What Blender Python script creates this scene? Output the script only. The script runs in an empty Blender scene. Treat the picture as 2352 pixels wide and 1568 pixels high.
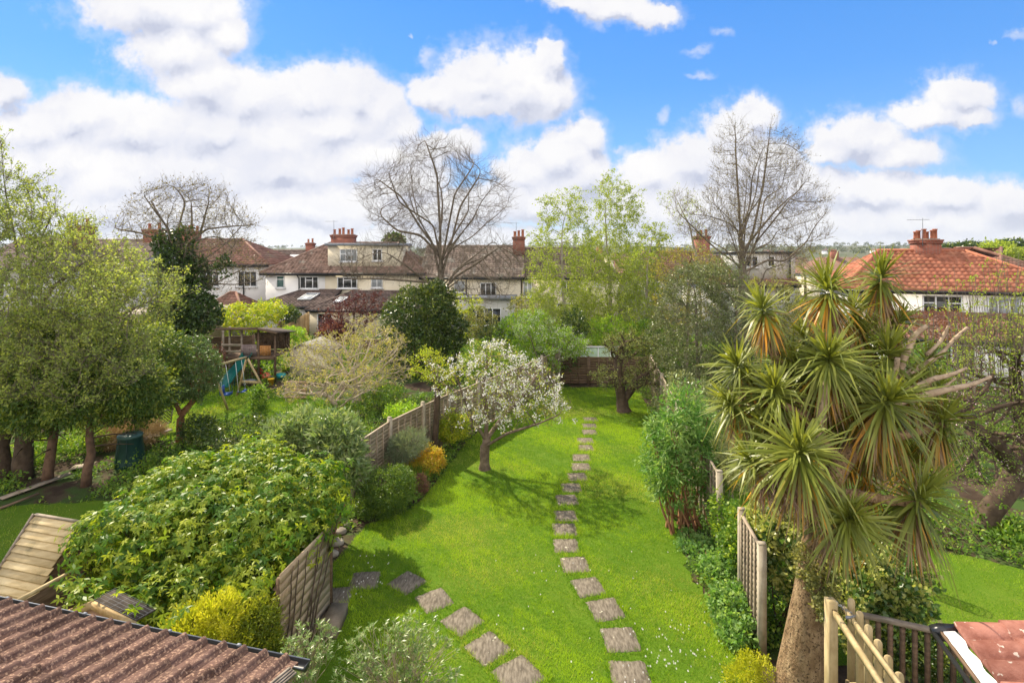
import bpy, math, random
import numpy as np
from mathutils import Vector, Matrix

C = bpy.context.scene.collection
SC = bpy.context.scene
R = math.radians
EYE = 6.8
FX = 1230.0          # focal length in the units of a 2352 wide picture
CX, HY = 1176.0, 575.0

# ---------------------------------------------------------------- camera
cam_d = bpy.data.cameras.new("camera")
cam_d.sensor_width = 36.0
cam_d.lens = FX / 2352.0 * 36.0
cam_d.shift_y = -(784.0 - HY) / 2352.0
cam_d.clip_start = 0.1
cam_d.clip_end = 9000
cam = bpy.data.objects.new("camera", cam_d)
C.objects.link(cam)
cam.location = (0, 0, EYE)
cam.rotation_euler = (R(90), 0, 0)
SC.camera = cam

# ---------------------------------------------------------------- sun
SUN = Vector((-0.695, 0.72, 0)).normalized() * math.cos(R(45)) + Vector((0, 0, math.sin(R(45))))
sl = bpy.data.lights.new("sun", 'SUN')
sl.energy = 4.6
sl.angle = R(0.5)
sl.color = (1.0, 0.89, 0.70)
so = bpy.data.objects.new("sun", sl)
C.objects.link(so)
so.rotation_euler = SUN.to_track_quat('Z', 'Y').to_euler()
so.location = (-60, 70, 80)

SC.view_settings.view_transform = 'Standard'
SC.view_settings.look = 'None'
SC.view_settings.exposure = 0.88
SC.view_settings.gamma = 1.0
SC.cycles.max_bounces = 6
SC.cycles.diffuse_bounces = 3
SC.cycles.glossy_bounces = 2
SC.cycles.transmission_bounces = 4
SC.cycles.transparent_max_bounces = 6
SC.cycles.use_denoising = True
SC.cycles.sample_clamp_indirect = 4

# ---------------------------------------------------------------- world
world = bpy.data.worlds.new("World")
SC.world = world
world.use_nodes = True
wt = world.node_tree
wt.nodes.clear()

class NT:
    """small node helper"""
    def __init__(s, t): s.t = t
    def n(s, typ, **kw):
        nd = s.t.nodes.new(typ)
        for k, v in kw.items(): setattr(nd, k, v)
        return nd
    def link(s, a, b): s.t.links.new(a, b)
    def val(s, sock, v):
        if hasattr(v, 'is_output'): s.t.links.new(v, sock)
        else: sock.default_value = v
    def m(s, op, a, b=None, c=None, clamp=False):
        nd = s.n('ShaderNodeMath', operation=op); nd.use_clamp = clamp
        s.val(nd.inputs[0], a)
        if b is not None: s.val(nd.inputs[1], b)
        if c is not None: s.val(nd.inputs[2], c)
        return nd.outputs[0]
    def vm(s, op, a, b=None, c=None):
        nd = s.n('ShaderNodeVectorMath', operation=op)
        s.val(nd.inputs[0], a)
        if b is not None: s.val(nd.inputs[1], b)
        if c is not None: s.val(nd.inputs[2], c)
        return nd.outputs['Value'] if op in ('LENGTH', 'DOT_PRODUCT') else nd.outputs[0]
    def noise(s, vec, scale, detail=4, rough=0.55, dim='3D', dist=0.0):
        nd = s.n('ShaderNodeTexNoise'); nd.noise_dimensions = dim
        if vec is not None: s.link(vec, nd.inputs['Vector'])
        nd.inputs['Scale'].default_value = scale
        nd.inputs['Detail'].default_value = detail
        nd.inputs['Roughness'].default_value = rough
        nd.inputs['Distortion'].default_value = dist
        return nd
    def mix(s, f, a, b):
        nd = s.n('ShaderNodeMix', data_type='RGBA')
        s.val(nd.inputs[0], f); s.val(nd.inputs[6], a); s.val(nd.inputs[7], b)
        return nd.outputs[2]
    def ss(s, x, lo, hi):
        nd = s.n('ShaderNodeMapRange', interpolation_type='SMOOTHSTEP')
        s.val(nd.inputs[0], x); nd.inputs[1].default_value = lo; nd.inputs[2].default_value = hi
        return nd.outputs[0]
    def ramp(s, f, stops):
        nd = s.n('ShaderNodeValToRGB'); e = nd.color_ramp.elements
        e[0].position, e[0].color = stops[0][0], (*stops[0][1], 1)
        e[1].position, e[1].color = stops[-1][0], (*stops[-1][1], 1)
        for p, c in stops[1:-1]:
            q = e.new(p); q.color = (*c, 1)
        s.val(nd.inputs[0], f)
        return nd.outputs[0]

# clouds: centres and radii in the sky, as tangents of bearing and height
BLOBS = [(230,430,330,110),(620,330,250,90),(880,360,150,60),(330,15,150,62),(455,20,105,62),(520,70,62,50),(400,110,120,66),(470,185,115,70),
 (560,225,140,72),(700,215,125,62),(820,210,62,68),(875,245,62,70),(905,290,60,52),(740,285,190,66),(500,290,190,80),
 (170,265,120,62),(70,300,110,60),(300,300,170,82),(120,380,240,90),(400,390,300,88),(640,375,240,60),(15,210,48,44),
 (250,480,460,70),(720,470,260,62),(920,420,110,60),(1040,330,66,42),(1000,480,200,46),
 (1000,212,70,42),(1100,190,90,84),(1190,200,110,84),(1262,130,34,38),(1262,215,62,58),(1110,250,60,30),
 (1330,-5,76,30),(1420,8,80,38),(1490,26,62,26),
 (1345,310,44,52),(1290,350,84,56),(1200,400,74,60),(1335,400,76,72),(1230,460,160,50),
 (1728,258,50,40),(1690,310,74,56),(1590,372,96,56),(1490,400,80,50),(1720,385,130,90),(1560,470,300,70),(1820,420,90,60),
 (1975,312,112,52),(2060,350,96,38),(1905,345,60,34),(2205,220,72,48),(2140,262,96,34),(2225,270,60,30),
 (1990,430,160,46),(2150,440,130,44),(2330,470,120,50),(2040,510,420,56),(700,545,900,34),(1900,560,800,36)]
WISPS = [(1600,115,46,16),(1660,85,36,15),(1520,268,20,24),(2348,88,34,14),(2345,240,38,34),(1610,165,44,14),(985,130,26,22),(960,75,10,12),(2290,100,16,9),(1430,335,24,12)]

def blob_group(name, blobs):
    g = bpy.data.node_groups.new(name, 'ShaderNodeTree')
    g.interface.new_socket('V', in_out='INPUT', socket_type='NodeSocketVector')
    g.interface.new_socket('D', in_out='OUTPUT', socket_type='NodeSocketFloat')
    k = NT(g); gi = k.n('NodeGroupInput'); go = k.n('NodeGroupOutput')
    cur = None
    for (px, py, rx, ry) in blobs:
        u, v, a, b = (px-CX)/FX, (HY-py)/FX, rx*1.08/FX, ry*1.08/FX
        q = k.vm('MULTIPLY_ADD', gi.outputs[0], (1/a, 1/b, 0), (-u/a, -v/b, 0))
        l = k.vm('LENGTH', q)
        if cur is None: cur = l
        else:
            nd = k.n('ShaderNodeMath', operation='SMOOTH_MIN')
            k.link(cur, nd.inputs[0]); k.link(l, nd.inputs[1]); nd.inputs[2].default_value = 0.25
            cur = nd.outputs[0]
    k.link(k.m('SUBTRACT', 1.0, cur), go.inputs[0])
    return g
G_C = blob_group('cloud_masses', BLOBS)
G_W = blob_group('cloud_wisps', WISPS)

k = NT(wt)
tc = k.n('ShaderNodeTexCoord')
sep = k.n('ShaderNodeSeparateXYZ'); k.link(tc.outputs['Generated'], sep.inputs[0])
yy = k.m('MAXIMUM', k.m('ABSOLUTE', sep.outputs[1]), 0.12)
zz = k.m('MAXIMUM', sep.outputs[2], -0.02)
cmb = k.n('ShaderNodeCombineXYZ')
k.link(k.m('DIVIDE', sep.outputs[0], yy), cmb.inputs[0]); k.link(k.m('DIVIDE', zz, yy), cmb.inputs[1])
uv = cmb.outputs[0]
n1 = k.noise(uv, 9, 5, 0.6); n2 = k.noise(uv, 34, 6, 0.62)
w1 = k.vm('MULTIPLY_ADD', n1.outputs['Color'], (0.085, 0.07, 0), (-0.0425, -0.035, 0))
w2 = k.vm('MULTIPLY_ADD', n2.outputs['Color'], (0.03, 0.03, 0), (-0.015, -0.015, 0))
wuv = k.vm('ADD', k.vm('ADD', uv, w1), w2)
def inst(g, v):
    nd = k.n('ShaderNodeGroup'); nd.node_tree = g; k.link(v, nd.inputs[0]); return nd.outputs[0]
d0 = inst(G_C, wuv)
dup_ = inst(G_C, k.vm('ADD', wuv, (-0.012, 0.034, 0)))
n5 = k.noise(uv, 95, 6, 0.7)
d0e = k.m('ADD', d0, k.m('ADD', k.m('MULTIPLY_ADD', n5.outputs['Fac'], 0.30, -0.15), k.m('MULTIPLY_ADD', n2.outputs['Fac'], 0.5, -0.25)))
cover = k.ss(d0e, -0.10, 0.27)
ww = inst(G_W, wuv)
wis = k.m('MULTIPLY', k.ss(ww, 0.0, 0.9), k.m('MULTIPLY', n2.outputs['Fac'], 1.1))
# lit tops, grey bases
shade = k.ss(k.m('SUBTRACT', d0, dup_), -0.85, 0.42)       # 1 at tops, 0 at bases
n3 = k.noise(wuv, 14, 7, 0.6)
n3b = k.noise(k.vm('ADD', wuv, (-0.006, 0.02, 0)), 14, 7, 0.6)
relief = k.m('SUBTRACT', n3.outputs['Fac'], n3b.outputs['Fac'])
halo = k.m('MULTIPLY', k.ss(k.m('ADD', d0, k.m('MULTIPLY_ADD', n2.outputs['Fac'], 1.5, -0.75)), -0.55, 0.15), k.m('MULTIPLY', n1.outputs['Fac'], 0.75))
sh = k.m('ADD', shade, k.m('MULTIPLY', relief, 1.0), clamp=True)
n4 = k.noise(uv, 4.5, 3, 0.5)
sh = k.m('ADD', sh, k.m('MULTIPLY_ADD', n4.outputs['Fac'], 0.9, -0.56), clamp=True)
ccol = k.ramp(sh, [(0.0, (3.0, 3.2, 3.95)), (0.4, (4.15, 4.25, 4.75)), (0.75, (4.7, 4.7, 4.95)), (1.0, (5.2, 5.15, 5.15))])
sky = k.n('ShaderNodeTexSky', sky_type='NISHITA')
sky.sun_disc = False
sky.sun_elevation = R(45)
sky.sun_rotation = math.atan2(SUN.x, SUN.y)
sky.altitude = 50; sky.air_density = 1.0; sky.dust_density = 0.4; sky.ozone_density = 2.0
hsv = k.n('ShaderNodeHueSaturation'); hsv.inputs['Saturation'].default_value = 1.18; hsv.inputs['Value'].default_value = 1.0
k.link(sky.outputs[0], hsv.inputs['Color'])
skc = k.n('ShaderNodeMix', data_type='RGBA', blend_type='MULTIPLY'); skc.inputs[0].default_value = 1
k.link(hsv.outputs[0], skc.inputs[6]); skc.inputs[7].default_value = (0.43, 0.76, 1.05, 1)
grad = k.ramp(k.m('MULTIPLY', sep.outputs[2], 2.2, clamp=True), [(0.0, (2.6, 3.8, 5.2)), (0.25, (1.7, 3.15, 5.3)), (0.62, (0.85, 2.3, 5.2)), (1.0, (0.5, 1.85, 4.9))])
skm = k.mix(0.7, skc.outputs[2], grad)
c1 = k.mix(wis, skm, (4.3, 4.4, 4.9, 1))
c2 = k.mix(cover, k.mix(halo, c1, (4.1, 4.3, 4.95, 1)), ccol)
vv = k.n('ShaderNodeSeparateXYZ'); k.link(uv, vv.inputs[0])
hz = k.m('SUBTRACT', 1.0, k.ss(vv.outputs[1], 0.0, 0.13))
c3 = k.mix(k.m('MULTIPLY', hz, 0.35), c2, (4.6, 4.75, 5.0, 1))
# added fill in unseen sky: bright behind camera for house fronts, even tone overhead
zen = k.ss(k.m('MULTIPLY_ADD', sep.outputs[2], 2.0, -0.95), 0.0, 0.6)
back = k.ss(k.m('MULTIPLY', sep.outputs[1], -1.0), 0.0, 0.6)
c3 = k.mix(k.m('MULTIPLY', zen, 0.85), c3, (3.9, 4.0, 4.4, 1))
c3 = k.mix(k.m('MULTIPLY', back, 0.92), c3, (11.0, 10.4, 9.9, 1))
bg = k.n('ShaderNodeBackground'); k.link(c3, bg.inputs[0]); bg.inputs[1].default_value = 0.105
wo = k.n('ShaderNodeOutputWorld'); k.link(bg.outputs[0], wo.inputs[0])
world.cycles.sampling_method = 'MANUAL'
world.cycles.sample_map_resolution = 512

# ---------------------------------------------------------------- helpers
def G(px, py):
    """ground point seen at picture place (px,py)"""
    Y = FX * EYE / (py - HY)
    return np.array([(px - CX) / FX * Y, Y, 0.0])
def P(px, py, Y):
    return np.array([(px - CX) / FX * Y, Y, EYE - (py - HY) / FX * Y])

def tag(o, label=None, cat=None, group=None, kind=None):
    if label: o['label'] = label
    if cat: o['category'] = cat
    if group: o['group'] = group
    if kind: o['kind'] = kind
    return o
def thing(name, loc, label, cat, group=None):
    o = bpy.data.objects.new(name, None); C.objects.link(o)
    o.location = tuple(float(a) for a in loc); o.empty_display_size = 0.2
    return tag(o, label, cat, group)
def origin_of(o):
    v = np.zeros(3)
    while o is not None:
        v += np.array(o.location); o = o.parent
    return v

def mesh_obj(name, V, F, mat, parent=None, origin=None, smooth=False, col=None):
    """V (n,3) world coordinates; F (m,4) or (m,3) array, or a list of such"""
    V = np.asarray(V, dtype=np.float64).reshape(-1, 3)
    if parent is not None: off = origin_of(parent)
    elif origin is not None: off = np.array(origin, dtype=float)
    else: off = np.zeros(3)
    me = bpy.data.meshes.new(name)
    Fs = F if isinstance(F, list) else [F]
    Fs = [np.asarray(f, dtype=np.int32) for f in Fs if len(f)]
    me.vertices.add(len(V)); me.vertices.foreach_set('co', (V - off).astype(np.float32).ravel())
    tot = sum(f.size for f in Fs); nf = sum(len(f) for f in Fs)
    me.loops.add(tot); me.polygons.add(nf)
    me.loops.foreach_set('vertex_index', np.concatenate([f.ravel() for f in Fs]))
    ls = []; s = 0
    for f in Fs:
        ls.append(s + np.arange(len(f)) * f.shape[1]); s += f.size
    me.polygons.foreach_set('loop_start', np.concatenate(ls).astype(np.int32))
    if smooth: me.polygons.foreach_set('use_smooth', np.ones(nf, dtype=bool))
    me.update(calc_edges=True)
    if col is not None:
        a = me.color_attributes.new('v', 'FLOAT_COLOR', 'POINT')
        c4 = np.ones((len(V), 4), dtype=np.float32); c = np.asarray(col, dtype=np.float32)
        if c.ndim == 1: c = np.stack([c, c, c], 1)
        c4[:, :c.shape[1]] = c
        a.data.foreach_set('color', c4.ravel())
    if mat is not None: me.materials.append(mat)
    o = bpy.data.objects.new(name, me); C.objects.link(o)
    if parent is not None: o.parent = parent
    elif origin is not None: o.location = tuple(off)
    return o

class MB:
    """collects shapes into one mesh"""
    def __init__(s, T=None):
        s.v = []; s.f4 = []; s.f3 = []; s.n = 0; s.c = []; s.T = T; s.cur = 0.5
    def add(s, V, F4=(), F3=(), c=None):
        V = np.asarray(V, dtype=float).reshape(-1, 3)
        if s.T is not None: V = s.T(V)
        s.v.append(V)
        if len(F4): s.f4.append(np.asarray(F4, dtype=int) + s.n)
        if len(F3): s.f3.append(np.asarray(F3, dtype=int) + s.n)
        if c is None: s.c.append(np.full(len(V), s.cur))
        else: s.c.append(np.broadcast_to(np.asarray(c, dtype=float), (len(V),)))
        s.n += len(V)
        return s
    def box(s, x0, x1, y0, y1, z0, z1):
        V = [(x0,y0,z0),(x1,y0,z0),(x1,y1,z0),(x0,y1,z0),(x0,y0,z1),(x1,y0,z1),(x1,y1,z1),(x0,y1,z1)]
        return s.add(V, [(0,3,2,1),(4,5,6,7),(0,1,5,4),(1,2,6,5),(2,3,7,6),(3,0,4,7)])
    def beam(s, a, b, w, h, up=(0,0,1), ch=0.0):
        """rectangular bar from a to b, width w (sideways) and height h (along up)"""
        a = np.array(a, float); b = np.array(b, float); d = b - a; L = np.linalg.norm(d); d = d / L
        up = np.array(up, float)
        sd = np.cross(d, up)
        if np.linalg.norm(sd) < 1e-4: sd = np.cross(d, (1.0, 0, 0))
        sd /= np.linalg.norm(sd); u = np.cross(sd, d)
        if ch > 0:
            prof = [(-w/2+ch,-h/2),(w/2-ch,-h/2),(w/2,-h/2+ch),(w/2,h/2-ch),(w/2-ch,h/2),(-w/2+ch,h/2),(-w/2,h/2-ch),(-w/2,-h/2+ch)]
        else: prof = [(-w/2,-h/2),(w/2,-h/2),(w/2,h/2),(-w/2,h/2)]
        k = len(prof)
        V = [a + sd*p + u*q for p, q in prof] + [b + sd*p + u*q for p, q in prof]
        F = [(i, (i+1) % k, (i+1) % k + k, i + k) for i in range(k)]
        if k == 4: return s.add(V, F + [(3,2,1,0),(4,5,6,7)])
        V += [a, b]
        return s.add(V, F, [((i+1) % k, i, 2*k) for i in range(k)] + [(i+k, (i+1) % k + k, 2*k+1) for i in range(k)])
    def prism(s, pts, d):
        """polygon pts (list of 3D) extruded by vector d (fan capped)"""
        pts = np.array(pts, float); n = len(pts); d = np.array(d, float)
        V = np.vstack([pts, pts + d, [pts.mean(0)], [pts.mean(0) + d]])
        F4 = [(i, (i+1) % n, (i+1) % n + n, i + n) for i in range(n)]
        F3 = [((i+1) % n, i, 2*n) for i in range(n)] + [(i+n, (i+1) % n + n, 2*n+1) for i in range(n)]
        return s.add(V, F4, F3)
    def tube(s, pts, rad, k=8, cap=True, ph=0.0):
        pts = np.array(pts, float); n = len(pts)
        rad = np.broadcast_to(np.asarray(rad, float), (n,))
        tg = np.gradient(pts, axis=0); tg /= (np.linalg.norm(tg, axis=1, keepdims=True) + 1e-9)
        ref = np.array([0.31, 0.17, 0.93]);
        if abs(np.dot(tg[0], ref)) > 0.95: ref = np.array([1.0, 0.1, 0])
        a = np.cross(tg, ref); a /= (np.linalg.norm(a, axis=1, keepdims=True) + 1e-9)
        b = np.cross(tg, a)
        th = np.arange(k) / k * 2 * math.pi + ph
        V = pts[:, None, :] + rad[:, None, None] * (np.cos(th)[None, :, None] * a[:, None, :] + np.sin(th)[None, :, None] * b[:, None, :])
        V = V.reshape(-1, 3); i = np.arange(n-1)[:, None] * k; j = np.arange(k)[None, :]
        F = np.stack([i + j, i + (j+1) % k, i + k + (j+1) % k, i + k + j], -1).reshape(-1, 4)
        if cap:
            V = np.vstack([V, pts[0], pts[-1]])
            F3 = [((q+1) % k, q, n*k) for q in range(k)] + [((n-1)*k + q, (n-1)*k + (q+1) % k, n*k+1) for q in range(k)]
            return s.add(V, F, F3)
        return s.add(V, F)
    def lathe(s, c, prof, k=16, sx=1.0, sy=1.0):
        """prof: list of (r,z) about vertical axis at c"""
        pts = np.array([(c[0], c[1], c[2] + z) for r, z in prof]); th = np.arange(k) / k * 2 * math.pi
        V = np.array([[(c[0] + sx*r*math.cos(t), c[1] + sy*r*math.sin(t), c[2] + z) for t in th] for r, z in prof]).reshape(-1, 3)
        n = len(prof); i = np.arange(n-1)[:, None] * k; j = np.arange(k)[None, :]
        F = np.stack([i + j, i + (j+1) % k, i + k + (j+1) % k, i + k + j], -1).reshape(-1, 4)
        V = np.vstack([V, pts[0], pts[-1]])
        F3 = [((q+1) % k, q, n*k) for q in range(k)] + [((n-1)*k + q, (n-1)*k + (q+1) % k, n*k+1) for q in range(k)]
        return s.add(V, F, F3)
    def build(s, name, mat, parent=None, origin=None, smooth=False):
        V = np.vstack(s.v); F = []
        if s.f4: F.append(np.vstack(s.f4))
        if s.f3: F.append(np.vstack(s.f3))
        return mesh_obj(name, V, F, mat, parent, origin, smooth, np.concatenate(s.c))

# ---------------------------------------------------------------- materials
MAT = {}
def mat_new(name):
    m = bpy.data.materials.new(name); m.use_nodes = True; m.node_tree.nodes.clear()
    k = NT(m.node_tree); out = k.n('ShaderNodeOutputMaterial'); MAT[name] = m
    return m, k, out
def surf(name, a, b, scale=3.0, detail=5, rough=0.75, bump=0.0, bscale=None, third=None, vcol=0.0, spec=0.3, stretch=None, bdist=0.01, metal=0.0):
    """two-tone noisy surface; third=(colour, scale, lo, hi) adds blotches; vcol: strength of per-piece tint"""
    m, k, out = mat_new(name)
    t = k.n('ShaderNodeNewGeometry'); vec = t.outputs['Position']
    if stretch is not None:
        vec = k.vm('MULTIPLY', vec, stretch)
    n = k.noise(vec, scale, detail, 0.6)
    c = k.mix(k.ss(n.outputs['Fac'], 0.32, 0.68), (*a, 1), (*b, 1))
    if third:
        n2 = k.noise(t.outputs['Position'], third[1], 4, 0.6)
        c = k.mix(k.ss(n2.outputs['Fac'], third[2], third[3]), c, (*third[0], 1))
    if vcol:
        at = k.n('ShaderNodeAttribute', attribute_name='v')
        f = k.m('MULTIPLY_ADD', at.outputs['Fac'], 2*vcol, 1-vcol)
        c = k.vm('SCALE', c); c.node.inputs['Scale'].default_value = 1
        k.link(f, c.node.inputs['Scale'])
    p = k.n('ShaderNodeBsdfPrincipled'); k.link(c, p.inputs['Base Color'])
    p.inputs['Roughness'].default_value = rough
    p.inputs['Specular IOR Level'].default_value = spec
    p.inputs['Metallic'].default_value = metal
    if bump:
        nb = k.noise(vec, bscale or scale*4, 5, 0.65)
        b_ = k.n('ShaderNodeBump'); b_.inputs['Strength'].default_value = bump; b_.inputs['Distance'].default_value = bdist
        k.link(nb.outputs['Fac'], b_.inputs['Height']); k.link(b_.outputs[0], p.inputs['Normal'])
    k.link(p.outputs[0], out.inputs[0])
    return m
def leafm(name, a, b, tip=None, tr=0.45, rough=0.5, spec=0.35, trc=None):
    """leaf: colour runs a->b by the leaf's own random value (red), tip colour by green channel"""
    m, k, out = mat_new(name)
    at = k.n('ShaderNodeAttribute', attribute_name='v')
    s = k.n('ShaderNodeSeparateColor'); k.link(at.outputs['Color'], s.inputs[0])
    c = k.mix(s.outputs[0], (*a, 1), (*b, 1))
    if tip: c = k.mix(s.outputs[1], c, (*tip, 1))
    p = k.n('ShaderNodeBsdfPrincipled'); k.link(c, p.inputs['Base Color'])
    p.inputs['Roughness'].default_value = rough; p.inputs['Specular IOR Level'].default_value = spec
    t = k.n('ShaderNodeBsdfTranslucent')
    tcx = k.n('ShaderNodeMix', data_type='RGBA', blend_type='MULTIPLY'); tcx.inputs[0].default_value = 1
    k.link(c, tcx.inputs[6]); tcx.inputs[7].default_value = (*(trc or (1.5, 1.5, 0.7)), 1)
    k.link(tcx.outputs[2], t.inputs[0])
    mx = k.n('ShaderNodeMixShader'); mx.inputs[0].default_value = tr
    k.link(p.outputs[0], mx.inputs[1]); k.link(t.outputs[0], mx.inputs[2]); k.link(mx.outputs[0], out.inputs[0])
    return m
def glassy(name, a, b, rough=0.08, spec=0.6):
    return surf(name, a, b, scale=1.2, detail=2, rough=rough, spec=spec)
# ---------------------------------------------------------------- growing things
def unit(v): return v / (np.linalg.norm(v, axis=-1, keepdims=True) + 1e-9)
def rdir(rng, n): return unit(rng.normal(size=(n, 3)))

def in_ell(rng, E, n, shell=0.0):
    """n random points in a list of ellipsoids (cx,cy,cz,rx,ry,rz[,weight]); shell pushes them outwards.
    returns points and outward directions"""
    E = np.array([tuple(e) + (1.0,) * (7 - len(e)) for e in E], float)
    w = (E[:, 3]*E[:, 4]*E[:, 5])**(0.8) * E[:, 6]; w /= w.sum()
    idx = rng.choice(len(E), n, p=w); d = rdir(rng, n)
    r = rng.random(n)**(1/3.0)
    r = r*(1-shell) + shell*(1 - 0.25*rng.random(n)**2)
    e = E[idx]
    return e[:, :3] + d*r[:, None]*e[:, 3:6], unit(d/e[:, 3:6])

def rhombs(P0, D, N, L, W, fold=0.15, c0=None, tipc=0.0, wp=0.45):
    """leaves: base P0, direction D, face normal N, length L, width W -> V,F,col"""
    n = len(P0); D = unit(D); S = unit(np.cross(D, N)); N2 = np.cross(S, D)
    L = np.broadcast_to(np.asarray(L, float), (n,))[:, None]; W = np.broadcast_to(np.asarray(W, float), (n,))[:, None]
    m = P0 + D*L*wp
    V = np.stack([P0, m + S*W*0.5 + N2*W*fold, P0 + D*L, m - S*W*0.5 + N2*W*fold], 1).reshape(-1, 3)
    F = np.arange(4*n).reshape(-1, 4)
    c0 = np.zeros(n) if c0 is None else c0
    tip = np.broadcast_to(np.asarray(tipc, float), (n,))
    col = np.repeat(np.stack([c0, tip, np.zeros(n)], 1), 4, axis=0)
    return V, F, col

def prisms(A, B, ra, rb, k=3):
    """thin sticks A->B"""
    n = len(A); d = unit(B - A); ref = np.where(np.abs(d[:, 2:3]) > 0.9, np.array([[1.0, 0, 0]]), np.array([[0, 0, 1.0]]))
    a = unit(np.cross(d, ref)); b = np.cross(d, a); th = np.arange(k)/k*2*math.pi
    ring = np.cos(th)[None, :, None]*a[:, None, :] + np.sin(th)[None, :, None]*b[:, None, :]
    ra = np.broadcast_to(np.asarray(ra, float), (n,))[:, None, None]; rb = np.broadcast_to(np.asarray(rb, float), (n,))[:, None, None]
    V = np.concatenate([A[:, None, :] + ring*ra, B[:, None, :] + ring*rb], 1).reshape(-1, 3)
    j = np.arange(k); base = (np.arange(n)*2*k)[:, None]
    F = np.stack([base + j, base + (j+1) % k, base + k + (j+1) % k, base + k + j], -1).reshape(-1, 4)
    return V, F

class Bag:
    def __init__(s): s.V = []; s.F = []; s.c = []; s.n = 0
    def add(s, V, F, c=None):
        s.V.append(V); s.F.append(F + s.n); s.n += len(V)
        s.c.append(np.full((len(V), 3), 0.5) if c is None else c)
    def build(s, name, mat, parent=None, origin=None, smooth=False):
        return mesh_obj(name, np.vstack(s.V), np.vstack(s.F), mat, parent, origin, smooth, np.vstack(s.c))

def colonize(rng, seeds, par, attr, step, infl, kill, maxn=6000, wob=0.15, grav=0.0):
    """space colonisation: grow a skeleton from the seed nodes into the attractor cloud"""
    N = [np.array(p, float) for p in seeds]; PAR = list(par)
    A = attr.copy(); near = np.full(len(A), 1e9); ni = np.zeros(len(A), int)
    arr = np.array(N)
    for i0 in range(len(arr)):
        d = np.linalg.norm(A - arr[i0], axis=1); q = d < near; near[q] = d[q]; ni[q] = i0
    kids = {}
    while len(A) and len(N) < maxn:
        act = near < infl
        if not act.any():
            infl *= 1.3
            if infl > 1e3: break
            continue
        u = np.unique(ni[act]); newi = []
        dv = unit(A[act] - arr[ni[act]]); idx = ni[act]
        acc = np.zeros((len(arr), 3)); np.add.at(acc, idx, dv)
        for i in u:
            g = acc[i]; l = np.linalg.norm(g)
            if l < 1e-3: g = rng.normal(size=3); l = np.linalg.norm(g)
            g = g/l + rng.normal(size=3)*wob + np.array([0, 0, grav]); g /= np.linalg.norm(g)
            p = arr[i] + g*step
            kk = kids.setdefault(int(i), [])
            if any(np.dot(g, o) > 0.985 for o in kk) or len(kk) > 3: 
                p = arr[i] + unit(g + rng.normal(size=3)*0.6)*step
                if len(kk) > 5:
                    q = act & (ni == i); near[q] = 1e9 * 0 + infl*1.01 + 5
                    continue
            kk.append(g); N.append(p); PAR.append(int(i)); newi.append(len(N)-1)
        if not newi: break
        arr = np.array(N)
        M = arr[newi]
        for a0 in range(0, len(M), 64):
            m = M[a0:a0+64]
            d = np.linalg.norm(A[:, None, :] - m[None], axis=2); j = d.argmin(1); dm = d[np.arange(len(A)), j]
            q = dm < near; near[q] = dm[q]; ni[q] = np.array(newi)[a0 + j[q]]
        keep = near > kill
        A = A[keep]; near = near[keep]; ni = ni[keep]
    return arr, np.array(PAR)

def radii(par, rtrunk, rtip, e=0.5):
    n = len(par); cnt = np.zeros(n)
    ch = np.zeros(n, int)
    for i in range(n-1, 0, -1):
        if ch[i] == 0: cnt[i] = 1
        cnt[par[i]] += cnt[i]; ch[par[i]] += 1
    if ch[0] == 0: cnt[0] = 1
    r = rtip + (rtrunk - rtip)*((cnt-1)/max(1,(cnt.max()-1)))**e
    return r, cnt, ch

def limbs(bag, N, par, r, cnt, kmax=9, rmin=0.0, c=None):
    n = len(N); kids = [[] for _ in range(n)]
    for i in range(1, n):
        if par[i] >= 0: kids[par[i]].append(i)
    st = [(None, 0)]
    while st:
        p, i = st.pop(); ch = [i] if p is None else [p, i]
        while kids[ch[-1]]:
            ks = sorted(kids[ch[-1]], key=lambda q: -cnt[q])
            for q in ks[1:]: st.append((ch[-1], q))
            ch.append(ks[0])
        if len(ch) < 2: continue
        pts = N[ch]; rr = r[ch].copy()
        if p is not None: rr[0] = min(rr[0], rr[1]*1.25)
        k = kmax if rr.max() > 0.06 else (5 if rr.max() > 0.02 else 3)
        if len(pts) > 3:
            q = pts.copy(); q[1:-1] = pts[1:-1]*0.5 + (pts[:-2] + pts[2:])*0.25; pts = q
        m = MB(); m.tube(pts, rr, k, cap=False)
        V = m.v[0]; F = m.f4[0]; bag.add(V, F, np.full((len(V), 3), rng0.random()))
rng0 = np.random.default_rng(5)

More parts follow.
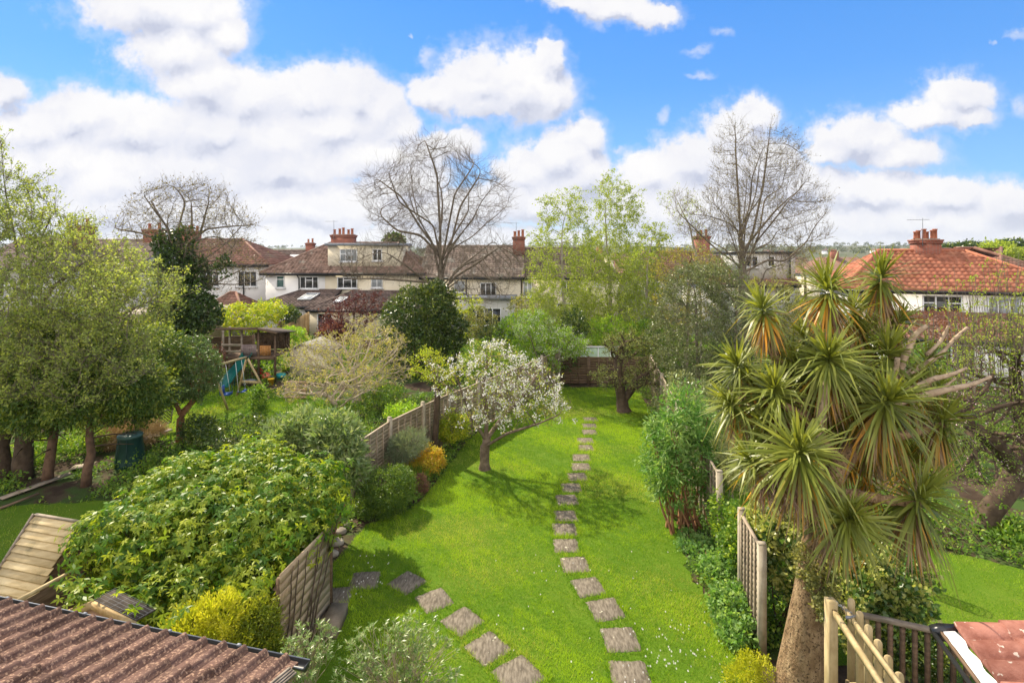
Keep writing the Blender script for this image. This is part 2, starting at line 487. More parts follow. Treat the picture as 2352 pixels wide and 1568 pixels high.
def grow_tree(seed, base, path, E, nattr, step, rtrunk, rtip=0.006, infl=None, kill=None, wob=0.15, grav=0.0, shell=0.35, e=0.5, extra=None, rtop=None):
    """path: trunk polyline above the base (list of points). returns N, par, r, cnt, kids-count"""
    rng = np.random.default_rng(seed)
    pts = [np.array(base, float)] + [np.array(p, float) for p in path]
    seeds = [pts[0]]; par = [-1]
    for a, b in zip(pts[:-1], pts[1:]):
        m = max(1, int(np.linalg.norm(b-a)/step))
        for q in range(1, m+1):
            seeds.append(a + (b-a)*q/m + rng.normal(size=3)*step*0.06*(q < m)); par.append(len(seeds)-2)
    if extra:
        for br in extra:                      # extra limbs: (index fraction on trunk, points)
            i0 = int(br[0]*(len(pts)-1)); cur = None
            d = [np.linalg.norm(s_ - np.array(br[1][0])) for s_ in seeds]; cur = int(np.argmin(d))
            a = seeds[cur]
            for b in br[1][1:]:
                b = np.array(b, float); m = max(1, int(np.linalg.norm(b-a)/step))
                for q in range(1, m+1):
                    seeds.append(a + (b-a)*q/m); par.append(cur if q == 1 else len(seeds)-2)
                cur = len(seeds)-1; a = b
    A, _ = in_ell(rng, E, nattr, shell)
    N, PAR = colonize(rng, seeds, par, A, step, infl or step*9, kill or step*1.7, wob=wob, grav=grav)
    r, cnt, ch = radii(PAR, rtrunk, rtip, e)
    r[0] *= 1.35
    return rng, N, PAR, r, cnt, ch

def twigs_of(rng, N, par, cnt, thr, per, L, rad, droop=0.0, up=0.3, spread=0.9):
    """extra side twigs on thin nodes -> starts, ends (two segments)"""
    q = np.where((cnt <= thr) & (np.arange(len(N)) > 0))[0]
    q = np.repeat(q, per)
    q = q[rng.random(len(q)) < 0.85]
    d0 = unit(N[q] - N[par[q]])
    d = unit(d0 + rdir(rng, len(q))*spread + np.array([0, 0, up]))
    l = L*(0.4 + 0.9*rng.random(len(q)))[:, None]
    A = N[q]; M = A + d*l*0.5
    d2 = unit(d + rdir(rng, len(q))*0.35 + np.array([0, 0, up*0.5 - droop]))
    B = M + d2*l*0.5
    return A, M, B

def leaf_cloud(rng, P0, n_per, spread, L, W, up=0.3, out=None, tipf=0.2, vary=0.35, droop=0.0, fold=0.15, noise=1.0):
    """n_per leaves about each point"""
    n = len(P0); q = np.repeat(np.arange(n), n_per)
    p = P0[q] + rng.normal(size=(len(q), 3))*spread
    d = rdir(rng, len(q))*noise + np.array([0, 0, -droop])
    if out is not None: d = d + out[q]*0.8
    N = unit(rdir(rng, len(q))*0.9 + np.array([0, 0, up]) + (out[q]*0.5 if out is not None else 0))
    l = L*(1 + vary*(rng.random(len(q))*2-1)); w = W*(l/L)
    cl = rng.random(n)[q]*0.5 + rng.random(len(q))*0.5
    tip = (rng.random(n)[q] < tipf)*rng.random(len(q))
    return rhombs(p, d, N, l, w, fold, cl, tip)

def sample_twig(rng, A, M, B, k):
    t = rng.random((len(A), k)); t3 = t[..., None]
    p = np.where(t3 < 0.5, A[:, None]*(1-2*t3) + M[:, None]*2*t3, M[:, None]*(2-2*t3) + B[:, None]*(2*t3-1))
    return p.reshape(-1, 3)

def tree(name, label, cat, base, path, E, bark, leaf=None, seed=1, nattr=900, step=0.3, rtrunk=0.15, rtip=0.006, thr=0.03,
         tw=(2, 0.5, 0.004), lv=None, group=None, extra=None, grav=0.0, wob=0.15, shell=0.35, infl=None, kill=None, e=0.68, droop=0.0, up=0.3,
         crown='crown', blossom=None, floor=0.0, tw2=1.0, lvk=1.0):
    """lv = (leaf points per twig, leaves per point, spread, L, W, tipf)"""
    t = thing(name, base, label, cat, group)
    rng, N, par, r, cnt, ch = grow_tree(seed, base, path, E, nattr, step, rtrunk, rtip, wob=wob, grav=grav, shell=shell, extra=extra, infl=infl, kill=kill, e=e)
    bg_ = Bag(); limbs(bg_, N, par, r, cnt)
    bg_.build('trunk', bark, t, smooth=True)
    A = M = B = None
    if tw:
        A, M, B = twigs_of(rng, N, par, cnt, 4, tw[0], tw[1], tw[2], droop=droop, up=up)
        b2 = Bag(); V, F = prisms(A, M, tw[2]*1.3, tw[2]); b2.add(V, F); V, F = prisms(M, B, tw[2], tw[2]*0.6); b2.add(V, F)
        if tw2:
            n_ = len(A); q = rng.integers(0, n_, int(n_*tw2)); f = rng.random((len(q), 1)); s0 = np.where(f < .4, A[q]*(1-f*2.5)+M[q]*f*2.5, M[q]*(1-(f-.4)/.6)+B[q]*(f-.4)/.6)
            d = unit(unit(B[q]-A[q]) + rdir(rng, len(q))*.7 + np.array([0,0,up*.5])); l = tw[1]*.55*(.4+.8*rng.random(len(q)))[:,None]
            m2 = s0 + d*l*.5; e2 = m2 + unit(d+rdir(rng, len(q))*.3 - np.array([0,0,droop*.5]))*l*.5
            V, F = prisms(s0, m2, tw[2]*.8, tw[2]*.6); b2.add(V, F); V, F = prisms(m2, e2, tw[2]*.6, tw[2]*.4); b2.add(V, F)
            A = np.vstack([A, s0]); M = np.vstack([M, m2]); B = np.vstack([B, e2])
        b2.build('twigs', bark, t)
    if lv and leaf is not None:
        p = sample_twig(rng, A, M, B, lv[0]); p = p[rng.random(len(p)) < lvk]
        if floor: p = p[p[:, 2] > floor]
        V, F, c = leaf_cloud(rng, p, lv[1], lv[2], lv[3], lv[4], up=0.35, tipf=lv[5], droop=droop)
        mesh_obj(crown, V, F, leaf, t, col=c)
    if blossom:
        bm_, npt, per, spr, L, keep = blossom
        q = rng.random(len(B)) < keep
        p = sample_twig(rng, A[q], M[q], B[q], npt)
        V, F, c = leaf_cloud(rng, p, per, spr, L, L*0.8, up=0.2, tipf=0.3)
        mesh_obj('blossom', V, F, bm_, t, col=c)
    return t, (rng, N, par, r, A, M, B)

def lump(p, sc, seed):
    """cheap smooth 3D noise in -1..1"""
    rg = np.random.default_rng(seed); o = np.zeros(len(p))
    for a in (1.0, 2.1, 4.3):
        for _ in range(3):
            d = rg.normal(size=3); d /= np.linalg.norm(d); o += np.sin(p @ d * a / sc * 3.0 + rg.random()*6.28) / a
    return o / 3.2

def bush(name, label, cat, base, E, leaf, n=6000, L=0.08, W=0.04, seed=1, group=None, bark=None, stems=6, clump=0.25, per=16, shell=0.75,
         tipf=0.3, spread=None, droop=0.1, fold=0.15, lumpy=0.34, palm=0, floor=0.02, stem_r=0.012, inner=0.35, up=0.35, crown='foliage', noise=1.0, tips_top=False, sspread=0.12):
    t = thing(name, base, label, cat, group)
    rng = np.random.default_rng(seed)
    nc = max(8, n // per)
    ni = int(nc*inner)
    p, o = in_ell(rng, E, nc - ni, shell); pi, oi = in_ell(rng, E, ni, 0.2)
    # keep the surface points that are not buried in another ellipsoid
    Ea = np.array([e[:6] for e in E], float)
    dep = np.min([np.linalg.norm((p - e[:3])/e[3:6], axis=1) for e in Ea], axis=0)
    p = p[dep > 0.62]; o = o[dep > 0.62]
    sz = np.mean(Ea[:, 3:6])
    p = p + o*(lump(p, sz*0.9, seed)*lumpy*sz)[:, None]
    p = np.vstack([p, pi]); o = np.vstack([o, oi])
    q = p[:, 2] > floor; p = p[q]; o = o[q]
    spread = clump if spread is None else spread
    if palm:
        # compound leaves: 'palm' leaflets fanned from a drooping stalk
        m = len(p); nl = max(1, per // palm)
        P0 = np.repeat(p, nl, 0) + rng.normal(size=(m*nl, 3))*spread*0.6; O = np.repeat(o, nl, 0)
        ax = unit(O*0.9 + rdir(rng, len(P0))*0.7 + np.array([0, 0, 0.35]))
        s1 = unit(np.cross(ax, rdir(rng, len(P0)))); s2 = np.cross(ax, s1)
        cl = rng.random(m).repeat(nl); tp = (rng.random(m).repeat(nl) < tipf*1.25) * rng.random(len(P0))
        bagl = Bag(); st_l = L*0.4
        for j in range(palm):
            th = 2*math.pi*j/palm + rng.random(len(P0))*0.5
            d = s1*np.cos(th)[:, None] + s2*np.sin(th)[:, None] + ax*0.15 + np.array([0, 0, -droop])
            l = L*(0.7 + 0.5*rng.random(len(P0)))*(1 - 0.35*tp)
            V, F, c = rhombs(P0 + ax*st_l, d, ax + rdir(rng, len(P0))*0.2, l, l*W/L, fold, cl*0.6 + rng.random(len(P0))*0.4, tp)
            bagl.add(V, F, c)
        bagl.build(crown, leaf, t)
    else:
        q = np.repeat(np.arange(len(p)), per)
        P0 = p[q] + rng.normal(size=(len(q), 3))*spread*0.5
        d = rdir(rng, len(q))*noise + o[q]*0.8 + np.array([0, 0, 0.25 - droop])
        Nn = unit(rdir(rng, len(q))*0.9 + o[q]*0.7 + np.array([0, 0, up]))
        l = L*(0.6 + 0.8*rng.random(len(q)))
        tp = (rng.random(len(p))[q] < tipf)*(0.4 + 0.6*rng.random(len(q)))
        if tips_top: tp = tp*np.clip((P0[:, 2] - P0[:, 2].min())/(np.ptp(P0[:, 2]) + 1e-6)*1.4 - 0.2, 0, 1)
        V, F, c = rhombs(P0, d, Nn, l, l*W/L, fold, rng.random(len(p))[q]*0.6 + rng.random(len(q))*0.4, tp)
        V[:, 2] = np.maximum(V[:, 2], 0.01)
        mesh_obj(crown, V, F, leaf, t, col=c)
    if bark is not None and stems:
        b2 = Bag(); b = np.array(base, float)
        for j in range(stems):
            e = E[j % len(E)]
            tgt = np.array(e[:3]) + rdir(rng, 1)[0]*np.array(e[3:6])*0.75; tgt[2] = max(tgt[2], b[2] + 0.2)
            s0 = b + np.array([rng.normal()*sspread, rng.normal()*sspread, -0.03]); mid = (s0+tgt)/2 + rng.normal(size=3)*0.1*np.linalg.norm(tgt-s0)
            tt = np.linspace(0, 1, 7)[:, None]; pts = (1-tt)**2*s0 + 2*tt*(1-tt)*mid + tt**2*tgt
            m = MB(); m.tube(pts, np.linspace(stem_r*1.6, stem_r*0.4, 7), 5, cap=False); b2.add(m.v[0], m.f4[0])
        b2.build('stems', bark, t, smooth=True)
    return t
# ---------------------------------------------------------------- materials used by the setting
soil = surf('soil', (0.045,0.030,0.02), (0.11,0.078,0.052), 1.6, 6, 0.95, 0.8, 9, third=((0.05,0.085,0.02), 0.8, 0.46, 0.56), spec=0.1, bdist=0.04)
m_, k, out_ = mat_new('grass_ground')
t_ = k.n('ShaderNodeTexCoord')
na = k.noise(t_.outputs['Object'], 0.55, 4, 0.6); nb = k.noise(t_.outputs['Object'], 2.4, 5, 0.65); nc_ = k.noise(t_.outputs['Object'], 38, 3, 0.7)
c_ = k.ramp(na.outputs['Fac'], [(0.30, (0.05,0.12,0.006)), (0.47, (0.09,0.17,0.008)), (0.60, (0.17,0.22,0.015)), (0.72, (0.30,0.27,0.06))])
nd_ = k.noise(t_.outputs['Object'], 7.0, 5, 0.7)
c_ = k.mix(k.m('MULTIPLY', k.ss(nd_.outputs['Fac'], 0.42, 0.70), 0.5), c_, (0.15,0.25,0.012,1))
c_ = k.mix(k.m('MULTIPLY', k.ss(nb.outputs['Fac'], 0.50, 0.68), 0.6), c_, (0.32,0.33,0.06,1))
c_ = k.mix(k.m('MULTIPLY', k.ss(nc_.outputs['Fac'], 0.35, 0.7), 0.5), (0.09,0.17,0.008,1), c_)
p_ = k.n('ShaderNodeBsdfPrincipled'); k.link(c_, p_.inputs['Base Color']); p_.inputs['Roughness'].default_value = 0.9; p_.inputs['Specular IOR Level'].default_value = 0.15
b_ = k.n('ShaderNodeBump'); b_.inputs['Strength'].default_value = 0.9; b_.inputs['Distance'].default_value = 0.03
k.link(nc_.outputs['Fac'], b_.inputs['Height']); k.link(b_.outputs[0], p_.inputs['Normal']); k.link(p_.outputs[0], out_.inputs[0])
grass_ground = m_
far_ground = surf('far_ground', (0.05,0.075,0.025), (0.11,0.12,0.055), 0.02, 5, 0.95, third=((0.13,0.10,0.075), 0.05, 0.5, 0.6), spec=0.1)

def tile_mat(name, a, b, third=None, vcol=0.3, bump=0.3, sc=2.0): return surf(name, a, b, sc, 5, 0.85, bump, 30, third=third, vcol=vcol, spec=0.2, bdist=0.01)
t_brown = tile_mat('brown_tiles', (0.15,0.092,0.07), (0.28,0.185,0.145), third=((0.30,0.27,0.22), 1.1, 0.58, 0.75))
t_dark = tile_mat('dark_brown_tiles', (0.098,0.070,0.059), (0.165,0.120,0.102), third=((0.2,0.14,0.11), 1.3, 0.62, 0.8))
t_grey = tile_mat('grey_brown_tiles', (0.19,0.14,0.11), (0.31,0.24,0.19), third=((0.33,0.31,0.26), 1.1, 0.5, 0.75))
t_red = tile_mat('red_tiles', (0.29,0.10,0.058), (0.40,0.165,0.10), third=((0.30,0.17,0.11), 0.35, 0.52, 0.8), vcol=0.22)
t_redold = tile_mat('old_red_tiles', (0.16,0.078,0.056), (0.26,0.135,0.10), third=((0.19,0.14,0.10), 0.6, 0.45, 0.7), vcol=0.25)
render_white = surf('white_render', (0.76,0.75,0.73), (0.82,0.81,0.79), 0.8, 4, 0.9, 0.25, 25, third=((0.55,0.54,0.50), 0.5, 0.62, 0.85), spec=0.15)
render_cream = surf('cream_render', (0.70,0.62,0.46), (0.78,0.70,0.55), 0.8, 4, 0.9, 0.25, 25, third=((0.52,0.47,0.36), 0.5, 0.62, 0.85), spec=0.15)
render_grey = surf('grey_render', (0.50,0.49,0.46), (0.60,0.59,0.56), 0.8, 4, 0.9, 0.25, 25, spec=0.15)
upvc = surf('white_frames', (0.76,0.77,0.78), (0.82,0.82,0.82), 2, 2, 0.4)
black_pl = surf('black_plastic', (0.012,0.013,0.015), (0.022,0.023,0.026), 4, 3, 0.35, spec=0.5)
glass_dk = glassy('window_glass', (0.015,0.018,0.02), (0.06,0.06,0.055))
glass_lt = glassy('pale_window_glass', (0.25,0.28,0.30), (0.45,0.47,0.48), 0.2)
glass_gn = glassy('green_blind', (0.06,0.13,0.12), (0.08,0.16,0.15), 0.25)
lead = surf('lead', (0.18,0.2,0.23), (0.26,0.28,0.31), 3, 4, 0.6)
stone_cap = surf('mortar', (0.22,0.19,0.15), (0.34,0.30,0.24), 4, 5, 0.9, 0.3)
pot_clay = surf('clay_pot', (0.33,0.11,0.06), (0.42,0.16,0.09), 5, 4, 0.8)
m_, k, out_ = mat_new('red_brick')
t_ = k.n('ShaderNodeTexCoord'); s_ = k.n('ShaderNodeSeparateXYZ'); k.link(t_.outputs['Object'], s_.inputs[0])
cb = k.n('ShaderNodeCombineXYZ'); k.link(k.m('ADD', s_.outputs[0], s_.outputs[1]), cb.inputs[0]); k.link(s_.outputs[2], cb.inputs[1])
br = k.n('ShaderNodeTexBrick'); k.link(cb.outputs[0], br.inputs[0]); br.inputs['Scale'].default_value = 1.0
br.inputs['Brick Width'].default_value = 0.225; br.inputs['Row Height'].default_value = 0.075; br.inputs['Mortar Size'].default_value = 0.010
br.inputs['Color1'].default_value = (0.34,0.085,0.045,1); br.inputs['Color2'].default_value = (0.24,0.06,0.035,1); br.inputs['Mortar'].default_value = (0.2,0.15,0.12,1)
p_ = k.n('ShaderNodeBsdfPrincipled'); k.link(br.outputs[0], p_.inputs['Base Color']); p_.inputs['Roughness'].default_value = 0.9; k.link(p_.outputs[0], out_.inputs[0])
brick = m_
def wood(name, a, b, third=None, st=(3, 3, 26)): return surf(name, a, b, 1.0, 6, 0.85, 0.5, 3, third=third, vcol=0.22, spec=0.2, stretch=st, bdist=0.006)
w_grey = wood('weathered_wood', (0.20,0.16,0.12), (0.36,0.30,0.235), third=((0.14,0.15,0.09), 2.0, 0.55, 0.8))
w_fence = wood('fence_panel_wood', (0.26,0.20,0.14), (0.40,0.325,0.24), third=((0.13,0.11,0.085), 2.2, 0.55, 0.75), st=(2, 2, 22))
w_brown = wood('brown_wood', (0.10,0.065,0.042), (0.19,0.125,0.08))
w_new = wood('new_wood', (0.36,0.24,0.11), (0.50,0.37,0.20), st=(12, 12, 2))
w_pale = wood('pale_timber', (0.33,0.25,0.125), (0.48,0.38,0.21), third=((0.28,0.26,0.14), 1.7, 0.6, 0.8), st=(8, 8, 3))
w_board = wood('bleached_boards', (0.50,0.38,0.20), (0.66,0.53,0.31), third=((0.27,0.22,0.12), 2.5, 0.58, 0.75), st=(3, 14, 14))
w_orange = wood('orange_wood', (0.32,0.14,0.045), (0.42,0.2,0.07))
concrete = surf('concrete', (0.32,0.27,0.20), (0.44,0.38,0.29), 5, 6, 0.9, 0.35, 60, third=((0.25,0.25,0.17), 3, 0.6, 0.75), spec=0.2)

# ---------------------------------------------------------------- ground and hills
def hgt(x, y):
    d = np.sqrt(x*x + y*y)
    s = lambda a, b: np.clip((d-a)/(b-a), 0, 1)**2*(3-2*np.clip((d-a)/(b-a), 0, 1))
    h = -9.0*s(75, 240) + 9.0*s(420, 900) + 17*s(700, 1900)
    h += s(500, 1500)*(4*np.sin(x/310.0+1) + 4*np.sin(x/130.0) + 5*np.clip(x/1500.0, -1, 2))
    return h
th = np.linspace(R(-180), R(180), 241); rr = np.concatenate([[0.0], np.linspace(4, 60, 12), np.geomspace(70, 6000, 50)])
TH, RR = np.meshgrid(th, rr); X = RR*np.sin(TH); Y = RR*np.cos(TH); Z = hgt(X, Y)
V = np.stack([X, Y, Z], -1).reshape(-1, 3); nT = len(th)
i = np.arange(len(rr)-1)[:, None]*nT; j = np.arange(nT-1)[None]
F = np.stack([i+j, i+j+1, i+nT+j+1, i+nT+j], -1).reshape(-1, 4)
near = (np.abs(V[F].mean(1)[:, :2]).max(1) < 62)
Fn, Ff = F[near], F[~near]
me_o = mesh_obj('ground', V, [Fn, Ff][::1], soil, smooth=True); tag(me_o, kind='structure')
me_o.data.materials.append(far_ground)
me_o.data.polygons.foreach_set('material_index', np.concatenate([np.zeros(len(Fn), int), np.ones(len(Ff), int)]).astype(np.int32))

def sheet(name, poly, z, mat, n=60, wob=0.12, seed=3):
    """flat polygon with a slightly ragged edge"""
    rg = np.random.default_rng(seed); poly = np.array(poly, float); out = []
    for a, b in zip(poly, np.roll(poly, -1, 0)):
        m = max(2, int(np.linalg.norm(b-a)/0.25))
        for q in range(m): out.append(a + (b-a)*q/m + rg.normal(size=2)*wob*0.4)
    out = np.array(out); N = len(out)
    V = np.c_[out, np.full(N, z)]; F = [tuple(range(N))]
    if sum(out[q-1][0]*out[q][1]-out[q][0]*out[q-1][1] for q in range(N)) < 0: F = [F[0][::-1]]
    o = mesh_obj(name, V, np.array(F), mat); tag(o, kind='structure'); return o
RB = lambda y: 4.2 + 0.145*(y-9)            # right-hand boundary line
LAWN = [(-3.75,4.5),(4.0,4.5),(4.0,8.2),(3.75,9.5),(3.8,11.5),(4.0,13.2),(4.5,16),(5.0,19),(5.8,22.5),(6.2,26.4),(2.3,26.6),(0.6,23.5),(-0.9,21),(-1.6,19),(-2.0,16.8),(-2.5,14.3),(-3.6,13.2),(-3.9,11.6),(-3.55,10),(-3.6,8.6)]
sheet('lawn', LAWN, 0.016, grass_ground)
LAWN_L = [(-30,9.5),(-9,8),(-5.2,9.5),(-5.6,13),(-7.5,13.6),(-10.5,14.6),(-13.5,14.2),(-20,12.5),(-30,13)]
sheet('lawn_beside', LAWN_L, 0.016, grass_ground, seed=4)
LAWN_B = [(-15.5,18.8),(-8.5,19.6),(-7.0,21),(-8.6,24.4),(-11,26),(-14,27),(-17,26.5),(-19,23)]
sheet('lawn_behind', LAWN_B, 0.016, grass_ground, seed=5)
LAWN_R = [(5.2,8.8),(9.5,8.2),(13,9.6),(10.6,11.6),(8.9,12.6),(9.0,15),(9.5,19),(6.6,21),(5.6,15),(5.3,12)]
sheet('lawn_right', LAWN_R, 0.016, grass_ground, seed=6)

# ---------------------------------------------------------------- roofs, walls, windows
def tiled(p0, p1, p2, p3, w=0.3, course=0.34, amp=0.045, lift=0.035, sub=4, prof='pan', seed=1, mb=None):
    """slope covered in rows of rolled tiles; p0,p1 the eave, p2,p3 the top"""
    p0, p1, p2, p3 = [np.array(p, float) for p in (p0, p1, p2, p3)]
    u = p1 - p0; L = np.linalg.norm(u); u /= L
    vv_ = (p3 - p0) - u*np.dot(p3-p0, u)
    if np.linalg.norm(vv_) < 1e-6: vv_ = (p2-p0) - u*np.dot(p2-p0, u)
    H = np.linalg.norm(vv_); v = vv_/H; nrm = np.cross(u, v)
    if nrm[2] < 0: nrm = -nrm
    a3 = np.dot(p3-p0, u); b3 = np.dot(p2-p0, u); rg = np.random.default_rng(seed)
    mb = mb or MB(); nC = int(math.ceil(H/course))
    tint = rg.random((nC, int((L+8)/w)+40))
    for c in range(nC):
        v0 = c*course; v1 = min(H, v0 + course*1.06)
        a0, a1 = a3*v0/H, a3*v1/H; b0, b1 = L + (b3-L)*v0/H, L + (b3-L)*v1/H
        lo, hi = min(a0, a1), max(b0, b1)
        ks = np.arange(math.floor(lo/w*sub), math.ceil(hi/w*sub)+1)
        if len(ks) < 2: continue
        us = ks*w/sub; fr = (ks % sub)/sub
        if prof == 'barrel': h = amp*np.abs(np.sin(math.pi*fr))**0.7
        elif prof == 'pan': h = amp*(0.5+0.5*np.cos(2*math.pi*fr))
        else: h = np.where(fr < 0.42, amp*np.sin(math.pi*np.clip(fr/0.42, 0, 1))**0.7, 0.0)
        ub = np.clip(us, a0, b0); ut = np.clip(us, a1, b1)
        n = len(ks)
        B = p0 + u*ub[:, None] + v*v0 + nrm*(h+lift)[:, None]
        T_ = p0 + u*ut[:, None] + v*v1 + nrm*h[:, None]
        Lw = p0 + u*ub[:, None] + v*v0 + nrm*(h*0.2 - 0.01)[:, None]
        q = np.arange(n-1)
        F = np.vstack([np.stack([q, q+1, q+1+n, q+n], 1), np.stack([q+2*n, q+1+2*n, q+1, q], 1)])
        ti = tint[c, np.clip((ks//sub + 20), 0, tint.shape[1]-1)]
        mb.add(np.vstack([B, T_, Lw]), F, c=np.concatenate([ti]*3))
    return mb

class Frame:
    """local frame of a building: x along its front, y away from us"""
    def __init__(s, o, ang=0.0):
        s.o = np.array(o, float); s.a = ang; c, n = math.cos(ang), math.sin(ang)
        s.M = np.array([[c, -n, 0], [n, c, 0], [0, 0, 1.0]])
    def __call__(s, V): return np.asarray(V, float) @ s.M.T + s.o
def window(par, T, x0, x1, z0, z1, yf, cols=(0.5,), glass=None, transom=None, sill=True, name='window', frame=None, fw=0.07):
    glass = glass or glass_dk; frame = frame or upvc
    g = MB(T); g.box(x0, x1, yf-0.03, yf+0.01, z0, z1); w = g.build(name, glass, par)
    f = MB(T)
    for a, b in ((x0-fw/2, x0+fw/2), (x1-fw/2, x1+fw/2)): f.box(a, b, yf-0.075, yf+0.012, z0-fw/2, z1+fw/2)
    for a, b in ((z0-fw/2, z0+fw/2), (z1-fw/2, z1+fw/2)): f.box(x0+fw/2, x1-fw/2, yf-0.072, yf+0.012, a, b)
    for c in cols:
        x = x0 + (x1-x0)*c; f.box(x-fw/2, x+fw/2, yf-0.068, yf-0.02, z0+fw/2, z1-fw/2)
    if transom:
        for c0, c1, zf in transom:
            z = z0 + (z1-z0)*zf; f.box(x0+(x1-x0)*c0+fw/2, x0+(x1-x0)*c1-fw/2, yf-0.064, yf-0.02, z-fw/2, z+fw/2)
    f.build('frame', frame, w)
    if sill:
        s_ = MB(T); s_.box(x0-0.12, x1+0.12, yf-0.16, yf+0.01, z0-fw/2-0.09, z0-fw/2-0.004); s_.build('sill', frame, w)
    return w
def chimney(par, T, x0, x1, y0, y1, z0, z1, pots=3, mat=None, aerial=False, cap=True):
    b = MB(T); b.box(x0, x1, y0, y1, z0, z1-0.25); b.box(x0-0.06, x1+0.06, y0-0.06, y1+0.06, z1-0.25, z1-0.10); b.box(x0-0.1, x1+0.1, y0-0.1, y1+0.1, z1-0.1, z1)
    c = b.build('chimney', mat or brick, par)
    fl = MB(T); fl.prism([(x0+0.05, y0+0.05, z1), (x1-0.05, y0+0.05, z1), (x1-0.05, y1-0.05, z1), (x0+0.05, y1-0.05, z1)], (0, 0, 0.06)); fl.build('mortar_top', stone_cap, c)
    for i in range(pots):
        px = x0 + (x1-x0)*(i+0.5)/pots; py = (y0+y1)/2 + (0.12 if i % 2 else -0.1); h = 0.45 + 0.08*((i*7) % 3)
        m = MB(T); m.lathe((px, py, z1+0.05), [(0.14, 0), (0.12, 0.06), (0.11, h-0.08), (0.14, h-0.06), (0.14, h), (0.10, h), (0.09, h-0.1)], 10); m.build('pot', pot_clay, c, smooth=True)
    if aerial:
        m = MB(T); x = x0 + 0.3; m.tube([(x, y0-0.1, z1-0.4), (x, y0-0.1, z1+1.3)], 0.02, 5); m.tube([(x-0.8, y0-0.1, z1+1.2), (x+0.35, y0-0.1, z1+1.2)], 0.012, 4)
        for q in range(6): m.tube([(x-0.7+q*0.16, y0-0.35, z1+1.2), (x-0.7+q*0.16, y0+0.15, z1+1.2)], 0.008, 3)
        m.build('aerial', lead, c)
    return c
def hip_roof(par, T, x0, x1, y0, y1, ze, zr, hl, hr, mat, ov=0.35, w=0.3, course=0.36, amp=0.075, ridge=None, seed=1, sub=4, gutter=True, name='roof', yr=None, prof='pan', parts=('f','l','r')):
    """ridge along x at y=yr; hl/hr = hip run at each end (0: gable)"""
    xa, xb, ya, yb = x0-ov, x1+ov, y0-ov, y1+ov; yr = (ya+yb)/2 if yr is None else yr
    rl = (xa+hl, yr, zr); rr_ = (xb-hr, yr, zr)
    m = MB()
    q = lambda p: T(np.array([p]))[0]
    tiled(q((xa,ya,ze)), q((xb,ya,ze)), q(rr_), q(rl), w, course, amp, sub=sub, mb=m, seed=seed, prof=prof)
    if hl > 0 and 'l' in parts: tiled(q((xa,yb,ze)), q((xa,ya,ze)), q(rl), q(rl), w, course, amp, sub=sub, mb=m, seed=seed+1, prof=prof)
    if hr > 0 and 'r' in parts: tiled(q((xb,ya,ze)), q((xb,yb,ze)), q(rr_), q(rr_), w, course, amp, sub=sub, mb=m, seed=seed+2, prof=prof)
    m.add(T(np.array([(xb,yb,ze),(xa,yb,ze),rl,rr_])), [(0,1,2,3)])
    m.add(T(np.array([(xa,ya,ze-0.015),(xb,ya,ze-0.015),(xb,yb,ze-0.015),(xa,yb,ze-0.015)])), [(3,2,1,0)])
    r_ = m.build(name, mat, par)
    rm = MB(T)
    if rl[0] < rr_[0]-0.1: rm.tube([(rl[0],yr,zr+0.03),(rr_[0],yr,zr+0.03)], 0.12, 8)
    if hl > 0: rm.tube([(xa,ya,ze+0.04),(rl[0],yr,zr+0.03)], 0.11, 8); 
    if hr > 0: rm.tube([(xb,ya,ze+0.04),(rr_[0],yr,zr+0.03)], 0.11, 8)
    if hl == 0: rm.beam((xa,ya,ze), (xa,yr,zr), 0.06, 0.16)
    if hr == 0: rm.beam((xb,ya,ze), (xb,yr,zr), 0.06, 0.16)
    rm.build('ridge_tiles', ridge or mat, r_, smooth=False)
    if gutter:
        g = MB(T); g.tube([(xa,ya-0.05,ze-0.05),(xb,ya-0.05,ze-0.05)], 0.06, 8); g.box(xa, xb, ya+0.01, ya+0.04, ze-0.2, ze-0.02); g.build('gutter', black_pl, par)
    return r_
def walls(par, T, x0, x1, y0, y1, z1, mat, gables=None, z0=-0.1, name='wall'):
    m = MB(T); m.box(x0, x1, y0, y1, z0, z1)
    if gables:
        zr, gl, gr = gables; ym = (y0+y1)/2
        if gl: m.prism([(x0,y0,z1),(x0,y1,z1),(x0,ym,zr)], (0.2,0,0))
        if gr: m.prism([(x1-0.2,y0,z1),(x1-0.2,y1,z1),(x1-0.2,ym,zr)], (0.2,0,0))
    return m.build(name, mat, par)
def px2x(px, Y): return (px-CX)/FX*Y
def py2z(py, Y): return EYE-(py-HY)/FX*Y
def rooflight(par, T, x0, x1, ya, za, yb, zb, glass, sk=0.0):
    g = MB(T); g.prism([(x0,ya,za),(x1,ya,za),(x1+sk,yb,zb),(x0+sk,yb,zb)], (0,-0.03,0.09)); w = g.build('roof_window', glass, par)
    f = MB(T)
    for a, b in (((x0,ya,za),(x1,ya,za)), ((x1,ya,za),(x1+sk,yb,zb)), ((x1+sk,yb,zb),(x0+sk,yb,zb)), ((x0+sk,yb,zb),(x0,ya,za))): f.beam(np.array(a)+[0,-0.03,0.1], np.array(b)+[0,-0.03,0.1], 0.06, 0.05)
    f.build('frame', upvc, w)

W0 = Frame((0,0,0))
def house_at(name, x, y, label, cat='house', group=None): return thing(name, (x, y, 0), label, cat, group)

